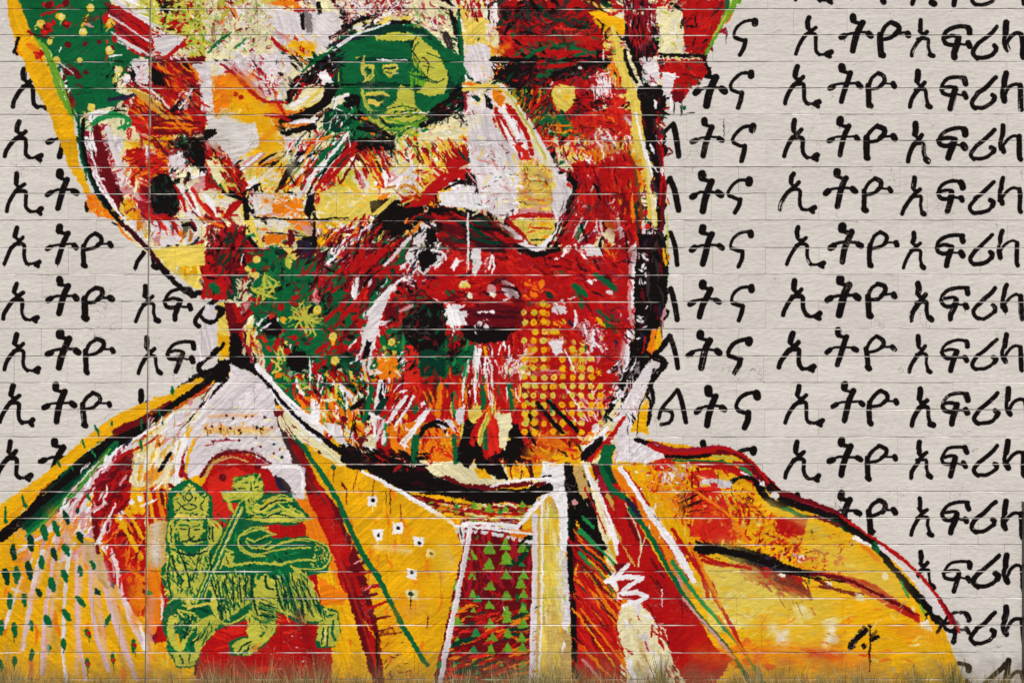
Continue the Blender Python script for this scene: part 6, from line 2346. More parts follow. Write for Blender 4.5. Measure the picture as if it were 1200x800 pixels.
'''T 420 0 2.6667
P e -20,120 30,80 120,75 200,90 260,150 300,230 300,280 240,260 200,180 100,110
P L 160,105 190,110 240,150 270,200 280,250 265,295 220,300 190,310 180,290 220,250 190,210 165,170 175,130
P L 50,115 110,100 175,105 175,125 100,130 55,135
P G 20,140 60,125 160,135 165,180 60,190 15,180
S e 12/.2/.9 0,185 160,188
S W 3/.3/1 60,187 160,188
S L 5/0/.9 20,175 10,200 12,230 25,245
S L 6/0/.9 40,205 45,235 30,250
D L 5 20,205 35,210
P L 75,205 110,200 120,225 100,240 80,230
S e 5/0/.9 80,212 112,212
S e 4/0/.9 85,225 105,228
S e 14/.1/.9 0,262 120,264
P L 20,290 60,282 90,290 70,300 30,300
P y 25,305 65,318 85,310 60,330 30,325
S e 5/0/.9 25,302 80,302
P L 130,270 175,280 180,330 220,360 170,380 120,390 60,370 70,345 110,330
P G 175,290 230,300 280,290 300,310 240,340 200,350 175,330
S e 6/0/.9 110,350 180,345
S e 5/0/.9 90,365 160,365
S g 8/.1/.9 60,360 90,400 150,400
S K 4/.1/.9 200,180 220,200 215,230
S e 5/0/.9 190,240 215,245 220,255
S L 4/0/.9 15,280 20,310 40,340
S K 3/0/.9 180,110 165,150 180,190
S e 3 200,205 240,215
S e 3 190,250 250,260
P K 240,330 300,290 330,300 330,340 270,370 200,400 180,390
F 30 20 4 -30 40 KKeW 0.2 200,380 330,290 330,360 240,390
S W 4/.1/.9 140,352 220,352
S W 5/.1/.9 60,187 100,190
S K 3 322,330 322,390
F 40 24 6 -30 30 yLcgYG 0.2 60,400 200,380 190,440 80,430
S K 14/.2/.9 0,400 60,410 110,430
S K 16/.1/.9 0,460 50,462 100,458
P G 130,90 200,110 260,150 300,200 310,260 290,250 250,170 190,115
S G 8/.05/.9 310,40 320,120 325,200
S y 14/.05/.9 335,20 345,110
S y 10/.05/.9 360,60 420,70
S R 9/.05/.9 370,10 385,60
S W 9/.05/.9 400,10 405,60
S W 12/.1/.9 425,10 415,90
S R 7/.05/.9 350,10 360,60
F 40 20 4 80 20 RWyP 0.2 340,0 430,0 430,90 340,90
B Y 30/.8 360,130 420,160
S y 12/.1/.9 340,130 400,140
D W 9 425,132
B O 20/.7 430,160 460,170
P l 345,195 410,190 415,250 360,255
B l 20/.7 380,220
S G 9/.1/.9 320,180 330,240
S e 6/.1/.9 340,240 380,260
F 24 10 4 40 60 KWOy 0.1 420,190 470,190 470,240 420,240
S W 5/.2/1 330,270 460,270
P R 440,70 560,60 720,80 740,140 700,180 600,170 460,180
F 90 34 7 20 50 RDkrRC 0.25 440,60 740,70 740,150 600,160 450,190
F 30 20 4 10 30 rP 0.3 600,90 700,90 700,120 600,120
S G 14/.05/.9 490,170 540,140 600,130 660,140 700,160
S e 10/.05/.9 520,170 600,150 660,155
S G 10/.05/.9 560,120 620,110 680,130
S K 8/.1/.9 415,178 480,185 600,185
P K 440,250 470,220 520,200 570,195 570,230 520,250 470,260
F 50 40 8 -15 20 KkeKRD 0.2 440,250 540,190 760,190 760,230 560,260
S K 16/.1/.9 600,250 660,235 720,210 770,205
S K 10/.1/.9 640,190 720,180 780,190
S R 12/.1/.9 560,210 640,205 700,190
S G 12/.1/.9 560,240 600,220
F 60 36 7 -60 25 KeRGDO 0.2 460,270 600,260 560,360 600,420 540,400
S R 9/.1/.9 540,330 560,280 600,250
S G 14/.1/.9 555,390 600,370 660,390
S G 12/.1/.9 560,420 620,420 690,420
F 24 26 4 10 20 gOGyK 0.1 560,400 680,410 700,430 580,440
B Y 20/.9 620,320 665,320
P y 605,270 675,272 680,310 655,345 620,330 605,300
P Y 625,300 670,290 672,325 650,345 625,330
B W 14/.9 625,285
F 26 26 5 0 15 KRD 0.1 680,290 760,280 760,340 690,340
F 50 30 6 60 40 RrDRC 0.2 690,200 830,230 840,330 700,350
F 22 34 4 82 14 W 0.1 745,240 790,240 780,290 740,290
S W 5/.05/.9 720,240 750,235 790,225
B W 10/.7 765,410
F 30 12 3 60 60 WP 0.1 740,400 800,400 800,450 740,450
P r 690,360 800,330 860,350 850,420 760,400 700,400
F 30 30 6 50 30 RrDO 0.2 690,350 860,340 850,420 720,400
P y 620,460 700,450 860,440 850,480 760,510 700,520 650,500
F 40 30 6 80 20 yYOrPWc 0.2 610,440 850,440 850,520 640,510
B Y 20/.8 740,490 770,500
P R 680,520 720,490 740,520 780,480 800,510 840,480 860,520 860,560 700,560
P Y 720,50 760,40 830,60 830,110 800,130 760,90
S y 26/.05/.9 790,60 800,150 830,230 860,300 870,380
S y 22/.05/.9 870,320 880,420 900,520 920,640 925,700
S c 10/.1/.9 900,500 915,600 925,700
S O 10/.1/.9 790,180 810,240 810,270
S R 8/.1/.9 840,440 850,520 870,620
S B 8/.1/.9 845,470 870,560 885,680
S K 26/.05/.9 885,280 910,380 925,470 945,600 945,700
S K 20/.05/.9 850,120 870,200 900,270
F 50 50 6 85 8 DRKCW 0.15 830,0 930,0 940,180 860,180
S D 14/.05/.9 935,440 945,520 950,640 945,720
S R 8/.05/.9 945,400 950,520 940,640
S W 6/.05/.9 890,440 910,520 920,560
P l 880,180 930,180 940,250 890,260
F 30 26 4 50 40 WDGC 0.1 880,170 950,170 950,270 890,270
P K 870,270 960,270 960,330 930,350 890,330
P c 930,50 1000,30 1020,80 1010,160 960,170
F 30 26 5 60 30 WlcyL 0.1 930,40 1020,30 1010,170 950,160
P R 1010,20 1150,0 1120,90 1080,170 1020,160
F 40 30 6 -55 20 RDrkK 0.2 1010,10 1150,0 1080,170 1010,160
S K 8/.1/.9 940,170 1080,175
P R 950,190 1080,190 1090,225 1050,270 1000,290 960,260
F 30 26 5 20 30 RrDG 0.2 950,190 1085,190 1050,270 970,270
P l 950,230 990,230 980,280 950,300
P D 980,290 1020,285 1010,320 985,320
S W 6/.1/.9 960,230 1000,240
S D 5/.1/.9 1010,230 1070,245
S K 3 985,320 985,350
S K 3 1008,320 1010,355
P l 330,440 420,400 500,440 520,540 500,640 440,680 360,640 300,600 390,560 360,500
F 60 22 5 20 50 WlwcWl 0.2 330,440 500,440 500,660 400,640
B w 50/.7 420,520 450,600
S l 14/0/.9 450,280 500,340 550,430 600,520 625,590
S y 10/0/.9 470,300 530,390 590,500
S L 8/0/.9 500,330 560,430 600,510
S P 8/.1/.9 440,350 480,440 510,500
S R 13/.05/.9 430,340 450,380 500,460
S W 9/.05/.9 420,350 470,420 490,470
P r 490,450 530,470 540,500 500,500
P O 415,275 450,290 440,330 420,310
D K 4 405,310 410,325
P y 500,520 560,510 600,520 620,600 600,660 500,650
F 50 24 6 20 40 YOLytR 0.2 500,530 600,530 620,650 500,650
B O 20/.6 560,580
S B 4/.2/.9 530,580 580,600
S B 5/.2/.9 500,630 560,640 610,620
S P 6/.2/.9 510,660 600,640
P y 460,690 620,680 610,720 580,770 540,760
F 30 26 6 20 30 yYLOr 0.2 480,690 620,680 580,760
S R 7/.1/.9 470,680 540,668 620,672
S R 12/.1/.9 465,690 520,740
S R 5/.1/.9 540,710 600,715
S e 5/.2/.9 540,750 590,750
P l 610,590 640,560 670,590 650,640 620,700 600,640
S W 14/.05/.9 440,700 490,740 520,770 560,780 600,740
S W 6/.05/.9 600,750 640,670 665,600
P W 250,600 340,590 400,610 400,650 330,650 260,640
F 14 20 5 10 20 Wl 0.1 250,600 390,600 390,650 260,640
F 60 30 7 -55 14 yRYcrW 0.2 130,450 380,430 360,520 180,540
S y 9/.05/.9 170,440 230,540
S y 8/.05/.9 240,450 280,510
S y 8/.05/.9 270,440 310,500
S R 9/.05/.9 200,460 240,520
S R 8/.05/.9 290,440 330,500
S e 11/.1/.9 330,460 345,500
B Y 16/.7 355,470
P R 300,540 350,530 350,545 300,560 240,600 220,640 170,650 230,580
S R 16/.05/.9 330,535 270,550 220,590 190,640
S K 7/.05/.9 270,590 310,572 350,578
F 30 14 5 50 60 Kkd 0.1 330,540 370,550 395,580 370,600 340,580
S K 4/.05/.9 380,580 400,590
S D 4/.1 480,540 500,550
S K 16/.05/.9 180,690 250,655 330,670 400,700 450,730 500,770 550,795
S y 8/.05/.9 310,650 370,670 430,700 480,735
S K 14/.05/.9 545,795 600,785 640,720 660,640 680,600
S K 20/.05/.9 660,560 690,590 670,620
S D 10/.1/.9 700,560 690,640
F 60 50 7 -55 12 RDrCkR 0.2 640,600 760,620 740,760 620,780
S l 6/.1/.9 700,680 670,740
S m 6/.1/.9 695,700 680,740
S W 5/.1/.9 715,690 690,750
P l 740,690 760,690 765,730 750,730
P l 720,770 760,770 760,800 710,800
S W 5/.05/.9 800,720 820,710 830,730 815,745
S W 4/.05/.9 780,620 790,635 800,620
P K 60,680 110,650 170,660 200,690 110,740 60,720
S y 6/.1/.9 170,620 120,650 70,680
F 60 50 7 -50 12 RDOrKDy 0.2 0,690 60,640 200,640 200,790 60,790
S l 14/.1/.9 200,700 180,740 150,780
F 36 18 5 60 60 KWKl 0.1 190,720 240,710 250,780 180,800
P D 260,690 420,700 480,760 440,790 280,780
F 40 46 6 8 12 DdRDr 0.2 240,690 420,690 520,790 260,790''',
'''T 240 250 2.143
B d 60/.5 610,30 700,30 760,60
F 60 60 10 20 15 KDdRe 0.25 560,0 700,10 800,80 700,90 580,70
F 50 60 9 -50 12 DRKGR 0.2 330,90 520,60 480,180 400,240 330,200
S K 22/.1/.9 540,-10 480,10 430,30 400,50
S R 14/.1/.9 420,60 380,110 350,160
S l 18/.15/.9 560,40 530,80 510,110
S K 12/.05/.9 560,40 565,70
S K 12/.05/.9 575,100 545,130
F 34 22 6 -50 30 KWlK 0.1 530,80 590,70 590,130 510,160
F 16 16 5 30 60 WPn 0.1 500,150 560,150 560,180 500,180
S W 6/.05/.9 570,90 600,100 605,115
P l 672,90 690,88 695,120 685,150 672,150
S W 8/.05/.9 632,115 620,135
S W 6/.05/.9 720,105 712,140
S W 5/.05/.9 660,0 662,140
S l 16/.1/.95 470,185 440,220 420,260 405,300
P W 400,290 430,290 425,330 405,350 395,320
S l 10/.1/.9 405,340 400,380 410,420
S W 7/.1/.9 500,160 460,190
S W 10/.05/.9 380,165 372,195 375,210
S n 10/.1/.9 405,320 402,345
F 60 50 8 10 14 DRDrd 0.2 620,180 810,200 810,290 620,270
P D 660,235 760,232 800,262 790,280 720,290 650,280
S R 9/.1/.9 640,225 740,220 810,240
S d 8/.1/.9 650,245 740,243 800,250
P K 650,280 720,285 790,288 750,305 690,325 648,312
P K 520,240 580,225 610,260 600,320 560,380 510,360 490,300
F 60 36 9 -50 30 KDkeK 0.2 470,240 610,225 640,400 480,420
F 60 40 9 -60 30 GeKGm 0.2 440,290 650,310 620,400 480,420 430,350
F 24 18 8 50 60 Wl 0.05 605,225 660,240 660,280 610,275
P W 612,228 640,235 655,270 630,278 605,262
D W 7 690,243 706,243 722,245
D l 6 690,275 705,285
S W 11/.05/.9 750,190 775,198 782,208
S K 5/.1/.9 745,182 785,190 790,212
D c 9 650,178
D y 7 652,180
D P 9 718,188
D c 6 665,208 724,204
S G 8/.1 605,195 615,205
S P 10/.1/.9 490,245 520,232
D y 9 468,322
D L 6 455,350 475,348
S m 8/.05 660,320 655,345
P R 690,330 800,320 800,430 680,440
F 60 44 6 82 10 RrDWRD 0.15 680,320 800,310 800,440 680,440
S W 9/.05/.95 690,340 682,400 680,470
S l 6/.05/.9 662,380 650,440
S W 5/.05/.9 706,360 700,400
S l 6/.05/.9 720,380 722,470
S W 4/.05/.9 742,330 738,355
S W 4/.05/.9 765,330 764,360
F 24 18 6 -50 30 WlcP 0.05 750,370 800,350 790,400 750,410
S Y 9/.05/.9 702,335 706,355
S m 12/.05/.9 655,400 650,440
S G 15/.05/.9 700,430 698,480
S G 13/.05/.9 765,430 775,485
S m 12/.05/.9 628,450 625,500
S O 12/.05/.9 590,430 588,500
S D 10/.05/.9 800,440 815,470
S e 20/.1/.9 580,420 560,470
F 50 50 9 80 12 RrRDO 0.2 500,400 800,430 800,490 500,480
P r 500,330 535,330 540,430 500,440
F 24 26 6 -60 12 WKlR 0.1 480,350 510,340 500,410 460,410
P O 430,360 480,350 490,410 440,420
F 20 16 7 40 50 YWOc 0.1 420,360 490,350 490,420 420,420
F 110 22 10 -20 60 GGeGKR 0.15 110,110 330,100 400,300 330,410 200,400 110,260
B G 26/.9 220,120
B G 24/.8 150,240 220,240
B G 22/.8 340,170
B G 20/.8 350,380
P K 140,270 180,265 195,290 185,310 150,300
P K 205,350 250,345 262,370 240,400 215,395
S R 12/.1/.9 330,280 370,230 400,190
S D 10/.1/.9 340,320 380,270
S R 10/.1/.9 300,270 330,240
S R 10/.1/.9 280,350 300,330
D R 9 275,395 205,345 190,235
D Y 8 320,315 285,245 325,372 196,265
D y 10 320,308 283,240 327,368 130,115
S Y 5/.05 322,320 322,330
D L 4 320,305 283,238
S L 5/0/.95 150,150 145,215
S L 5/0/.95 150,150 180,180 120,190
S L 5/0/.95 118,192 180,215
S L 4/0/.95 185,172 140,225
S L 5/0/.95 235,225 265,300
S L 5/0/.95 265,230 225,290
S L 5/0/.95 210,262 290,270
S L 5/0/.95 250,235 252,300
S L 4/0/.95 215,240 285,290
S y 5/0/.95 165,365 190,390 170,400
S L 4/0/.95 195,355 175,395
S W 4/0/.95 265,380 263,440
S W 6/.05/.9 130,295 125,310
S W 7/.05/.9 165,275 140,290
S K 16/.05/.9 240,70 275,65 270,90
S y 10/.05/.9 190,75 215,100
S Y 8/.05/.9 205,120 212,130
S K 10/.1/.9 110,60 130,85
S y 8/.05/.9 115,20 145,85
F 110 34 7 75 30 GWORyKcRD 0.15 190,400 420,400 440,500 400,590 300,540
S W 12/.05/.95 272,470 270,520
S l 10/.05/.9 340,430 370,460
S K 14/.1/.9 395,470 370,490
S l 9/.05/.9 450,520 430,570
S W 8/.05/.9 440,420 430,480 425,560
S W 7/.05/.9 525,460 500,500 480,530
S W 8/.05/.9 565,490 530,540 500,580
S W 4/0/.95 446,420 452,492
S G 12/.05/.9 420,440 400,520
S e 16/.1/.9 450,470 430,500
S G 10/.05/.9 525,560 520,620
D D 8 350,515 390,570
S D 3 350,515 346,560
S K 3 375,510 365,560 355,580
S W 13/.05/.95 130,380 180,460 230,520 290,570
S c 9/.05/.9 200,500 260,560
S K 9/.05/.95 100,370 150,420 200,480 240,520 300,570 350,610
F 60 26 8 25 20 KKd 0.2 330,585 560,600 560,650 400,630
P K 640,570 690,590 660,640 630,620
F 30 14 4 85 15 KD 0.05 700,590 800,590 800,630 700,630
S y 14/.05/.95 680,480 675,520
S y 10/.05/.9 650,530 645,560
S l 20/.1/.9 640,495 640,520
S c 16/.05/.95 735,505 745,530 745,580
S W 9/.05/.95 762,505 765,530
S K 17/.05/.95 770,540 775,580 765,630
S K 14/.05/.95 660,520 650,570
S G 8/.05/.95 705,540 705,590
S L 7/.05/.95 725,490 700,540 690,580
B O 50/.8 850,560 910,580
B Y 30/.7 820,600 900,610
B R 20/.7 890,540
F 40 22 6 60 40 OrRyK 0.2 800,530 960,520 940,610 810,620
S K 11/.05/.95 835,475 870,520 900,550
S K 10/.05/.9 860,470 890,500 935,545
S K 7/.05/.9 810,540 830,580
F 26 30 7 70 30 PWCR 0.1 930,270 1010,300 1010,350 960,360
S W 4/0/.95 930,245 932,275 925,288
S G 12/.05/.9 925,180 945,200
S G 13/.05/.9 985,155 1020,180 1030,190
S G 12/.05/.9 1000,265 1010,280
S Y 10/.05/.9 985,270 1000,280
D l 8 1016,202
P l 875,225 900,215 905,240 885,255
P l 860,320 900,310 905,340 880,355
S W 14/.1/.95 1078,100 1072,160 1075,230
S P 9/.1/.95 1068,130 1065,220 1072,280
S W 8/.1/.95 1065,300 1062,360 1050,420 1030,460
S P 7/.1/.9 1055,300 1050,380
P K 1085,50 1150,50 1165,120 1160,220 1130,290 1120,340 1090,360 1080,300 1078,180
F 40 46 8 85 12 KkdnKD 0.15 1085,50 1150,50 1150,300 1090,350
F 26 12 5 60 60 WKl 0.1 1085,100 1110,100 1110,330 1085,330
S Y 7/.2/.9 1150,90 1158,130
F 10 8 4 60 60 YOK 0.1 1145,100 1165,100 1165,140 1145,140
S O 12/.05/.95 1128,295 1115,345
S Y 8/.05/.95 1142,290 1130,335
S P 8/.1/.9 1155,240 1148,265
S R 4/0/.95 1105,310 1100,350
S K 16/.1/.9 1085,350 1060,400 1040,450 1010,500
F 26 24 6 -55 20 KWlk 0.1 1030,400 1090,360 1060,460 1010,490
S K 7/.02/.95 1110,350 1130,365 1150,375 1130,400 1115,430 1110,460 1120,480 1110,530
S K 8/.02/.95 1160,320 1130,350 1110,370
S l 18/.1/.9 1115,385 1080,440 1050,500
F 20 20 6 -60 30 WPRy 0.1 990,450 1050,440 1010,500 970,510
S R 7/.05/.95 1040,530 990,590 960,620
S W 12/.05/.95 1010,540 960,590
S K 14/.05/.95 995,565 950,605
T 560 0 1.5
F 90 34 8 30 50 KkDReRK 0.2 30,0 250,0 240,60 40,70
F 60 26 6 10 50 RrDKGR 0.2 40,60 250,60 250,100 60,100
F 50 24 5 40 50 rRDO 0.2 60,190 260,240 250,290 150,280''',
'''T 240 250 2.143
B R 60/.85 830,240 860,520
B R 60/.85 900,340 940,520
F 60 26 6 75 20 RrRDC 0.2 800,215 880,215 890,320 1005,330 1005,530 800,530
P l 875,225 900,215 908,238 885,255
P l 862,322 900,316 900,345 880,358
F 14 30 4 55 10 PlW 0.1 900,440 990,440 990,520 900,520
S W 4/0/.9 900,430 960,520
S P 4/0/.9 930,450 985,520
D Y 8 849,225 827,249 849,248 826,273 851,271 898,272 828,297 874,295 825,319 826,341 850,342 923,340 946,342 802,364 827,366 897,366 921,364 945,366 825,386 851,386 897,389 945,387 801,410 825,412 898,409 923,412 970,411 852,434 874,434 993,434 994,456 802,480 825,478 850,481 897,480 921,478 970,480 993,481 803,503 827,502 899,502 922,501 944,503 827,525 851,527 874,526 897,527 923,526 802,547 827,549 874,547 899,550 944,548
D y 7.6 801,249 803,273 851,296 801,318 850,318 849,364 968,364 802,386 922,387 968,389 851,411 875,411 946,411 804,432 827,432 897,432 923,432 946,434 970,433 803,456 825,456 849,458 874,456 921,456 944,457 969,458 945,480 873,501 968,501 803,526 945,526 993,525
D L 4.4 849,225 827,249 803,273 898,272 828,297 874,295 801,318 850,318 826,341 923,340 946,342 921,364 945,366 968,364 802,386 825,386 851,386 922,387 945,387 968,389 801,410 825,412 851,411 827,432 852,434 897,432 946,434 993,434 849,458 874,456 921,456 969,458 825,478 850,481 803,503 827,502 873,501 899,502 944,503 803,526 923,526 993,525 899,550
D O 3 801,249 826,273 851,296 850,342 827,366 897,366 875,411 923,412 970,411 874,434 970,433 825,456 994,456 897,480 945,480 993,481 968,501 851,527 897,527 802,547 874,547
S P 5/.2 845,393 890,395
S W 4/.1 905,340 930,400
S m 9/.05 868,470 870,500
S K 11/.05/.95 835,475 870,520 900,550
S K 10/.05/.9 860,470 890,500 935,545''',
'''T 120 0 3.3333
P R 40,20 100,30 200,120 200,200 120,150 40,80
F 30 60 8 38 6 DRDCR 0.2 30,10 190,110 190,210 40,120
S l 9/0/.9 40,0 100,40 160,80 240,130
S l 8/0/.9 30,65 90,100 160,150 190,165
S l 8/0/.9 60,150 120,185 190,215
F 60 30 7 30 50 RDRWPl 0.2 190,120 330,150 330,230 190,230
P l 200,150 260,140 320,150 300,180 250,210 205,200
S R 14/.2/.9 240,225 300,185 345,160
F 50 24 8 60 60 LgyRD 0.2 200,0 400,0 400,220 330,200 310,130 210,110
F 26 20 7 60 60 KDk 0.2 210,0 310,0 300,60 220,40
F 120 16 4 50 70 lgRWLCDP 0.1 400,0 660,0 660,220 400,220
F 50 20 8 30 60 lWcl 0.2 340,50 660,60 700,250 460,230
S G 8/0/.9 415,205 450,165 500,125
S m 8/.1/.9 520,190 560,150
S P 9/.1/.9 480,240 530,270 580,320 640,380
S R 10/.05/.9 540,320 590,370 640,395 720,400
B Y 60/.8 520,360 620,440
B O 30/.6 440,310 530,300
B Y 60/.9 640,470 660,560
B O 30/.5 680,500 600,560
D R 10 520,368 540,380
P w 400,440 480,480 600,480 612,560 560,600 500,620 450,560 420,540
B w 40/.7 500,540
P K 400,510 440,500 450,520 400,550
F 50 20 5 40 50 WlPCn 0.1 420,240 560,260 640,380 740,340 720,240 560,220
F 20 30 6 45 20 CRP 0.2 580,270 700,290 660,380 600,330
P l 670,60 770,50 780,120 720,130 680,120
S q 34/.35/.9 790,60 810,110
S K 14/.1/.9 780,60 785,110
S R 12/.1/.9 660,150 690,185 720,200
B Y 30/.7 750,170 800,200
F 20 24 7 30 60 OyPR 0.2 720,130 840,140 830,230 730,210
P l 830,60 920,40 930,110 880,180 840,190
F 90 30 4 -50 60 CWPPWD 0.05 960,0 1200,0 1200,70 1060,60 940,100
S W 5/0/1 970,40 1060,20
S W 5/0/1 1000,0 1030,70
S W 5/0/1 970,10 1060,60
S W 5/0/1 1110,0 1150,60
S W 5/0/1 1160,10 1110,50
S K 16/.1/.9 890,150 940,120 1000,80 1080,60
F 24 24 6 -35 30 KDkP 0.1 880,140 1090,50 1100,80 920,170
S W 10/.15/.9 920,180 1000,130 1060,110 1120,90
S l 12/.15/.9 930,170 960,150
F 36 30 7 -40 30 KnkeK 0.1 880,170 960,200 940,260 860,300 760,320 780,270
P W 840,290 870,270 890,300 900,325 860,330
S G 12/.1/.9 780,280 840,230 880,210
S O 9/.1/.9 770,230 800,250
D R 8 770,350 780,330
P c 790,350 860,340 860,390 740,430 720,420 760,390
S W 16/.1/.9 740,410 800,380
S y 14/.1/.9 800,400 850,350
S K 20/.1/.9 880,330 870,380 830,420 780,450
S K 12/.1/.9 700,465 760,450 820,430
S K 14/.1/.9 700,520 760,510 830,500
S R 12/.05/.9 635,450 690,455 730,470
S W 10/.1/.9 760,480 830,475
P e 870,430 960,440 980,480 920,520 860,500
F 50 36 6 -50 30 WKGWmRK 0.05 840,430 1000,430 980,560 840,560
S W 12/.05/.9 900,390 960,370
S K 12/.1/.9 950,390 980,400 960,420
S K 12/.1/.9 1000,460 1060,490 1120,530
S O 8/.1 1010,460 1030,470
P l 350,250 420,250 430,400 390,440 380,330
F 26 24 7 60 40 lWPcw 0.2 350,250 430,250 420,440 380,420
B D 40/.5 230,300
F 50 60 8 42 8 RDOrRK 0.2 200,240 370,240 390,400 300,420
S s 14/.05/.9 110,350 170,390 250,460
S l 8/.05/.9 130,320 200,360 260,420
F 14 14 4 80 20 Wd 0.05 190,370 230,380 220,410 190,400
S W 7/0/.9 350,345 330,385 310,420
S l 8/0/.9 330,380 345,350
F 16 22 3 -60 15 WKP 0.05 310,340 355,345 330,430 300,420
S K 12/.1 270,430 300,400
S D 10/.05/.9 190,480 290,470 380,480
S O 8/.05/.9 200,500 370,500
S D 9/.05/.9 200,520 380,520
S O 9/.1/.9 260,440 340,520
P K 100,280 150,290 130,330 110,310
P l 120,230 180,230 180,330 130,320
F 24 14 6 60 60 KDWP 0.1 90,240 180,240 170,330 90,330
P K 190,260 240,300 230,335 195,330
P K 340,540 400,530 400,680 350,640 340,590
F 30 24 7 60 40 KekR 0.1 240,540 400,530 400,680 260,600
P l 255,610 310,590 320,640 280,660
F 26 20 6 60 60 WPlK 0.1 250,600 320,590 350,700 270,690
S G 8/.1 310,520 320,560
S P 8/.1/.9 180,600 170,640
D l 8 172,600
D R 16 110,610 140,600
F 20 30 8 10 30 RrO 0.2 90,590 250,580 250,660 120,680
S K 6/0/.9 610,645 640,620 675,600
S K 5/0/.9 620,650 690,625
S W 11/0/.9 540,660 580,630 620,600
F 60 50 7 -55 10 WRlrWKGY 0.1 700,560 930,540 820,740 680,740
S G 14/0/.9 920,560 870,600 830,650
S W 12/0/.9 960,520 930,560 890,610 800,700
S K 8/0/.9 960,570 880,650 830,740
P K 1000,540 1140,540 1140,580 1040,590 990,570
S R 16/0/.9 990,560 930,620 870,690 830,740
S y 10/0/.9 1000,600 1050,660 1090,720
S r 12/0/.9 1020,590 1060,640 1100,730
S R 10/0/.9 1080,590 1120,690
B Y 40/.6 960,720 1000,760
S W 12/.1 1100,670 1105,720
T 400 0 3.3333
F 50 26 5 -35 20 KekGD 0.1 330,450 480,370 480,420 300,490
S K 5 415,440 415,500
S K 5 470,440 468,540
F 30 20 5 60 50 KWPl 0.1 440,420 530,430 520,500 450,480
P c 300,520 420,480 520,510 560,540 300,560
F 30 26 7 20 40 cyWPY 0.2 290,490 520,490 560,560 300,560
S G 7/.05/.9 150,470 180,490 280,480
F 40 40 4 -20 10 LGgeG 0.05 120,430 330,430 290,510 130,520
S K 9/.05/.9 150,460 190,500
S G 5/.05/.95 190,560 220,640
F 60 40 8 58 8 yRcrYRD 0.15 40,560 300,540 440,540 520,540 500,640 380,660 60,660
S K 12/.05/.9 60,575 130,560 200,580
P R 380,600 480,560 500,640 420,680
F 20 44 7 58 6 yRyD 0.1 350,560 470,550 480,640 390,660
S e 12/.1 460,590 490,630
S m 7 510,570 515,600
B l 30/.6 640,560
P l 480,180 580,170 590,300 520,320 480,260
F 60 20 7 60 50 lPyWcO 0.2 480,100 620,100 590,330 480,330
P y 470,70 560,70 560,140 500,160
F 26 30 7 85 10 RyRWD 0.1 460,0 620,0 620,90 470,90
S W 18/.2/.9 600,20 595,100
S K 8/.1 570,20 580,90
D c 12 598,165
B O 26/.7 600,200 650,180
S y 18/.1/.9 480,350 560,335 620,345
P c 620,345 650,350 730,450 800,600 840,700 800,660 700,480
S l 14/.05/.9 640,360 720,460 800,590 840,680
S Y 6/.1/.9 600,340 660,380 720,480
S L 8/.05/.9 650,360 730,490 800,620
P O 590,360 640,380 630,420 600,400
S W 16/.1/.9 620,430 670,480 690,540
S R 10/.05/.9 600,440 650,560
S R 18/.05/.9 670,430 720,520 745,600
S K 8/.1 560,370 580,410
P l 490,470 570,420 620,520 700,620 640,720 540,760 500,620
F 50 24 6 30 60 WlwPWw 0.2 500,480 620,520 700,640 690,790 560,790
P W 400,760 560,760 560,800 380,800
P t 700,660 800,660 820,740 820,800 700,800
F 30 24 6 60 40 OyLtPB 0.1 700,650 820,660 820,800 700,800
F 90 50 9 -10 30 kRDKRe 0.3 620,40 960,40 980,120 700,150
B R 50/.6 700,170 900,130
S r 10/.3/.9 840,110 980,120
S G 16/.2/.9 710,230 760,200 830,180 920,190 990,210
S R 12/.2/.9 780,220 860,210 940,200
P K 600,300 640,260 700,240 760,235 740,290 700,350 660,340
F 60 40 8 -20 40 KkdDRe 0.2 600,230 1040,230 1040,290 800,330 640,320
S K 14/.1/.9 580,232 760,232
S K 14/.1/.9 840,290 900,270 980,250 1050,240
S K 8/.1/.9 920,250 1040,235
D l 7 930,265
F 70 40 7 -62 14 eKDRgGKO 0.2 650,340 820,330 800,460 900,540 820,560 720,460
B G 30/.7 800,460 880,480
S R 12/.1/.9 740,440 790,380 830,330
S O 6/.1/.9 820,490 900,490
S Y 5/.1/.9 830,520 880,515
P y 830,345 910,345 905,400 880,440 840,420
B Y 26/.9 880,380
B W 14/.9 850,355
F 30 26 5 5 15 KRDK 0.1 915,370 1060,360 1060,430 920,440
F 50 30 7 40 50 RrRD 0.2 900,440 1120,430 1110,530 930,540
F 26 36 4 80 12 W 0.05 990,300 1060,300 1060,370 980,380
S W 5/0/1 1022,195 1022,235
S O 9/.1 1060,260 1050,300
B l 20/.8 1110,460 1140,490
F 40 14 4 60 60 WPl 0.05 990,500 1080,500 1080,570 1000,570
F 50 26 6 80 25 yRWPOrc 0.15 860,550 1110,550 1100,620 880,640
P O 960,590 1020,590 1010,640 960,630
F 60 60 10 80 15 RRDr 0.2 900,640 1140,600 1160,790 920,790
P Y 960,50 1010,40 1080,80 1110,130 1060,110 1020,90
B y 30/.7 1050,130 1090,240
B l 14/.7 1080,170
S y 20/.05/.9 1060,110 1090,220 1120,320 1140,420 1150,520
S W 8/.1/.9 1150,440 1170,540 1190,620
F 50 60 9 85 8 KDRkC 0.15 1100,10 1200,0 1200,230 1120,220
T 240 200 3.3333
P w 180,80 270,90 260,160 200,190
P O 260,130 380,110 380,160 270,170
F 50 30 8 10 40 YOlyPw 0.25 180,80 400,90 380,290 240,280
B y 50/.6 460,130 560,110
F 40 24 7 30 50 yLcWl 0.2 420,60 640,60 600,180 440,260
P K 385,160 400,100 430,80 420,150 410,190
S K 6/.05/.9 200,183 380,190 560,183
S K 5/.1/.9 240,240 420,260
S D 18/.1/.9 335,240 330,290
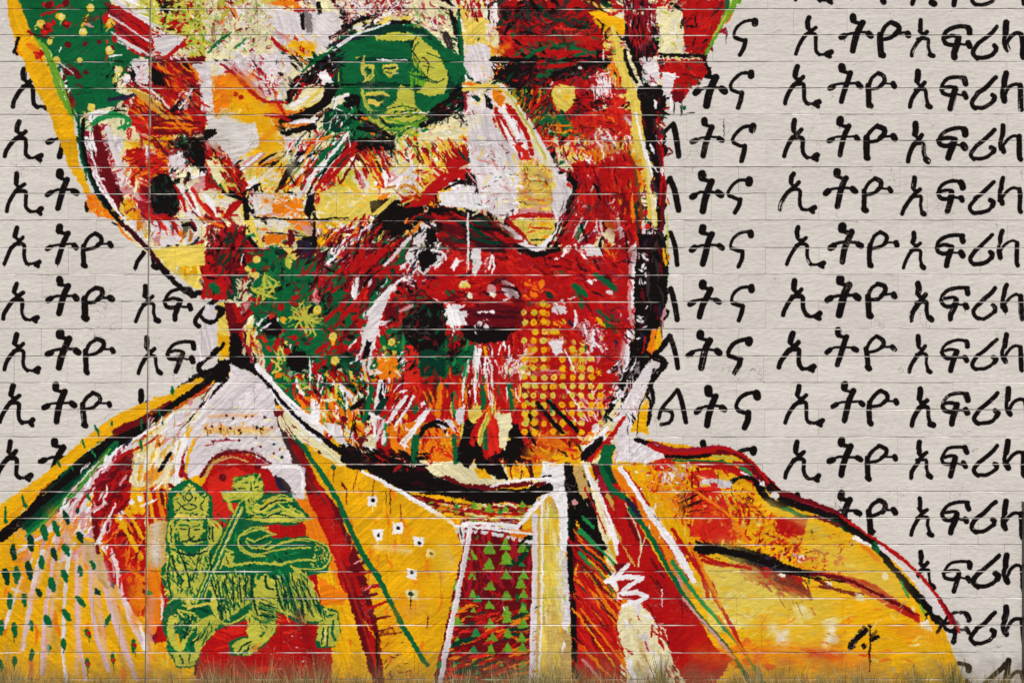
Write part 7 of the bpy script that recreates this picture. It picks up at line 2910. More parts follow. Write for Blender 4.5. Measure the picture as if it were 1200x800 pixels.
P O 230,250 290,250 300,280 240,290
P K 640,120 700,110 800,150 780,190 660,190
S K 26/.1/.9 640,240 720,220 800,220
S y 16/.05/.9 740,100 700,140 660,170
F 50 60 7 -50 8 WRDrCKO 0.1 470,230 640,180 700,210 560,340 460,350
S W 8/0/.9 500,350 560,260
S l 14/.05/.9 800,260 740,330 700,370
S y 18/.1/.9 320,300 350,340
P n 360,280 410,270 430,330 370,330
P L 310,340 340,340 335,385 315,375
F 60 60 10 -60 15 DdKDR 0.25 330,310 700,200 640,420 480,560 430,480
F 50 60 10 -60 15 DKeR 0.25 0,220 160,220 150,400 0,440
B d 40/.5 100,380
B G 30/.9 240,330
B G 24/.8 380,430 400,480
B G 24/.8 520,440
B G 28/.8 440,610 520,580
D G 14 30,450 560,580
S l 13/.05/.95 595,420 585,500
S K 12/.05/.9 150,330 155,370
S W 5/0 150,325 140,370
S L 5/0/.95 230,410 200,520
S L 5/0/.95 230,410 270,470 175,455
S L 4/0/.95 180,460 270,490
S L 5/0/.95 380,510 330,590
S L 5/0/.95 380,510 430,640
S L 5/0/.95 340,530 440,590
S L 5/0/.95 330,570 460,575
S L 5/0/.95 400,530 395,640
P l 735,440 700,470 650,560 620,620 610,700 650,700 680,620 690,560 720,500
S W 10/.1/.9 740,450 700,480 650,540
P K 630,660 650,670 640,730 615,740
S l 10/.1 650,700 640,780
F 40 30 7 -45 50 KWlKW 0.05 800,220 900,220 920,360 780,420
P K 860,225 900,225 905,275 870,280
P K 830,330 870,300 910,350 880,370 850,400
P l 1040,310 1070,305 1080,360 1060,400 1040,340
S W 9/.05 970,390 990,350
S W 8/.05 1125,330 1130,375
P W 940,540 970,520 1000,520 1000,570 1025,600 960,610 935,570
F 14 16 6 60 60 W 0.05 930,520 1030,560 1010,620 940,610
P K 770,580 870,530 930,590 940,650 890,730 830,700 780,660
F 50 30 8 -50 40 KkeGD 0.1 700,560 950,540 940,780 760,780
P e 840,700 940,700 940,800 840,800
F 30 26 7 -50 40 GKRme 0.1 700,680 960,640 1000,790 720,790
D y 13 728,668
D L 7 728,668 700,690
S K 22/.05/.9 1010,620 1100,640 1180,630
S D 14/.2/.9 1000,540 1180,540
S D 14/.2/.9 1020,580 1180,580
T 460 300 3.3333
F 90 60 9 35 20 RrDRCrR 0.2 400,10 900,10 900,260 640,260 600,160
S G 18/.05/.9 710,110 755,150
S G 16/.05/.9 790,70 830,100 870,130
S G 12/.05/.9 800,210 845,250
S Y 12/.05/.9 800,240 820,265
S W 5/0/.95 715,215 715,270 700,285
F 40 20 4 -60 40 WPCl 0.05 740,240 840,280 830,390 760,340
F 30 16 4 60 60 WlP 0.05 410,400 500,400 500,450 420,460
D l 12 460,145
S K 6/0/.9 440,120 480,130 495,150
S W 10/0/.9 440,100 470,115
B P 14/.7 390,130
D W 6 385,150 300,150
P K 280,290 400,280 460,290 480,270 440,330 330,340 290,320
F 16 12 4 60 60 Wln 0.05 300,250 390,250 390,300 320,300
S d 14/.2/.9 320,230 480,240
S D 20/.3/.9 380,260 500,250
P W 925,290 940,285 920,380 900,400
B P 16/.5 900,330 880,460
B W 12/.6 935,60 930,120
P y 290,600 340,580 350,620 310,650
F 60 50 7 82 10 RrOWGRy 0.1 160,440 500,440 490,620 160,620
S W 7/0/.95 285,430 272,560
S W 8/0/.95 325,370 322,570
S W 5/0/.95 365,440 380,580
S G 14/0/.9 350,510 350,570
S G 14/0/.9 450,500 470,590
S m 12/0/.9 285,420 275,470
P K 280,640 315,650 295,730 270,750
P K 400,790 470,700 450,650 490,650 500,780
P K 320,700 350,780 320,790
P c 420,620 460,610 465,660 450,700 440,760 425,720
S O 14/0/.9 185,510 180,620
P l 190,630 230,640 260,690 240,680
S K 14/.05/.9 110,700 130,660 180,645 215,665
F 40 30 8 70 30 OrYR 0.2 110,680 260,680 260,780 120,790
S G 18/.05/.9 95,700 80,790
S G 18/.05/.9 240,700 245,780
S W 10/0/.95 140,600 90,660 30,730
B R 40/.6 380,700''',
'''T 0 440 2
P c 328,180 350,165 400,150 410,180 395,250 330,255
F 60 30 6 -65 12 cYlOtW 0.15 320,170 410,140 410,255 325,260
B O 24/.6 345,240 375,225
S e 7/0/.7 376,92 384,116
S G 6/0/.7 330,150 333,175
D B 4 372,160
S K 9/0/.9 400,180 372,222
S W 12/.05/.95 432,150 420,190 410,250
S l 10/.1/.95 470,60 420,120 380,170
F 50 20 5 -50 16 WlcPt 0.1 340,110 500,30 430,150 350,150
F 40 22 5 -50 10 WlPC 0.1 200,210 300,160 240,240 130,330
S W 3/0/.9 230,200 150,290
T 600 180 3
F 40 22 7 20 50 OyYLBPt 0.1 20,20 120,30 130,170 40,170
B W 20/.5 20,60 30,120
F 26 20 6 60 50 WlyP 0.1 -10,0 40,0 40,180 0,170
B y 30/.5 80,60 90,140
B O 20/.5 80,30
S B 4/.2/.9 50,100 90,95 110,110
S D 4/.2/.9 60,130 120,126
B W 24/.7 -60,60 -40,120''']
EMBLEM_TEXT = ['''T 170 540 3.2
P r 240,60 330,20 420,60 460,140 300,260 260,230 230,160
P l 455,20 600,20 600,170 560,120 500,90
P O 560,140 620,140 720,400 740,560 640,420 600,230
P Y 600,380 700,400 740,520 768,700 768,900 690,900 690,600
P R 600,120 660,130 768,330 768,400 700,330
P R 460,240 600,250 600,290 480,300
P R 600,430 640,420 660,520 630,520
P O 650,430 760,500 740,540 660,540
P R 300,560 480,560 640,620 700,700 700,900 200,900 200,700 240,620
F 60 80 22 10 12 RRRr 0.2 300,600 600,600 690,880 210,880
P O 0,400 60,420 60,600 30,650 0,640
S k 40/.2 500,70 540,130
D D 12 290,60 420,20 465,125 500,180
S W 16/.2 440,20 580,25 590,110
F 40 8 3 60 60 WP 0.1 450,660 680,640 690,800 460,800
S n 20/.3 490,60 540,140
P G 90,110 130,80 160,65 200,90 250,130 260,240 290,260 350,160 290,150 290,110 330,110 330,60 420,40 440,70 450,120 540,120 620,210 560,240 440,240 480,290 600,280 680,310 700,370 680,420 600,430 660,540 720,560 735,640 700,700 640,700 640,650 660,610 560,600 490,560 490,640 440,700 400,730 320,730 310,680 340,660 390,650 400,590 290,620 260,640 210,700 190,770 120,775 85,720 80,660 60,620 70,560 90,520 60,440 60,400 80,380 75,300 90,200
F 160 40 9 60 60 Gem 0.3 90,120 250,120 360,260 600,300 680,420 600,430 660,600 480,560 260,640 180,760 90,740 70,560
F 90 17 7 30 60 LyLY 0.1 105,130 165,90 235,130 235,205 110,205
S L 8 105,150 125,180 150,200
S L 8 235,130 215,170 180,190
S y 9 130,195 170,185 225,190
D y 7 165,90 155,105 180,105 140,130 190,125
S L 9 110,215 170,210 225,215
S L 8 150,210 120,235 100,290 110,320
S L 8 90,230 85,300
S L 8 140,235 170,245 210,235
S L 7 160,250 160,290 190,295
S L 7 205,240 205,290
S L 9 120,290 150,310 180,310 215,300
S L 9 170,270 175,300
D L 6 140,265 220,260 150,245
S y 9 235,215 260,245 260,290 240,330
S L 8 250,220 285,250 270,300
S L 8 105,240 115,270
S y 9 130,335 160,350 200,345 240,315
S L 9 95,330 120,370 150,400
S Y 12 110,345 125,380 145,400
S L 8 80,340 95,400 130,420
S y 10 150,360 180,380 200,360 235,340
S L 9 180,380 185,420 175,470
S L 9 150,400 165,440 185,500
S L 8 200,370 215,400 210,450
F 110 24 6 75 30 LyLLc 0.1 90,340 240,330 260,420 220,520 140,540 90,420
F 60 24 6 -60 30 LyL 0.1 70,420 200,430 190,540 80,520
S L 7 60,430 100,450 140,440
S L 7 75,500 110,470 150,480
S L 7 85,530 130,500
S G 22 355,165 200,530
S L 6/0/1 350,165 190,530
S L 6/0/1 362,170 215,520
S c 4/0/1 356,190 250,420
S L 9 290,120 305,150 325,185 335,195
S L 10 295,120 350,118 390,118
S L 8 310,145 350,140 365,145 350,160
F 60 24 7 -20 40 Lyg 0.1 330,60 420,50 440,120 400,200 360,170
S L 8 385,60 395,110
S L 8 430,50 405,100 350,100
S L 8 335,85 370,70 345,95
S L 8 360,120 420,130 440,90
S L 7 370,60 390,80
S L 9 375,150 390,190 430,210
S Y 14 430,180 470,150 510,150
S L 9 395,150 440,170 500,140 560,140
S L 8 410,190 470,190 520,170
S L 8 440,210 500,185 560,180 610,215
S L 8 500,160 540,190 560,210
S L 7 380,215 440,225 560,225 620,215
S L 7 540,165 560,190
S L 7 580,190 600,215
S L 8 440,150 520,125 545,150
S L 7/0/1 480,275 440,255 390,265 350,285 350,310 380,340 420,350 480,335 540,325 620,325
S L 7/0/1 460,250 400,250 360,275 345,300 355,330 400,355 450,355
S L 7/0/1 490,275 450,280 410,300 380,290
S L 6/0/1 470,320 540,300 600,290 660,305
S L 6/0/1 400,320 450,330 520,300 560,292
S L 6/0/1 375,300 400,325 440,320 470,300
S L 8/0/1 340,390 400,380 480,385 510,385 560,372 640,370
S L 14/0/1 485,380 510,388
S L 6/0/1 560,400 600,405 660,400 690,370 690,330 660,305
S s 6/0/1 640,310 670,330 660,365
F 34 12 4 20 60 LyL 0.1 640,310 690,330 680,400 620,410
S L 5/0/1 560,295 620,300
S L 7 300,350 330,360 320,380
S L 8 290,380 350,390 370,385
S L 8 300,330 325,340 300,350
S y 9 280,400 300,360 330,390
F 90 34 5 78 10 LyLc 0.1 260,430 390,420 400,520 280,600
S L 9 260,540 300,610 360,590 400,560
F 36 34 6 60 20 Lyc 0.1 240,440 320,430 310,520 250,540
P L 460,440 500,470 540,540 520,560 460,560 400,560 400,500 430,470
F 30 30 6 70 20 LyLG 0.1 400,440 520,470 510,560 400,560
S G 8 440,430 445,480
S e 16 480,430 500,470
S L 8 420,420 415,450 440,500
F 110 60 6 78 6 LLycL 0.05 500,440 620,440 660,570 560,590 500,540
S L 8/0/1 545,390 580,430 620,500 660,560
S L 9/0/1 560,400 610,440 650,520
S G 6/0/1 580,440 630,520
S L 7/0/1 490,550 560,580 640,590 690,590
F 30 20 5 80 20 LyG 0.1 640,540 690,560 690,600 640,600
S L 9/0/1 680,570 715,570 710,600
S L 10/0/1 690,600 700,640 690,690
S L 9/0/1 720,600 725,650 700,690
S L 9/0/1 660,620 650,650 665,690
S c 7/0/1 675,630 672,680
S L 7/0/1 650,640 645,670
S G 8 705,620 690,660
F 40 40 5 10 10 LyLe 0.05 430,520 485,520 490,600 420,560
S L 8/0/1 390,560 400,600 430,630 470,640
S L 9/0/1 400,570 380,590 400,640
F 24 44 5 25 12 Lye 0.05 420,570 490,600 470,640 430,620
S L 9/0/1 485,600 480,640 430,690 390,725
S L 10/0/1 330,690 370,665 420,665
S L 8/0/1 350,720 345,690 380,680
S L 8/0/1 370,725 400,690 440,670
S L 7/0/1 380,725 420,710
S Y 9/0/1 410,700 450,650
S L 8/0/1 140,540 180,545 230,530 250,550
S y 9/0/1 160,550 210,540 250,530
S L 9/0/1 100,580 85,610 90,660 110,700 130,710
S L 7/0/1 110,590 100,620 120,670 140,700
S L 8/0/1 120,560 180,570 200,600
F 50 16 4 60 60 LyGe 0.05 105,570 200,570 180,640 110,640
S L 9/0/1 180,600 160,640 130,700
S Y 10/0/1 120,650 130,690
S L 12/0/1 210,590 210,650 190,710
F 40 40 6 -60 20 LyLG 0.05 195,570 280,600 230,680 190,700
S c 8/0/1 250,600 220,660
S L 9/0/1 100,720 160,718 200,720
S L 9/0/1 110,730 120,760 140,765
S y 10/0/1 150,730 150,765
S L 9/0/1 185,725 175,760
S K 9/.2 190,760 185,800
S L 9/0/1 260,640 200,690 190,740
S e 20/.2 150,660 170,600
S W 5/0/1 60,500 65,560 58,590''',
'''T 170 540 3.2
P L 108,150 120,130 150,140 165,90 180,140 215,135 235,150 232,195 180,205 112,198
F 34 14 5 40 60 GeG 0.05 110,140 230,140 230,200 110,200
P y 112,198 180,205 228,198 228,212 180,218 112,212
P L 118,222 215,222 220,260 200,300 150,310 120,290
S G 6/0/.9 125,240 150,236 160,245
S G 6/0/.9 180,245 205,238
S e 8/0/.9 135,255 152,256
S e 8/0/.9 185,256 203,255
S e 7/0/.9 165,250 162,280 172,290 182,282
S e 9/0/.9 140,300 165,296 190,300 205,290
S G 7/0/.9 125,270 128,300 150,318
P L 88,225 108,218 106,300 118,330 92,320 84,270
S e 6/0/.9 96,240 98,300
P L 235,218 262,240 285,260 272,300 245,330 232,290
S e 7/0/.9 250,245 252,300
S e 6/0/.9 240,240 240,290
P L 80,345 120,335 160,355 200,350 240,325 236,380 215,440 200,500 150,520 90,500 76,440
F 90 26 5 70 30 GeGG 0.05 80,350 240,340 220,500 90,500
S e 7/0/.9 130,345 150,400 170,470
S e 7/0/.9 100,350 110,400 140,450
S e 6/0/.9 200,360 190,410 170,450
S G 30/0/1 330,215 205,510
S L 6/0/1 346,170 262,350 195,520
S L 6/0/1 366,172 280,360 222,510
S c 3/0/1 356,180 210,510
P L 290,385 300,340 322,350 320,375 350,385 310,400
S e 5/0/.9 305,360 312,385
P L 250,425 330,420 400,430 410,510 340,570 280,600 250,560
F 110 34 5 78 8 GeG 0.05 250,425 400,425 400,520 280,600
P L 415,450 450,420 470,440 540,460 560,410 620,470 665,560 680,590 620,600 540,575 490,545 440,560 400,540
F 80 50 4.5 76 5 GeGe 0.02 495,440 620,450 670,580 560,575 500,540
S e 10/0/.9 450,430 455,470 480,480
P L 425,510 470,505 490,545 485,600 460,625 430,600 400,570
F 34 44 3.5 22 8 Ge 0.02 420,515 485,510 485,610 420,600
P L 400,580 420,600 440,640 400,670 380,640
P L 470,610 486,615 470,650 410,705 385,725 380,712 430,680
P L 335,690 380,660 430,655 440,670 390,690 350,725 330,715
S e 6/0/.9 350,715 365,690 400,675
S e 6/0/.9 375,720 390,695
P L 195,590 250,575 290,600 245,650 215,700 190,735 196,660
F 22 30 4 -60 10 GeG 0.02 200,590 280,600 220,690 196,700
P L 85,590 110,570 135,575 110,610 108,650 130,695 160,650 185,600 195,605 170,650 140,712 112,705 88,660
F 36 14 4 60 60 GeLy 0.02 100,570 190,570 180,640 110,640
P L 105,722 155,716 200,725 185,765 160,768 140,750 128,768
S e 6/0/.9 130,728 140,755
S e 6/0/.9 165,722 165,755
P L 650,600 690,590 715,575 728,620 722,660 700,690 672,690 650,680 645,640
S e 6/0/.9 668,625 662,685
S e 6/0/.9 685,620 680,690
S G 9/0/.9 705,600 700,640 710,670
S c 4/0/.9 675,630 672,675
P L 290,118 345,112 345,130 312,140 330,185 318,190
P L 330,90 350,75 385,85 395,50 408,55 405,90 440,70 445,90 415,110 440,125 430,145 395,130 400,160 375,165 370,135 340,140 350,110
S e 5/0/.9 350,100 375,105
S e 5/0/.9 395,75 396,110
S e 5/0/.9 410,100 425,95
S e 5/0/.9 385,140 390,155
P L 400,160 440,165 490,135 555,140 560,152 500,158 450,190 410,195
P L 400,205 470,205 540,180 610,212 560,222 470,228 400,222
S e 6/0/.9 430,182 480,150 530,146
S e 6/0/.9 440,212 500,198 560,212
S e 5/0/.9 540,150 570,180''',
'''T 0 600 4
B l 40/.5 300,80 330,150
B P 20/.4 350,60 300,200
S G 22/0/.6 204,68 212,125
S G 20/0/.6 250,45 272,105
S G 18/0/.6 300,0 322,50
S G 20/0/.6 140,115 147,175
S G 20/0/.6 60,158 66,215
S G 18/0/.6 245,170 262,220
S G 18/0/.6 298,155 320,198
S G 18/0/.6 368,100 382,135
S G 20/0/.6 22,270 34,335
S G 20/0/.6 76,262 78,325
S G 20/0/.6 128,238 142,305
S G 18/0/.6 192,215 200,260
S G 18/0/.6 296,275 312,318
S G 22/0/.6 236,312 250,362
S G 18/0/.6 44,388 46,445
S G 18/0/.6 110,385 114,435
S G 18/0/.6 362,398 392,435
S G 20/0/.6 212,488 238,530
S G 20/0/.6 300,460 326,500
S e 14/0/.6 372,255 380,295
S e 14/0/.6 175,360 190,392
S e 14/0/.6 448,360 466,385
S e 14/0/.6 430,230 440,262
D m 12 700,375''',
'''T 0 0 1
B y 50/.45 900,700 970,715
B y 50/.4 960,640 1040,690
B y 70/.4 850,700 940,740
B O 30/.6 905,770 1010,775
B O 26/.45 820,765 880,775
B r 12/.5 950,765 985,768
B O 24/.4 1060,740 1090,745
B y 26/.6 850,640 880,680
B Y 40/.5 1000,720 1090,770
B W 14/.6 905,735 920,750
B W 12/.6 975,730 968,755
B W 9/.6 940,712
B O 22/.5 770,570 800,600
B y 16/.5 900,590 960,620
F 40 10 2.5 60 60 rRDo 0.2 780,560 900,600 900,640 800,620
B r 24/.5 820,600 860,625
S O 3/.2/.9 790,560 850,600 880,640
B Y 26/.5 520,610 500,700
B O 20/.3 470,700 450,760
B y 18/.35 515,640 520,680
B P 18/.25 480,715 495,712
B W 9/.4 440,640 480,645
B p 7/.7 58,640 40,690 25,760
B p 8/.7 78,630 62,700 50,790
B p 8/.7 98,640 92,700 90,790
B p 8/.7 108,640 115,700 125,780
B p 8/.7 122,660 140,730 155,790
B p 8/.7 138,690 165,750
B O 20/.35 20,650 30,700
B O 16/.4 60,600 80,620
B r 16/.5 140,640 150,690
B O 14/.6 155,690 160,730
B O 12/.6 180,665 182,700
B P 8/.6 178,700 176,740
B l 12/.5 180,640 182,660
F 14 12 2 -70 10 WlP 0.1 100,560 120,540 130,620 110,640
B D 16/.4 350,720 370,780
B r 14/.35 300,760 340,770
B r 8/.5 392,640 412,690
B d 10/.4 345,520 365,560
B r 12/.4 395,640 380,600
F 34 6 1.2 60 60 kDRG 0.05 560,170 610,170 600,250 560,260
F 40 16 2.2 40 50 WPcy 0.15 545,150 620,160 640,230 540,260
B W 18/.5 575,200 585,240
B c 14/.5 560,140 540,150
B W 10/.5 525,235 550,240
B W 14/.5 270,150 290,170
B c 16/.5 330,180 345,200
B y 20/.4 400,235 440,240
B W 9/.6 425,210 430,225
B O 12/.4 310,235 340,245
B O 14/.5 295,90 270,110
F 40 18 3 30 50 KkeDR 0.2 600,10 700,12 700,60 600,60
B r 14/.4 640,45 690,45
B R 18/.4 700,170 740,190
F 40 16 3 70 30 RrDCW 0.2 640,150 740,160 745,230 670,230
B D 18/.45 700,240 740,300
F 30 24 3 75 12 DRrK 0.2 690,200 745,200 745,300 680,300
B d 14/.45 590,330 610,360
F 40 16 3 40 30 DdRrC 0.2 620,300 740,300 740,420 700,420 690,330
S y 1.6/0/.9 425,78 424,86 428,92 426,97
S y 2/0/.9 427,77 436,76 438,80
S y 2/0/.9 452,77 461,76 466,80 460,84
S e 2/0/1 455,80 462,80
S e 2/0/1 429,81 434,81
S y 2/0/.9 428,112 436,109 448,110 456,112
S e 1.6/0/1 430,114 454,114
S L 2/0/.9 424,105 428,124 436,130
S e 1.4/0/.9 490,50 484,60 492,72 486,84
S e 1.2/0/.9 500,62 520,70
S e 1.2/0/.9 498,90 512,96 520,92
S e 1.4/0/.9 440,132 470,124 488,128
S g 2/0/.9 470,120 480,132 500,138
S g 2.5/.1/.9 452,138 480,146 500,140
S W 4/.05/.95 312,440 340,470 372,496 392,510
F 24 16 2.5 30 30 KDRk 0.15 396,518 470,528 500,560 420,545
F 26 14 2.6 80 15 KWkD 0.1 768,60 778,160 772,300 762,200
T 600 180 3
F 30 20 6 10 30 YOyPtL 0.15 25,70 130,70 130,180 30,180
B y 40/.6 70,110 100,150
B W 14/.5 110,90
B R 8/.5 60,160 110,165
S R 3/.3/.9 40,60 60,100 50,130
T 560 440 2
S K 17/.05/.9 512,404 560,406 620,420 680,438
S K 12/.05/.95 660,434 720,450 790,464
S D 8/.15/.9 780,464 860,476 940,512 1020,556
S K 5/.2/.9 720,462 780,472 860,482
S R 6/.2/.9 520,420 580,440 640,452
F 40 34 7 60 30 WcltROW 0.2 330,450 390,470 440,620 470,740 360,740 330,560
B t 20/.5 380,620 400,700
F 20 30 6 58 6 RRD 0.1 400,540 470,640 500,740 450,720
T 170 540 3.2
S e 7/0/.9 90,350 84,430 96,500
S e 7/0/.9 240,350 250,420
S e 8/0/.9 120,340 180,350 230,335
S e 7/0/.9 245,440 270,520 290,590
S e 8/0/.9 400,430 400,500 420,570
S e 7/0/.9 490,440 495,500 520,560
S e 6/0/.9 510,430 540,560
S e 6/0/.9 530,430 570,570
S e 6/0/.9 550,430 600,575
S e 6/0/.9 572,440 630,580
S e 6/0/.9 590,450 655,570
S e 6/0/.9 275,450 290,560
S e 6/0/.9 300,440 310,560
S e 6/0/.9 325,435 335,545
S e 6/0/.9 350,435 360,530
S e 6/0/.9 375,435 380,520
S e 6/0/.9 430,530 480,545
S e 6/0/.9 425,550 480,565
S e 6/0/.9 430,575 480,585
P L 112,150 165,100 230,150 230,192 112,192
S e 5/0/.9 118,150 135,165 125,182 112,186
S e 5/0/.9 165,108 150,130 162,150 178,132 165,110
S e 5/0/.9 140,170 165,160 190,172 165,184 142,172
S e 5/0/.9 222,150 205,165 215,184
S e 5/0/.9 140,130 146,146
S e 5/0/.9 190,132 186,148
S G 5/0/.9 158,118 170,122
T 560 440 2
P R 318,440 400,450 400,500 385,530 330,520
P D 318,440 345,440 330,470
S W 10/.1/.9 322,472 345,448 352,440
S W 12/.05/.9 300,482 330,472 384,472
S W 11/.05/.9 384,474 352,492 338,508
S W 12/.05/.9 336,510 372,506 394,516
S W 11/.05/.9 394,518 365,532 340,540
S c 9/.1/.9 345,545 370,560
F 30 40 4 -20 14 yYtOc 0.35 640,520 1000,520 1040,640 640,640
F 40 26 3 8 12 OYst 0.35 640,600 1040,600 1060,680 620,680
B Y 16/.4 720,585
S O 5/.3/.9 560,560 620,640 660,690
T 0 600 4
S G 34.1/0/.62 204,68 212,125
S G 31/0/.62 250,45 272,105
S e 27.9/0/.62 300,0 322,50
S e 31/0/.62 140,115 147,175
S e 31/0/.62 60,158 66,215
S e 27.9/0/.62 245,170 262,220
S G 27.9/0/.62 298,155 320,198
S e 27.9/0/.62 368,100 382,135
S e 31/0/.62 22,270 34,335
S G 31/0/.62 76,262 78,325
S e 31/0/.62 128,238 142,305
S G 27.9/0/.62 192,215 200,260
S G 27.9/0/.62 296,275 312,318
S G 34.1/0/.62 236,312 250,362
S G 27.9/0/.62 44,388 46,445
S G 27.9/0/.62 110,385 114,435
S G 27.9/0/.62 362,398 392,435
S G 31/0/.62 212,488 238,530
S G 31/0/.62 300,460 326,500
S G 21.7/0/.62 372,255 380,295
S e 21.7/0/.62 175,360 190,392
S e 21.7/0/.62 448,360 466,385
S G 21.7/0/.62 430,230 440,262
T 900 600 4
S K 22/.02/.9 400,605 425,580 460,548
D K 12 395,625 386,632
D K 9 450,630 444,624
S K 18/.02/.9 487,597 512,582
S K 6/0/.95 478,535 479,640 480,700
D K 8 478,533''']
# ---------------------------------------------------------------- materials
def new_mat(name):
    m = bpy.data.materials.new(name); m.use_nodes = True; return m, m.node_tree.nodes, m.node_tree.links, m.node_tree.nodes['Principled BSDF']
def plain(name, col, rough=.8, var=.25, scale=8.0, bump=.2, metal=0.0):
    m, N, L, B = new_mat(name)
    g = N.new('ShaderNodeNewGeometry'); n = N.new('ShaderNodeTexNoise'); n.inputs['Scale'].default_value = scale; n.inputs['Detail'].default_value = 6
    L.new(g.outputs['Position'], n.inputs['Vector'])
    r = N.new('ShaderNodeMapRange'); r.inputs[3].default_value = 1-var; r.inputs[4].default_value = 1+var; L.new(n.outputs[0], r.inputs[0])
    v = N.new('ShaderNodeVectorMath'); v.operation = 'SCALE'; v.inputs[0].default_value = col; L.new(r.outputs[0], v.inputs['Scale']); L.new(v.outputs[0], B.inputs['Base Color'])
    b = N.new('ShaderNodeBump'); b.inputs['Strength'].default_value = bump; b.inputs['Distance'].default_value = .01; L.new(n.outputs[0], b.inputs['Height']); L.new(b.outputs[0], B.inputs['Normal'])
    B.inputs['Roughness'].default_value = rough; B.inputs['Metallic'].default_value = metal
    return m
# the painted wall face: code-painted strokes (built above) mapped by place on the wall, with procedural wear and relief
cv = Canvas(); mural(cv, HEAD_TEXT, BODY_TEXT, FINISH_TEXT, EMBLEM_TEXT)
img = bpy.data.images.new('painted_wall', CW, CH, alpha=False)
px = np.ones((CH, CW, 4), np.float32); px[..., :3] = np.clip(cv.a[::-1], 0, 1); img.pixels.foreach_set(px.ravel()); img.update(); img.pack(); del px
def paint_material():
    m, N, L, B = new_mat('wall_paint')
    g = N.new('ShaderNodeNewGeometry'); s = N.new('ShaderNodeSeparateXYZ'); L.new(g.outputs['Position'], s.inputs[0])
    def lin(sock, a, b):
        q = N.new('ShaderNodeMath'); q.operation = 'MULTIPLY_ADD'; q.inputs[1].default_value = a; q.inputs[2].default_value = b; L.new(sock, q.inputs[0]); return q.outputs[0]
    W, H = CX1-CX0, CY1-CY0
    u = lin(s.outputs[0], 1/(PX*W), (600-CX0)/W); v = lin(s.outputs[2], 1/(PX*H), 1-(YG-CY0)/H)
    c = N.new('ShaderNodeCombineXYZ'); L.new(u, c.inputs[0]); L.new(v, c.inputs[1])
    t = N.new('ShaderNodeTexImage'); t.image = img; t.extension = 'EXTEND'; t.interpolation = 'Cubic'; L.new(c.outputs[0], t.inputs[0])
    # wear: broad dirt, fine mottling, small chips down to grey block
    def noise(scale, det, sc3=(1,1,1)):
        mp = N.new('ShaderNodeMapping'); mp.inputs['Scale'].default_value = sc3; L.new(g.outputs['Position'], mp.inputs[0])
        n = N.new('ShaderNodeTexNoise'); n.inputs['Scale'].default_value = scale; n.inputs['Detail'].default_value = det; L.new(mp.outputs[0], n.inputs['Vector']); return n.outputs[0]
    n1 = noise(1.1, 5); n2 = noise(42, 8, (.5,1,1)); n3 = noise(16, 6, (.25,1,1)); n4 = noise(95, 3)
    def rng(sock, a, b, c_, d):
        r = N.new('ShaderNodeMapRange'); r.inputs[1].default_value = a; r.inputs[2].default_value = b; r.inputs[3].default_value = c_; r.inputs[4].default_value = d; L.new(sock, r.inputs[0]); return r.outputs[0]
    k1 = rng(n1, .3, .7, .94, 1.04); oi = N.new('ShaderNodeObjectInfo'); k2 = rng(n2, .3, .7, .92, 1.05); k3 = rng(oi.outputs['Random'], 0, 1, .955, 1.025)
    q = N.new('ShaderNodeMath'); q.operation = 'MULTIPLY'; L.new(k1, q.inputs[0]); L.new(k2, q.inputs[1]); q2 = q; q = N.new('ShaderNodeMath'); q.operation = 'MULTIPLY'; L.new(q2.outputs[0], q.inputs[0]); L.new(k3, q.inputs[1])
    sc = N.new('ShaderNodeVectorMath'); sc.operation = 'SCALE'; L.new(t.outputs[0], sc.inputs[0]); L.new(q.outputs[0], sc.inputs['Scale'])
    mx = N.new('ShaderNodeMix'); mx.data_type = 'RGBA'; L.new(rng(n4, .73, .76, 0, .7), mx.inputs[0]); L.new(sc.outputs[0], mx.inputs[6]); mx.inputs[7].default_value = (.28, .25, .22, 1)
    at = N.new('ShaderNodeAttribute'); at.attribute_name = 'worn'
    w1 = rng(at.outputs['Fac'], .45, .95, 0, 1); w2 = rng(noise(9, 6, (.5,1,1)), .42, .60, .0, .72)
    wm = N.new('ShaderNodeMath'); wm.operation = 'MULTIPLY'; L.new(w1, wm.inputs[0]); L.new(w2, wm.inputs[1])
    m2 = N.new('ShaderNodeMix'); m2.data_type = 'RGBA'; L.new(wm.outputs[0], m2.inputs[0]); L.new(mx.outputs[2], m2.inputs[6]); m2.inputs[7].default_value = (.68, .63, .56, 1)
    # mud splashed up from the ground
    zz = N.new('ShaderNodeMath'); zz.operation = 'MULTIPLY_ADD'; L.new(noise(6, 7), zz.inputs[0]); zz.inputs[1].default_value = -.55; L.new(s.outputs[2], zz.inputs[2])
    md = rng(zz.outputs[0], -.20, .16, .85, 0)
    m4 = N.new('ShaderNodeMix'); m4.data_type = 'RGBA'; L.new(md, m4.inputs[0]); L.new(m2.outputs[2], m4.inputs[6]); m4.inputs[7].default_value = (.15, .10, .05, 1); m2 = m4
    # hairline cracks and scuffs, in patches
    vo = N.new('ShaderNodeTexVoronoi'); vo.feature = 'DISTANCE_TO_EDGE'; vo.inputs['Scale'].default_value = 7.0; mp = N.new('ShaderNodeMapping'); mp.inputs['Scale'].default_value = (.45, 1, 1.5)
    ds = N.new('ShaderNodeTexNoise'); ds.inputs['Scale'].default_value = 9; ds.inputs['Detail'].default_value = 5; L.new(g.outputs['Position'], ds.inputs['Vector'])
    dv = N.new('ShaderNodeVectorMath'); dv.operation = 'MULTIPLY_ADD'; L.new(ds.outputs['Color'], dv.inputs[0]); dv.inputs[1].default_value = (.25, .25, .25); L.new(g.outputs['Position'], dv.inputs[2])
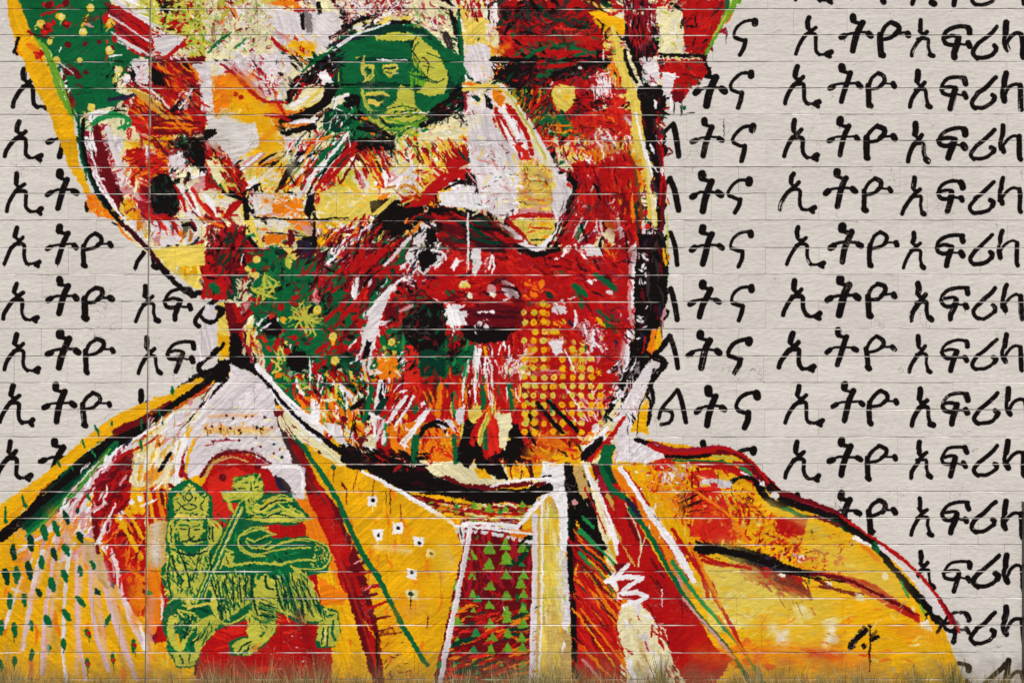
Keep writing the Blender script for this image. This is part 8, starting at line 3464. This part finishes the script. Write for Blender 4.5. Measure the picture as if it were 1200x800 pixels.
    L.new(dv.outputs[0], mp.inputs[0]); L.new(mp.outputs[0], vo.inputs['Vector'])
    c1 = rng(vo.outputs['Distance'], .004, .012, 1, 0); c2 = rng(noise(3.3, 4), .56, .62, 0, .75)
    cm = N.new('ShaderNodeMath'); cm.operation = 'MULTIPLY'; L.new(c1, cm.inputs[0]); L.new(c2, cm.inputs[1])
    m3 = N.new('ShaderNodeMix'); m3.data_type = 'RGBA'; L.new(cm.outputs[0], m3.inputs[0]); L.new(m2.outputs[2], m3.inputs[6]); m3.inputs[7].default_value = (.16, .13, .11, 1)
    L.new(m3.outputs[2], B.inputs['Base Color'])
    # relief: roller streaks, the block's open grain, the thickness of paint
    bw = N.new('ShaderNodeRGBToBW'); L.new(t.outputs[0], bw.inputs[0])
    def bump(h, st, dist, prev=None):
        b = N.new('ShaderNodeBump'); b.inputs['Strength'].default_value = st; b.inputs['Distance'].default_value = dist; L.new(h, b.inputs['Height'])
        if prev is not None: L.new(prev, b.inputs['Normal'])
        return b.outputs[0]
    b0 = bump(noise(5.5, 6, (.5,1,1)), .3, .02); b1 = bump(n3, .42, .010, b0); b2 = bump(n2, .5, .006, b1); b3 = bump(bw.outputs[0], .35, .0012, b2)
    L.new(b3, B.inputs['Normal']); B.inputs['Roughness'].default_value = .7
    try: B.inputs['Specular IOR Level'].default_value = .05
    except KeyError: pass
    return m
M_PAINT = paint_material()
M_GROUND = plain('dry_ground', (.16, .115, .065), .95, .35, 3.0, .6)
M_POST = plain('dark_painted_steel', (.018, .014, .012), .5, .2, 20, .1)
M_SEAL = plain('joint_sealant', (.30, .24, .20), .8, .3, 40, .2)
def tag(o, label=None, cat=None, group=None, kind=None):
    if label: o['label'] = label
    if cat: o['category'] = cat
    if group: o['group'] = group
    if kind: o['kind'] = kind
    return o
def mesh_obj(name, verts, faces, mat, parent=None, smooth=False):
    me = bpy.data.meshes.new(name); me.from_pydata(verts, [], faces); me.update()
    if smooth: me.polygons.foreach_set('use_smooth', [True]*len(faces))
    me.materials.append(mat); o = bpy.data.objects.new(name, me); C.objects.link(o)
    if parent: o.parent = parent
    return o
def box_data(x0, x1, y0, y1, z0, z1):
    v = [(x, y, z) for z in (z0, z1) for y in (y0, y1) for x in (x0, x1)]
    return v, [(0,2,3,1), (4,5,7,6), (0,1,5,4), (1,3,7,5), (3,2,6,7), (2,0,4,6)]
# ---------------------------------------------------------------- ground
gv = []; gf = []; nx = 40
for j in range(nx+1):
    for i in range(nx+1):
        X = (i/nx-.5); Y = (j/nx-.5); X = math.copysign(abs(X*2)**2.2, X)*220; Y = math.copysign(abs(Y*2)**2.2, Y)*220
        r = math.sin(X*1.7+Y*.6)*.5+math.sin(X*.31-Y*.9)*.5
        gv.append((X, Y, .02*r*(1 if abs(X) < 60 else 2)-.02))
for j in range(nx):
    for i in range(nx): a = j*(nx+1)+i; gf.append((a, a+1, a+nx+2, a+nx+1))
tag(mesh_obj('ground', gv, gf, M_GROUND, smooth=True), kind='structure')
# ---------------------------------------------------------------- the block wall
R = random.Random(21)
JY = [10.3,41,72,103,134,164.5,195.5,226.5,258,290,321.5,353,385,417,448,479.5,511.5,543,575,606,637.5,668.5,700,731.5,763.5,795]
JY = [JY[0]-31*k for k in (4,3,2,1)]+JY+[826.5, 858]
XL, XR, XJ = -178.0, 1378.0, 174.0
wall = bpy.data.objects.new('block_wall', None); C.objects.link(wall); wall.location = (wx(600), 0, 0)
tag(wall, 'tall painted concrete block wall carrying the portrait mural and rows of black lettering', 'wall')
def block_mesh(seed, L, H):
    """one block face with returns: a soft upper arris that catches the sun, a sharper lower one; L, H metres, centred on x, base at z = 0"""
    r = random.Random(seed); n = 6; V = []; F = []
    xs = [-L/2+L*i/n for i in range(n+1)]
    for i, x in enumerate(xs):
        if 0 < i < n: x += r.uniform(-.01, .01)
        g = r.uniform(.0066, .0098); d = r.uniform(.0050, .0098); lo = r.uniform(-.0006, .0012); f = r.uniform(-.0012, .0010)
        if r.random() < .12: d += .003
        if r.random() < .10: lo += .0022
        # bed joint struck sloping outwards: deep under the block above, flush (or a little proud) at this block's face
        V += [(x, .03, H-.0002), (x, d, H-.0002), (x, f+d*.42, H-g*.5), (x, f-.0014, H-g), (x, f-.0006, H-g-.0025), (x, f, lo+r.uniform(.0005, .002)), (x, .0035, lo)]
    for i in range(n):
        for k in range(6): a = i*7+k; F.append((a, a+7, a+8, a+1)[::-1])
    F.append((0,1,2,3,4,5,6)[::-1]); F.append(tuple(n*7+k for k in range(7)))
    return V, F
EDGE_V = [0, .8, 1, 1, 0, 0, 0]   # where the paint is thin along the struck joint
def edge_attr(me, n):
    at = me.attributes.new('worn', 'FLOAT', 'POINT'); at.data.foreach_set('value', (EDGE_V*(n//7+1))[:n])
cells = []
for c in range(len(JY)-1):
    y0, y1 = JY[c], JY[c+1]; xj = 176.6-.0072*y0; odd = c % 2
    edges = [xj+1.25]
    x = xj + (31.4 if odd else 62.8)
    while x < XR-20: edges.append(x+R.uniform(-1.2, 1.2)); x += 62.8
    edges.append(XR); cells += [(edges[i], edges[i+1], y0, y1) for i in range(len(edges)-1)]
    edges = [xj-1.25]; x = xj - (31.4 if odd else 62.8)
    while x > XL+20: edges.append(x+R.uniform(-1.2, 1.2)); x -= 62.8
    edges.append(XL); cells += [(edges[i+1], edges[i], y0, y1) for i in range(len(edges)-1)]
def vis(c):
    w = max(0, min(c[1], 1200)-max(c[0], 0)); h = max(0, min(c[3], 800)-max(c[2], 0)); return w*h
order = sorted(range(len(cells)), key=lambda i: (-round(vis(cells[i])/400), abs((cells[i][0]+cells[i][1])/2-600)+abs((cells[i][2]+cells[i][3])/2-400)))
LB, HB = 62.8*PX, 31.4*PX
full = []; half = []
for k in range(14):
    for lst, L in ((full, LB), (half, LB/2)):
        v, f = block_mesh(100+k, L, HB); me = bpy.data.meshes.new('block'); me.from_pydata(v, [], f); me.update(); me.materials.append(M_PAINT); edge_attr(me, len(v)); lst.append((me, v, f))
single = set(order[:300]); RV = []; RF = []
for i in order:
    x0, x1, y0, y1 = cells[i]; L = (x1-x0)*PX; H = (y1-y0)*PX; hs = L < LB*.75; k = R.randrange(14); me, v, f = (half if hs else full)[k]
    gap = R.choice((.0004, .0008, .0012, .0022)); sx = (L-gap)/(LB/2 if hs else LB); sz = H/HB
    loc = (wx((x0+x1)/2), R.uniform(-.0018, .0018), wz(y1)); flip = 1
    if i in single:
        o = bpy.data.objects.new('block', me); C.objects.link(o); o.parent = wall; o.location = (loc[0]-wall.location.x, loc[1], loc[2]); o.scale = (sx, 1, sz)
    else:
        b = len(RV); RV += [(loc[0]-wall.location.x+p[0]*sx, loc[1]+p[1], loc[2]+p[2]*sz) for p in v]; RF += [tuple(b+q for q in t) for t in f]
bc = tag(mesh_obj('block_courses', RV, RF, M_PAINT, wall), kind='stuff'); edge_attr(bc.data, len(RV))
# mortar and the body of the wall behind the faces
v, f = box_data(wx(XL)+.004, wx(XR)-.004, .0125, .19, wz(JY[-1])+.002, wz(JY[0])-.003)
mesh_obj('mortar', v, f, M_PAINT, wall)
# the movement joint: a narrow strip of sealant set back between the block ends
JV = []; JF = []; SV = []; SF = []
for c in range(len(JY)-1):
    xj = 176.6-.0072*JY[c]; q = R.uniform(-.0008, .0008)
    for yy in (JY[c]+.15, JY[c+1]):
        JV += [(wx(xj)-.0016+q, .0125, wz(yy)), (wx(xj)+.0035, .004, wz(yy)), (wx(xj)+.0082, .0005, wz(yy))]
        SV += [(wx(xj)-.0088, .004, wz(yy)), (wx(xj)-.0016+q, .0124, wz(yy))]
    b = len(JV)-6; JF += [(b, b+3, b+4, b+1), (b+1, b+4, b+5, b+2)]; b = len(SV)-4; SF.append((b, b+2, b+3, b+1))
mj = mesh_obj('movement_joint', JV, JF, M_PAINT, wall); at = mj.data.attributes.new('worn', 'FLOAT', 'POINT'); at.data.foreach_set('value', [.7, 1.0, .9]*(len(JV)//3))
mesh_obj('joint_sealant', SV, SF, M_SEAL, wall)
# ---------------------------------------------------------------- dark post at the right edge
post = bpy.data.objects.new('dark_post', None); C.objects.link(post); px0 = wx(1196.6); post.location = (px0+.04, -.06, 0)
tag(post, 'dark brown square steel post standing against the wall at the right edge of the mural', 'post')
v, f = box_data(-.04, .04, -.04, .04, -.05, wz(589)); mesh_obj('shaft', v, f, M_POST, post)
v, f = box_data(-.043, .043, -.043, .043, wz(589), wz(587)); mesh_obj('cap', v, f, M_POST, post)
# ---------------------------------------------------------------- dry grass at the foot of the wall
def blade_mat(name, cols):
    m, N, L, B = new_mat(name); a = N.new('ShaderNodeAttribute'); a.attribute_name = 'tint'
    r = N.new('ShaderNodeValToRGB'); e = r.color_ramp.elements
    e[0].color = (*cols[0], 1); e[1].color = (*cols[-1], 1)
    for i, c in enumerate(cols[1:-1]): q = e.new((i+1)/(len(cols)-1)); q.color = (*c, 1)
    L.new(a.outputs['Fac'], r.inputs[0]); L.new(r.outputs[0], B.inputs['Base Color']); B.inputs['Roughness'].default_value = .7
    return m
M_DRY = blade_mat('dry_grass_blades', [(.07, .055, .015), (.15, .11, .03), (.27, .20, .06), (.46, .36, .16), (.13, .16, .03)])
M_GREEN = blade_mat('green_weed_blades', [(.05, .055, .012), (.13, .13, .02), (.24, .22, .05), (.34, .30, .08)])
def blades(specs, name, mat, parent=None):
    """specs: (x, y, z, height, lean x, lean y, width, tint)"""
    V = []; F = []; T = []
    for x, y, z, h, lx, ly, w, t in specs:
        b = len(V); n = 3
        for k in range(n):
            s = k/n; q = s*s; ww = w*(1-s*.75)/2; cx, cy, cz = x+lx*q, y+ly*q, z+h*s
            V += [(cx-ww, cy, cz), (cx+ww, cy+ww*.5, cz)]
        V.append((x+lx, y+ly, z+h))
        for k in range(n-1): a = b+2*k; F.append((a, a+1, a+3, a+2))
        F.append((b+2*n-2, b+2*n-1, b+2*n)); T += [t]*(2*n+1)
    o = mesh_obj(name, V, F, mat, parent); at = o.data.attributes.new('tint', 'FLOAT', 'POINT'); at.data.foreach_set('value', T)
    return o
R = random.Random(5); sp = []
for k in range(11500):
    x = R.uniform(-5.4, 5.4); d = abs(R.gauss(0, .55))+.03
    clump = .5+.25*math.sin(x*3.1+1)+.18*math.sin(x*7.7)+.14*math.sin(x*17+2)
    if R.random() > .35+clump: continue
    h = max(.06, R.gauss(.19+.20*clump, .07))+d*.10
    sp.append((x, -d, -.02, h, R.gauss(0, .09), R.gauss(0, .06), R.uniform(.003, .008), min(1, max(0, R.gauss(.5, .3)))))
tag(blades(sp, 'dry_grass', M_DRY), 'dry yellow brown grass fringe along the foot of the mural wall', 'grass', kind='stuff')
def tuft(px_, top, n, spread, w, mat, label, y=-.22, seed=1, group=None, cat='weed', stems=True):
    r = random.Random(seed); t = bpy.data.objects.new(cat_name, None); C.objects.link(t); t.location = (wx(px_), y, 0); tag(t, label, cat, group)
    H = wz(top)-.02; s = []; st_ = []
    for k in range(n):
        a = r.uniform(0, 6.28); q = abs(r.gauss(0, .5)); h = H*r.uniform(.55, 1.0)*(1-.25*min(q, 1))
        s.append((math.cos(a)*.03*q, math.sin(a)*.02, 0, h, math.cos(a)*spread*q, math.sin(a)*spread*.5*q, w*r.uniform(.6, 1.4), min(1, max(0, r.gauss(.5, .3)))))
    blades(s, 'blades', mat, t)
    for k in range(max(2, n//14)):
        a = r.uniform(0, 6.28); q = r.uniform(.2, .9); h = H*r.uniform(.8, 1.0)
        st_.append((0, 0, 0, h, math.cos(a)*spread*q, math.sin(a)*spread*.4*q, w*.8, .1)); 
        for m in range(7):  # seed heads up the stalk
            f_ = .6+.055*m; st_.append((math.cos(a)*spread*q*f_*f_, math.sin(a)*spread*.4*q*f_*f_, h*f_, .03, r.uniform(-.02, .02), r.uniform(-.01, .01), .006, r.uniform(.2, .9)))
    blades(st_, 'stalks', M_DRY, t)
    return t
cat_name = 'grass_tuft'
for px_, top, n, sprd, w, mat, lab, y in (
  (772, 752, 150, .17, .004, M_DRY, 'tallest spiky dry grass tuft, in front of the cream paint right of the black band', -.2),
  (845, 778, 80, .14, .004, M_DRY, 'small dry tuft beside the foot of the red lapel stripe', -.25),
  (62, 776, 60, .13, .003, M_DRY, 'thin dark weed tuft below the leaf-spotted yellow coat at lower left', -.2),
  (86, 780, 50, .12, .003, M_DRY, 'slight dry weed just right of the dark tuft at lower left', -.18),
  (190, 784, 60, .12, .003, M_DRY, 'low dry tuft at the foot of the vertical wall joint', -.2),
  (425, 776, 120, .18, .0035, M_DRY, 'dry grass tuft below the green lapel line, left of the tie', -.25),
  (548, 770, 60, .12, .003, M_DRY, 'thin dry stalks in front of the lower tip of the tie', -.22),
  (642, 772, 90, .15, .0035, M_DRY, 'dry tuft in front of the ochre shirt band beside the tie', -.22),
  (690, 775, 70, .12, .0035, M_DRY, 'dry tuft with pale seed heads at the foot of the black band', -.2),
  (958, 776, 70, .13, .0035, M_DRY, 'dry brown tuft under the orange patch of the coat', -.25),
  (1066, 764, 200, .26, .004, M_GREEN, 'yellow green weed clump in front of the lower right edge of the coat', -.3),
  (1104, 752, 240, .24, .005, M_GREEN, 'dark olive weed clump beside the bare cream wall at lower right', -.35)):
    tuft(px_, top, n, sprd, w, mat, lab, y, seed=int(px_), group='weeds growing along the foot of the wall')
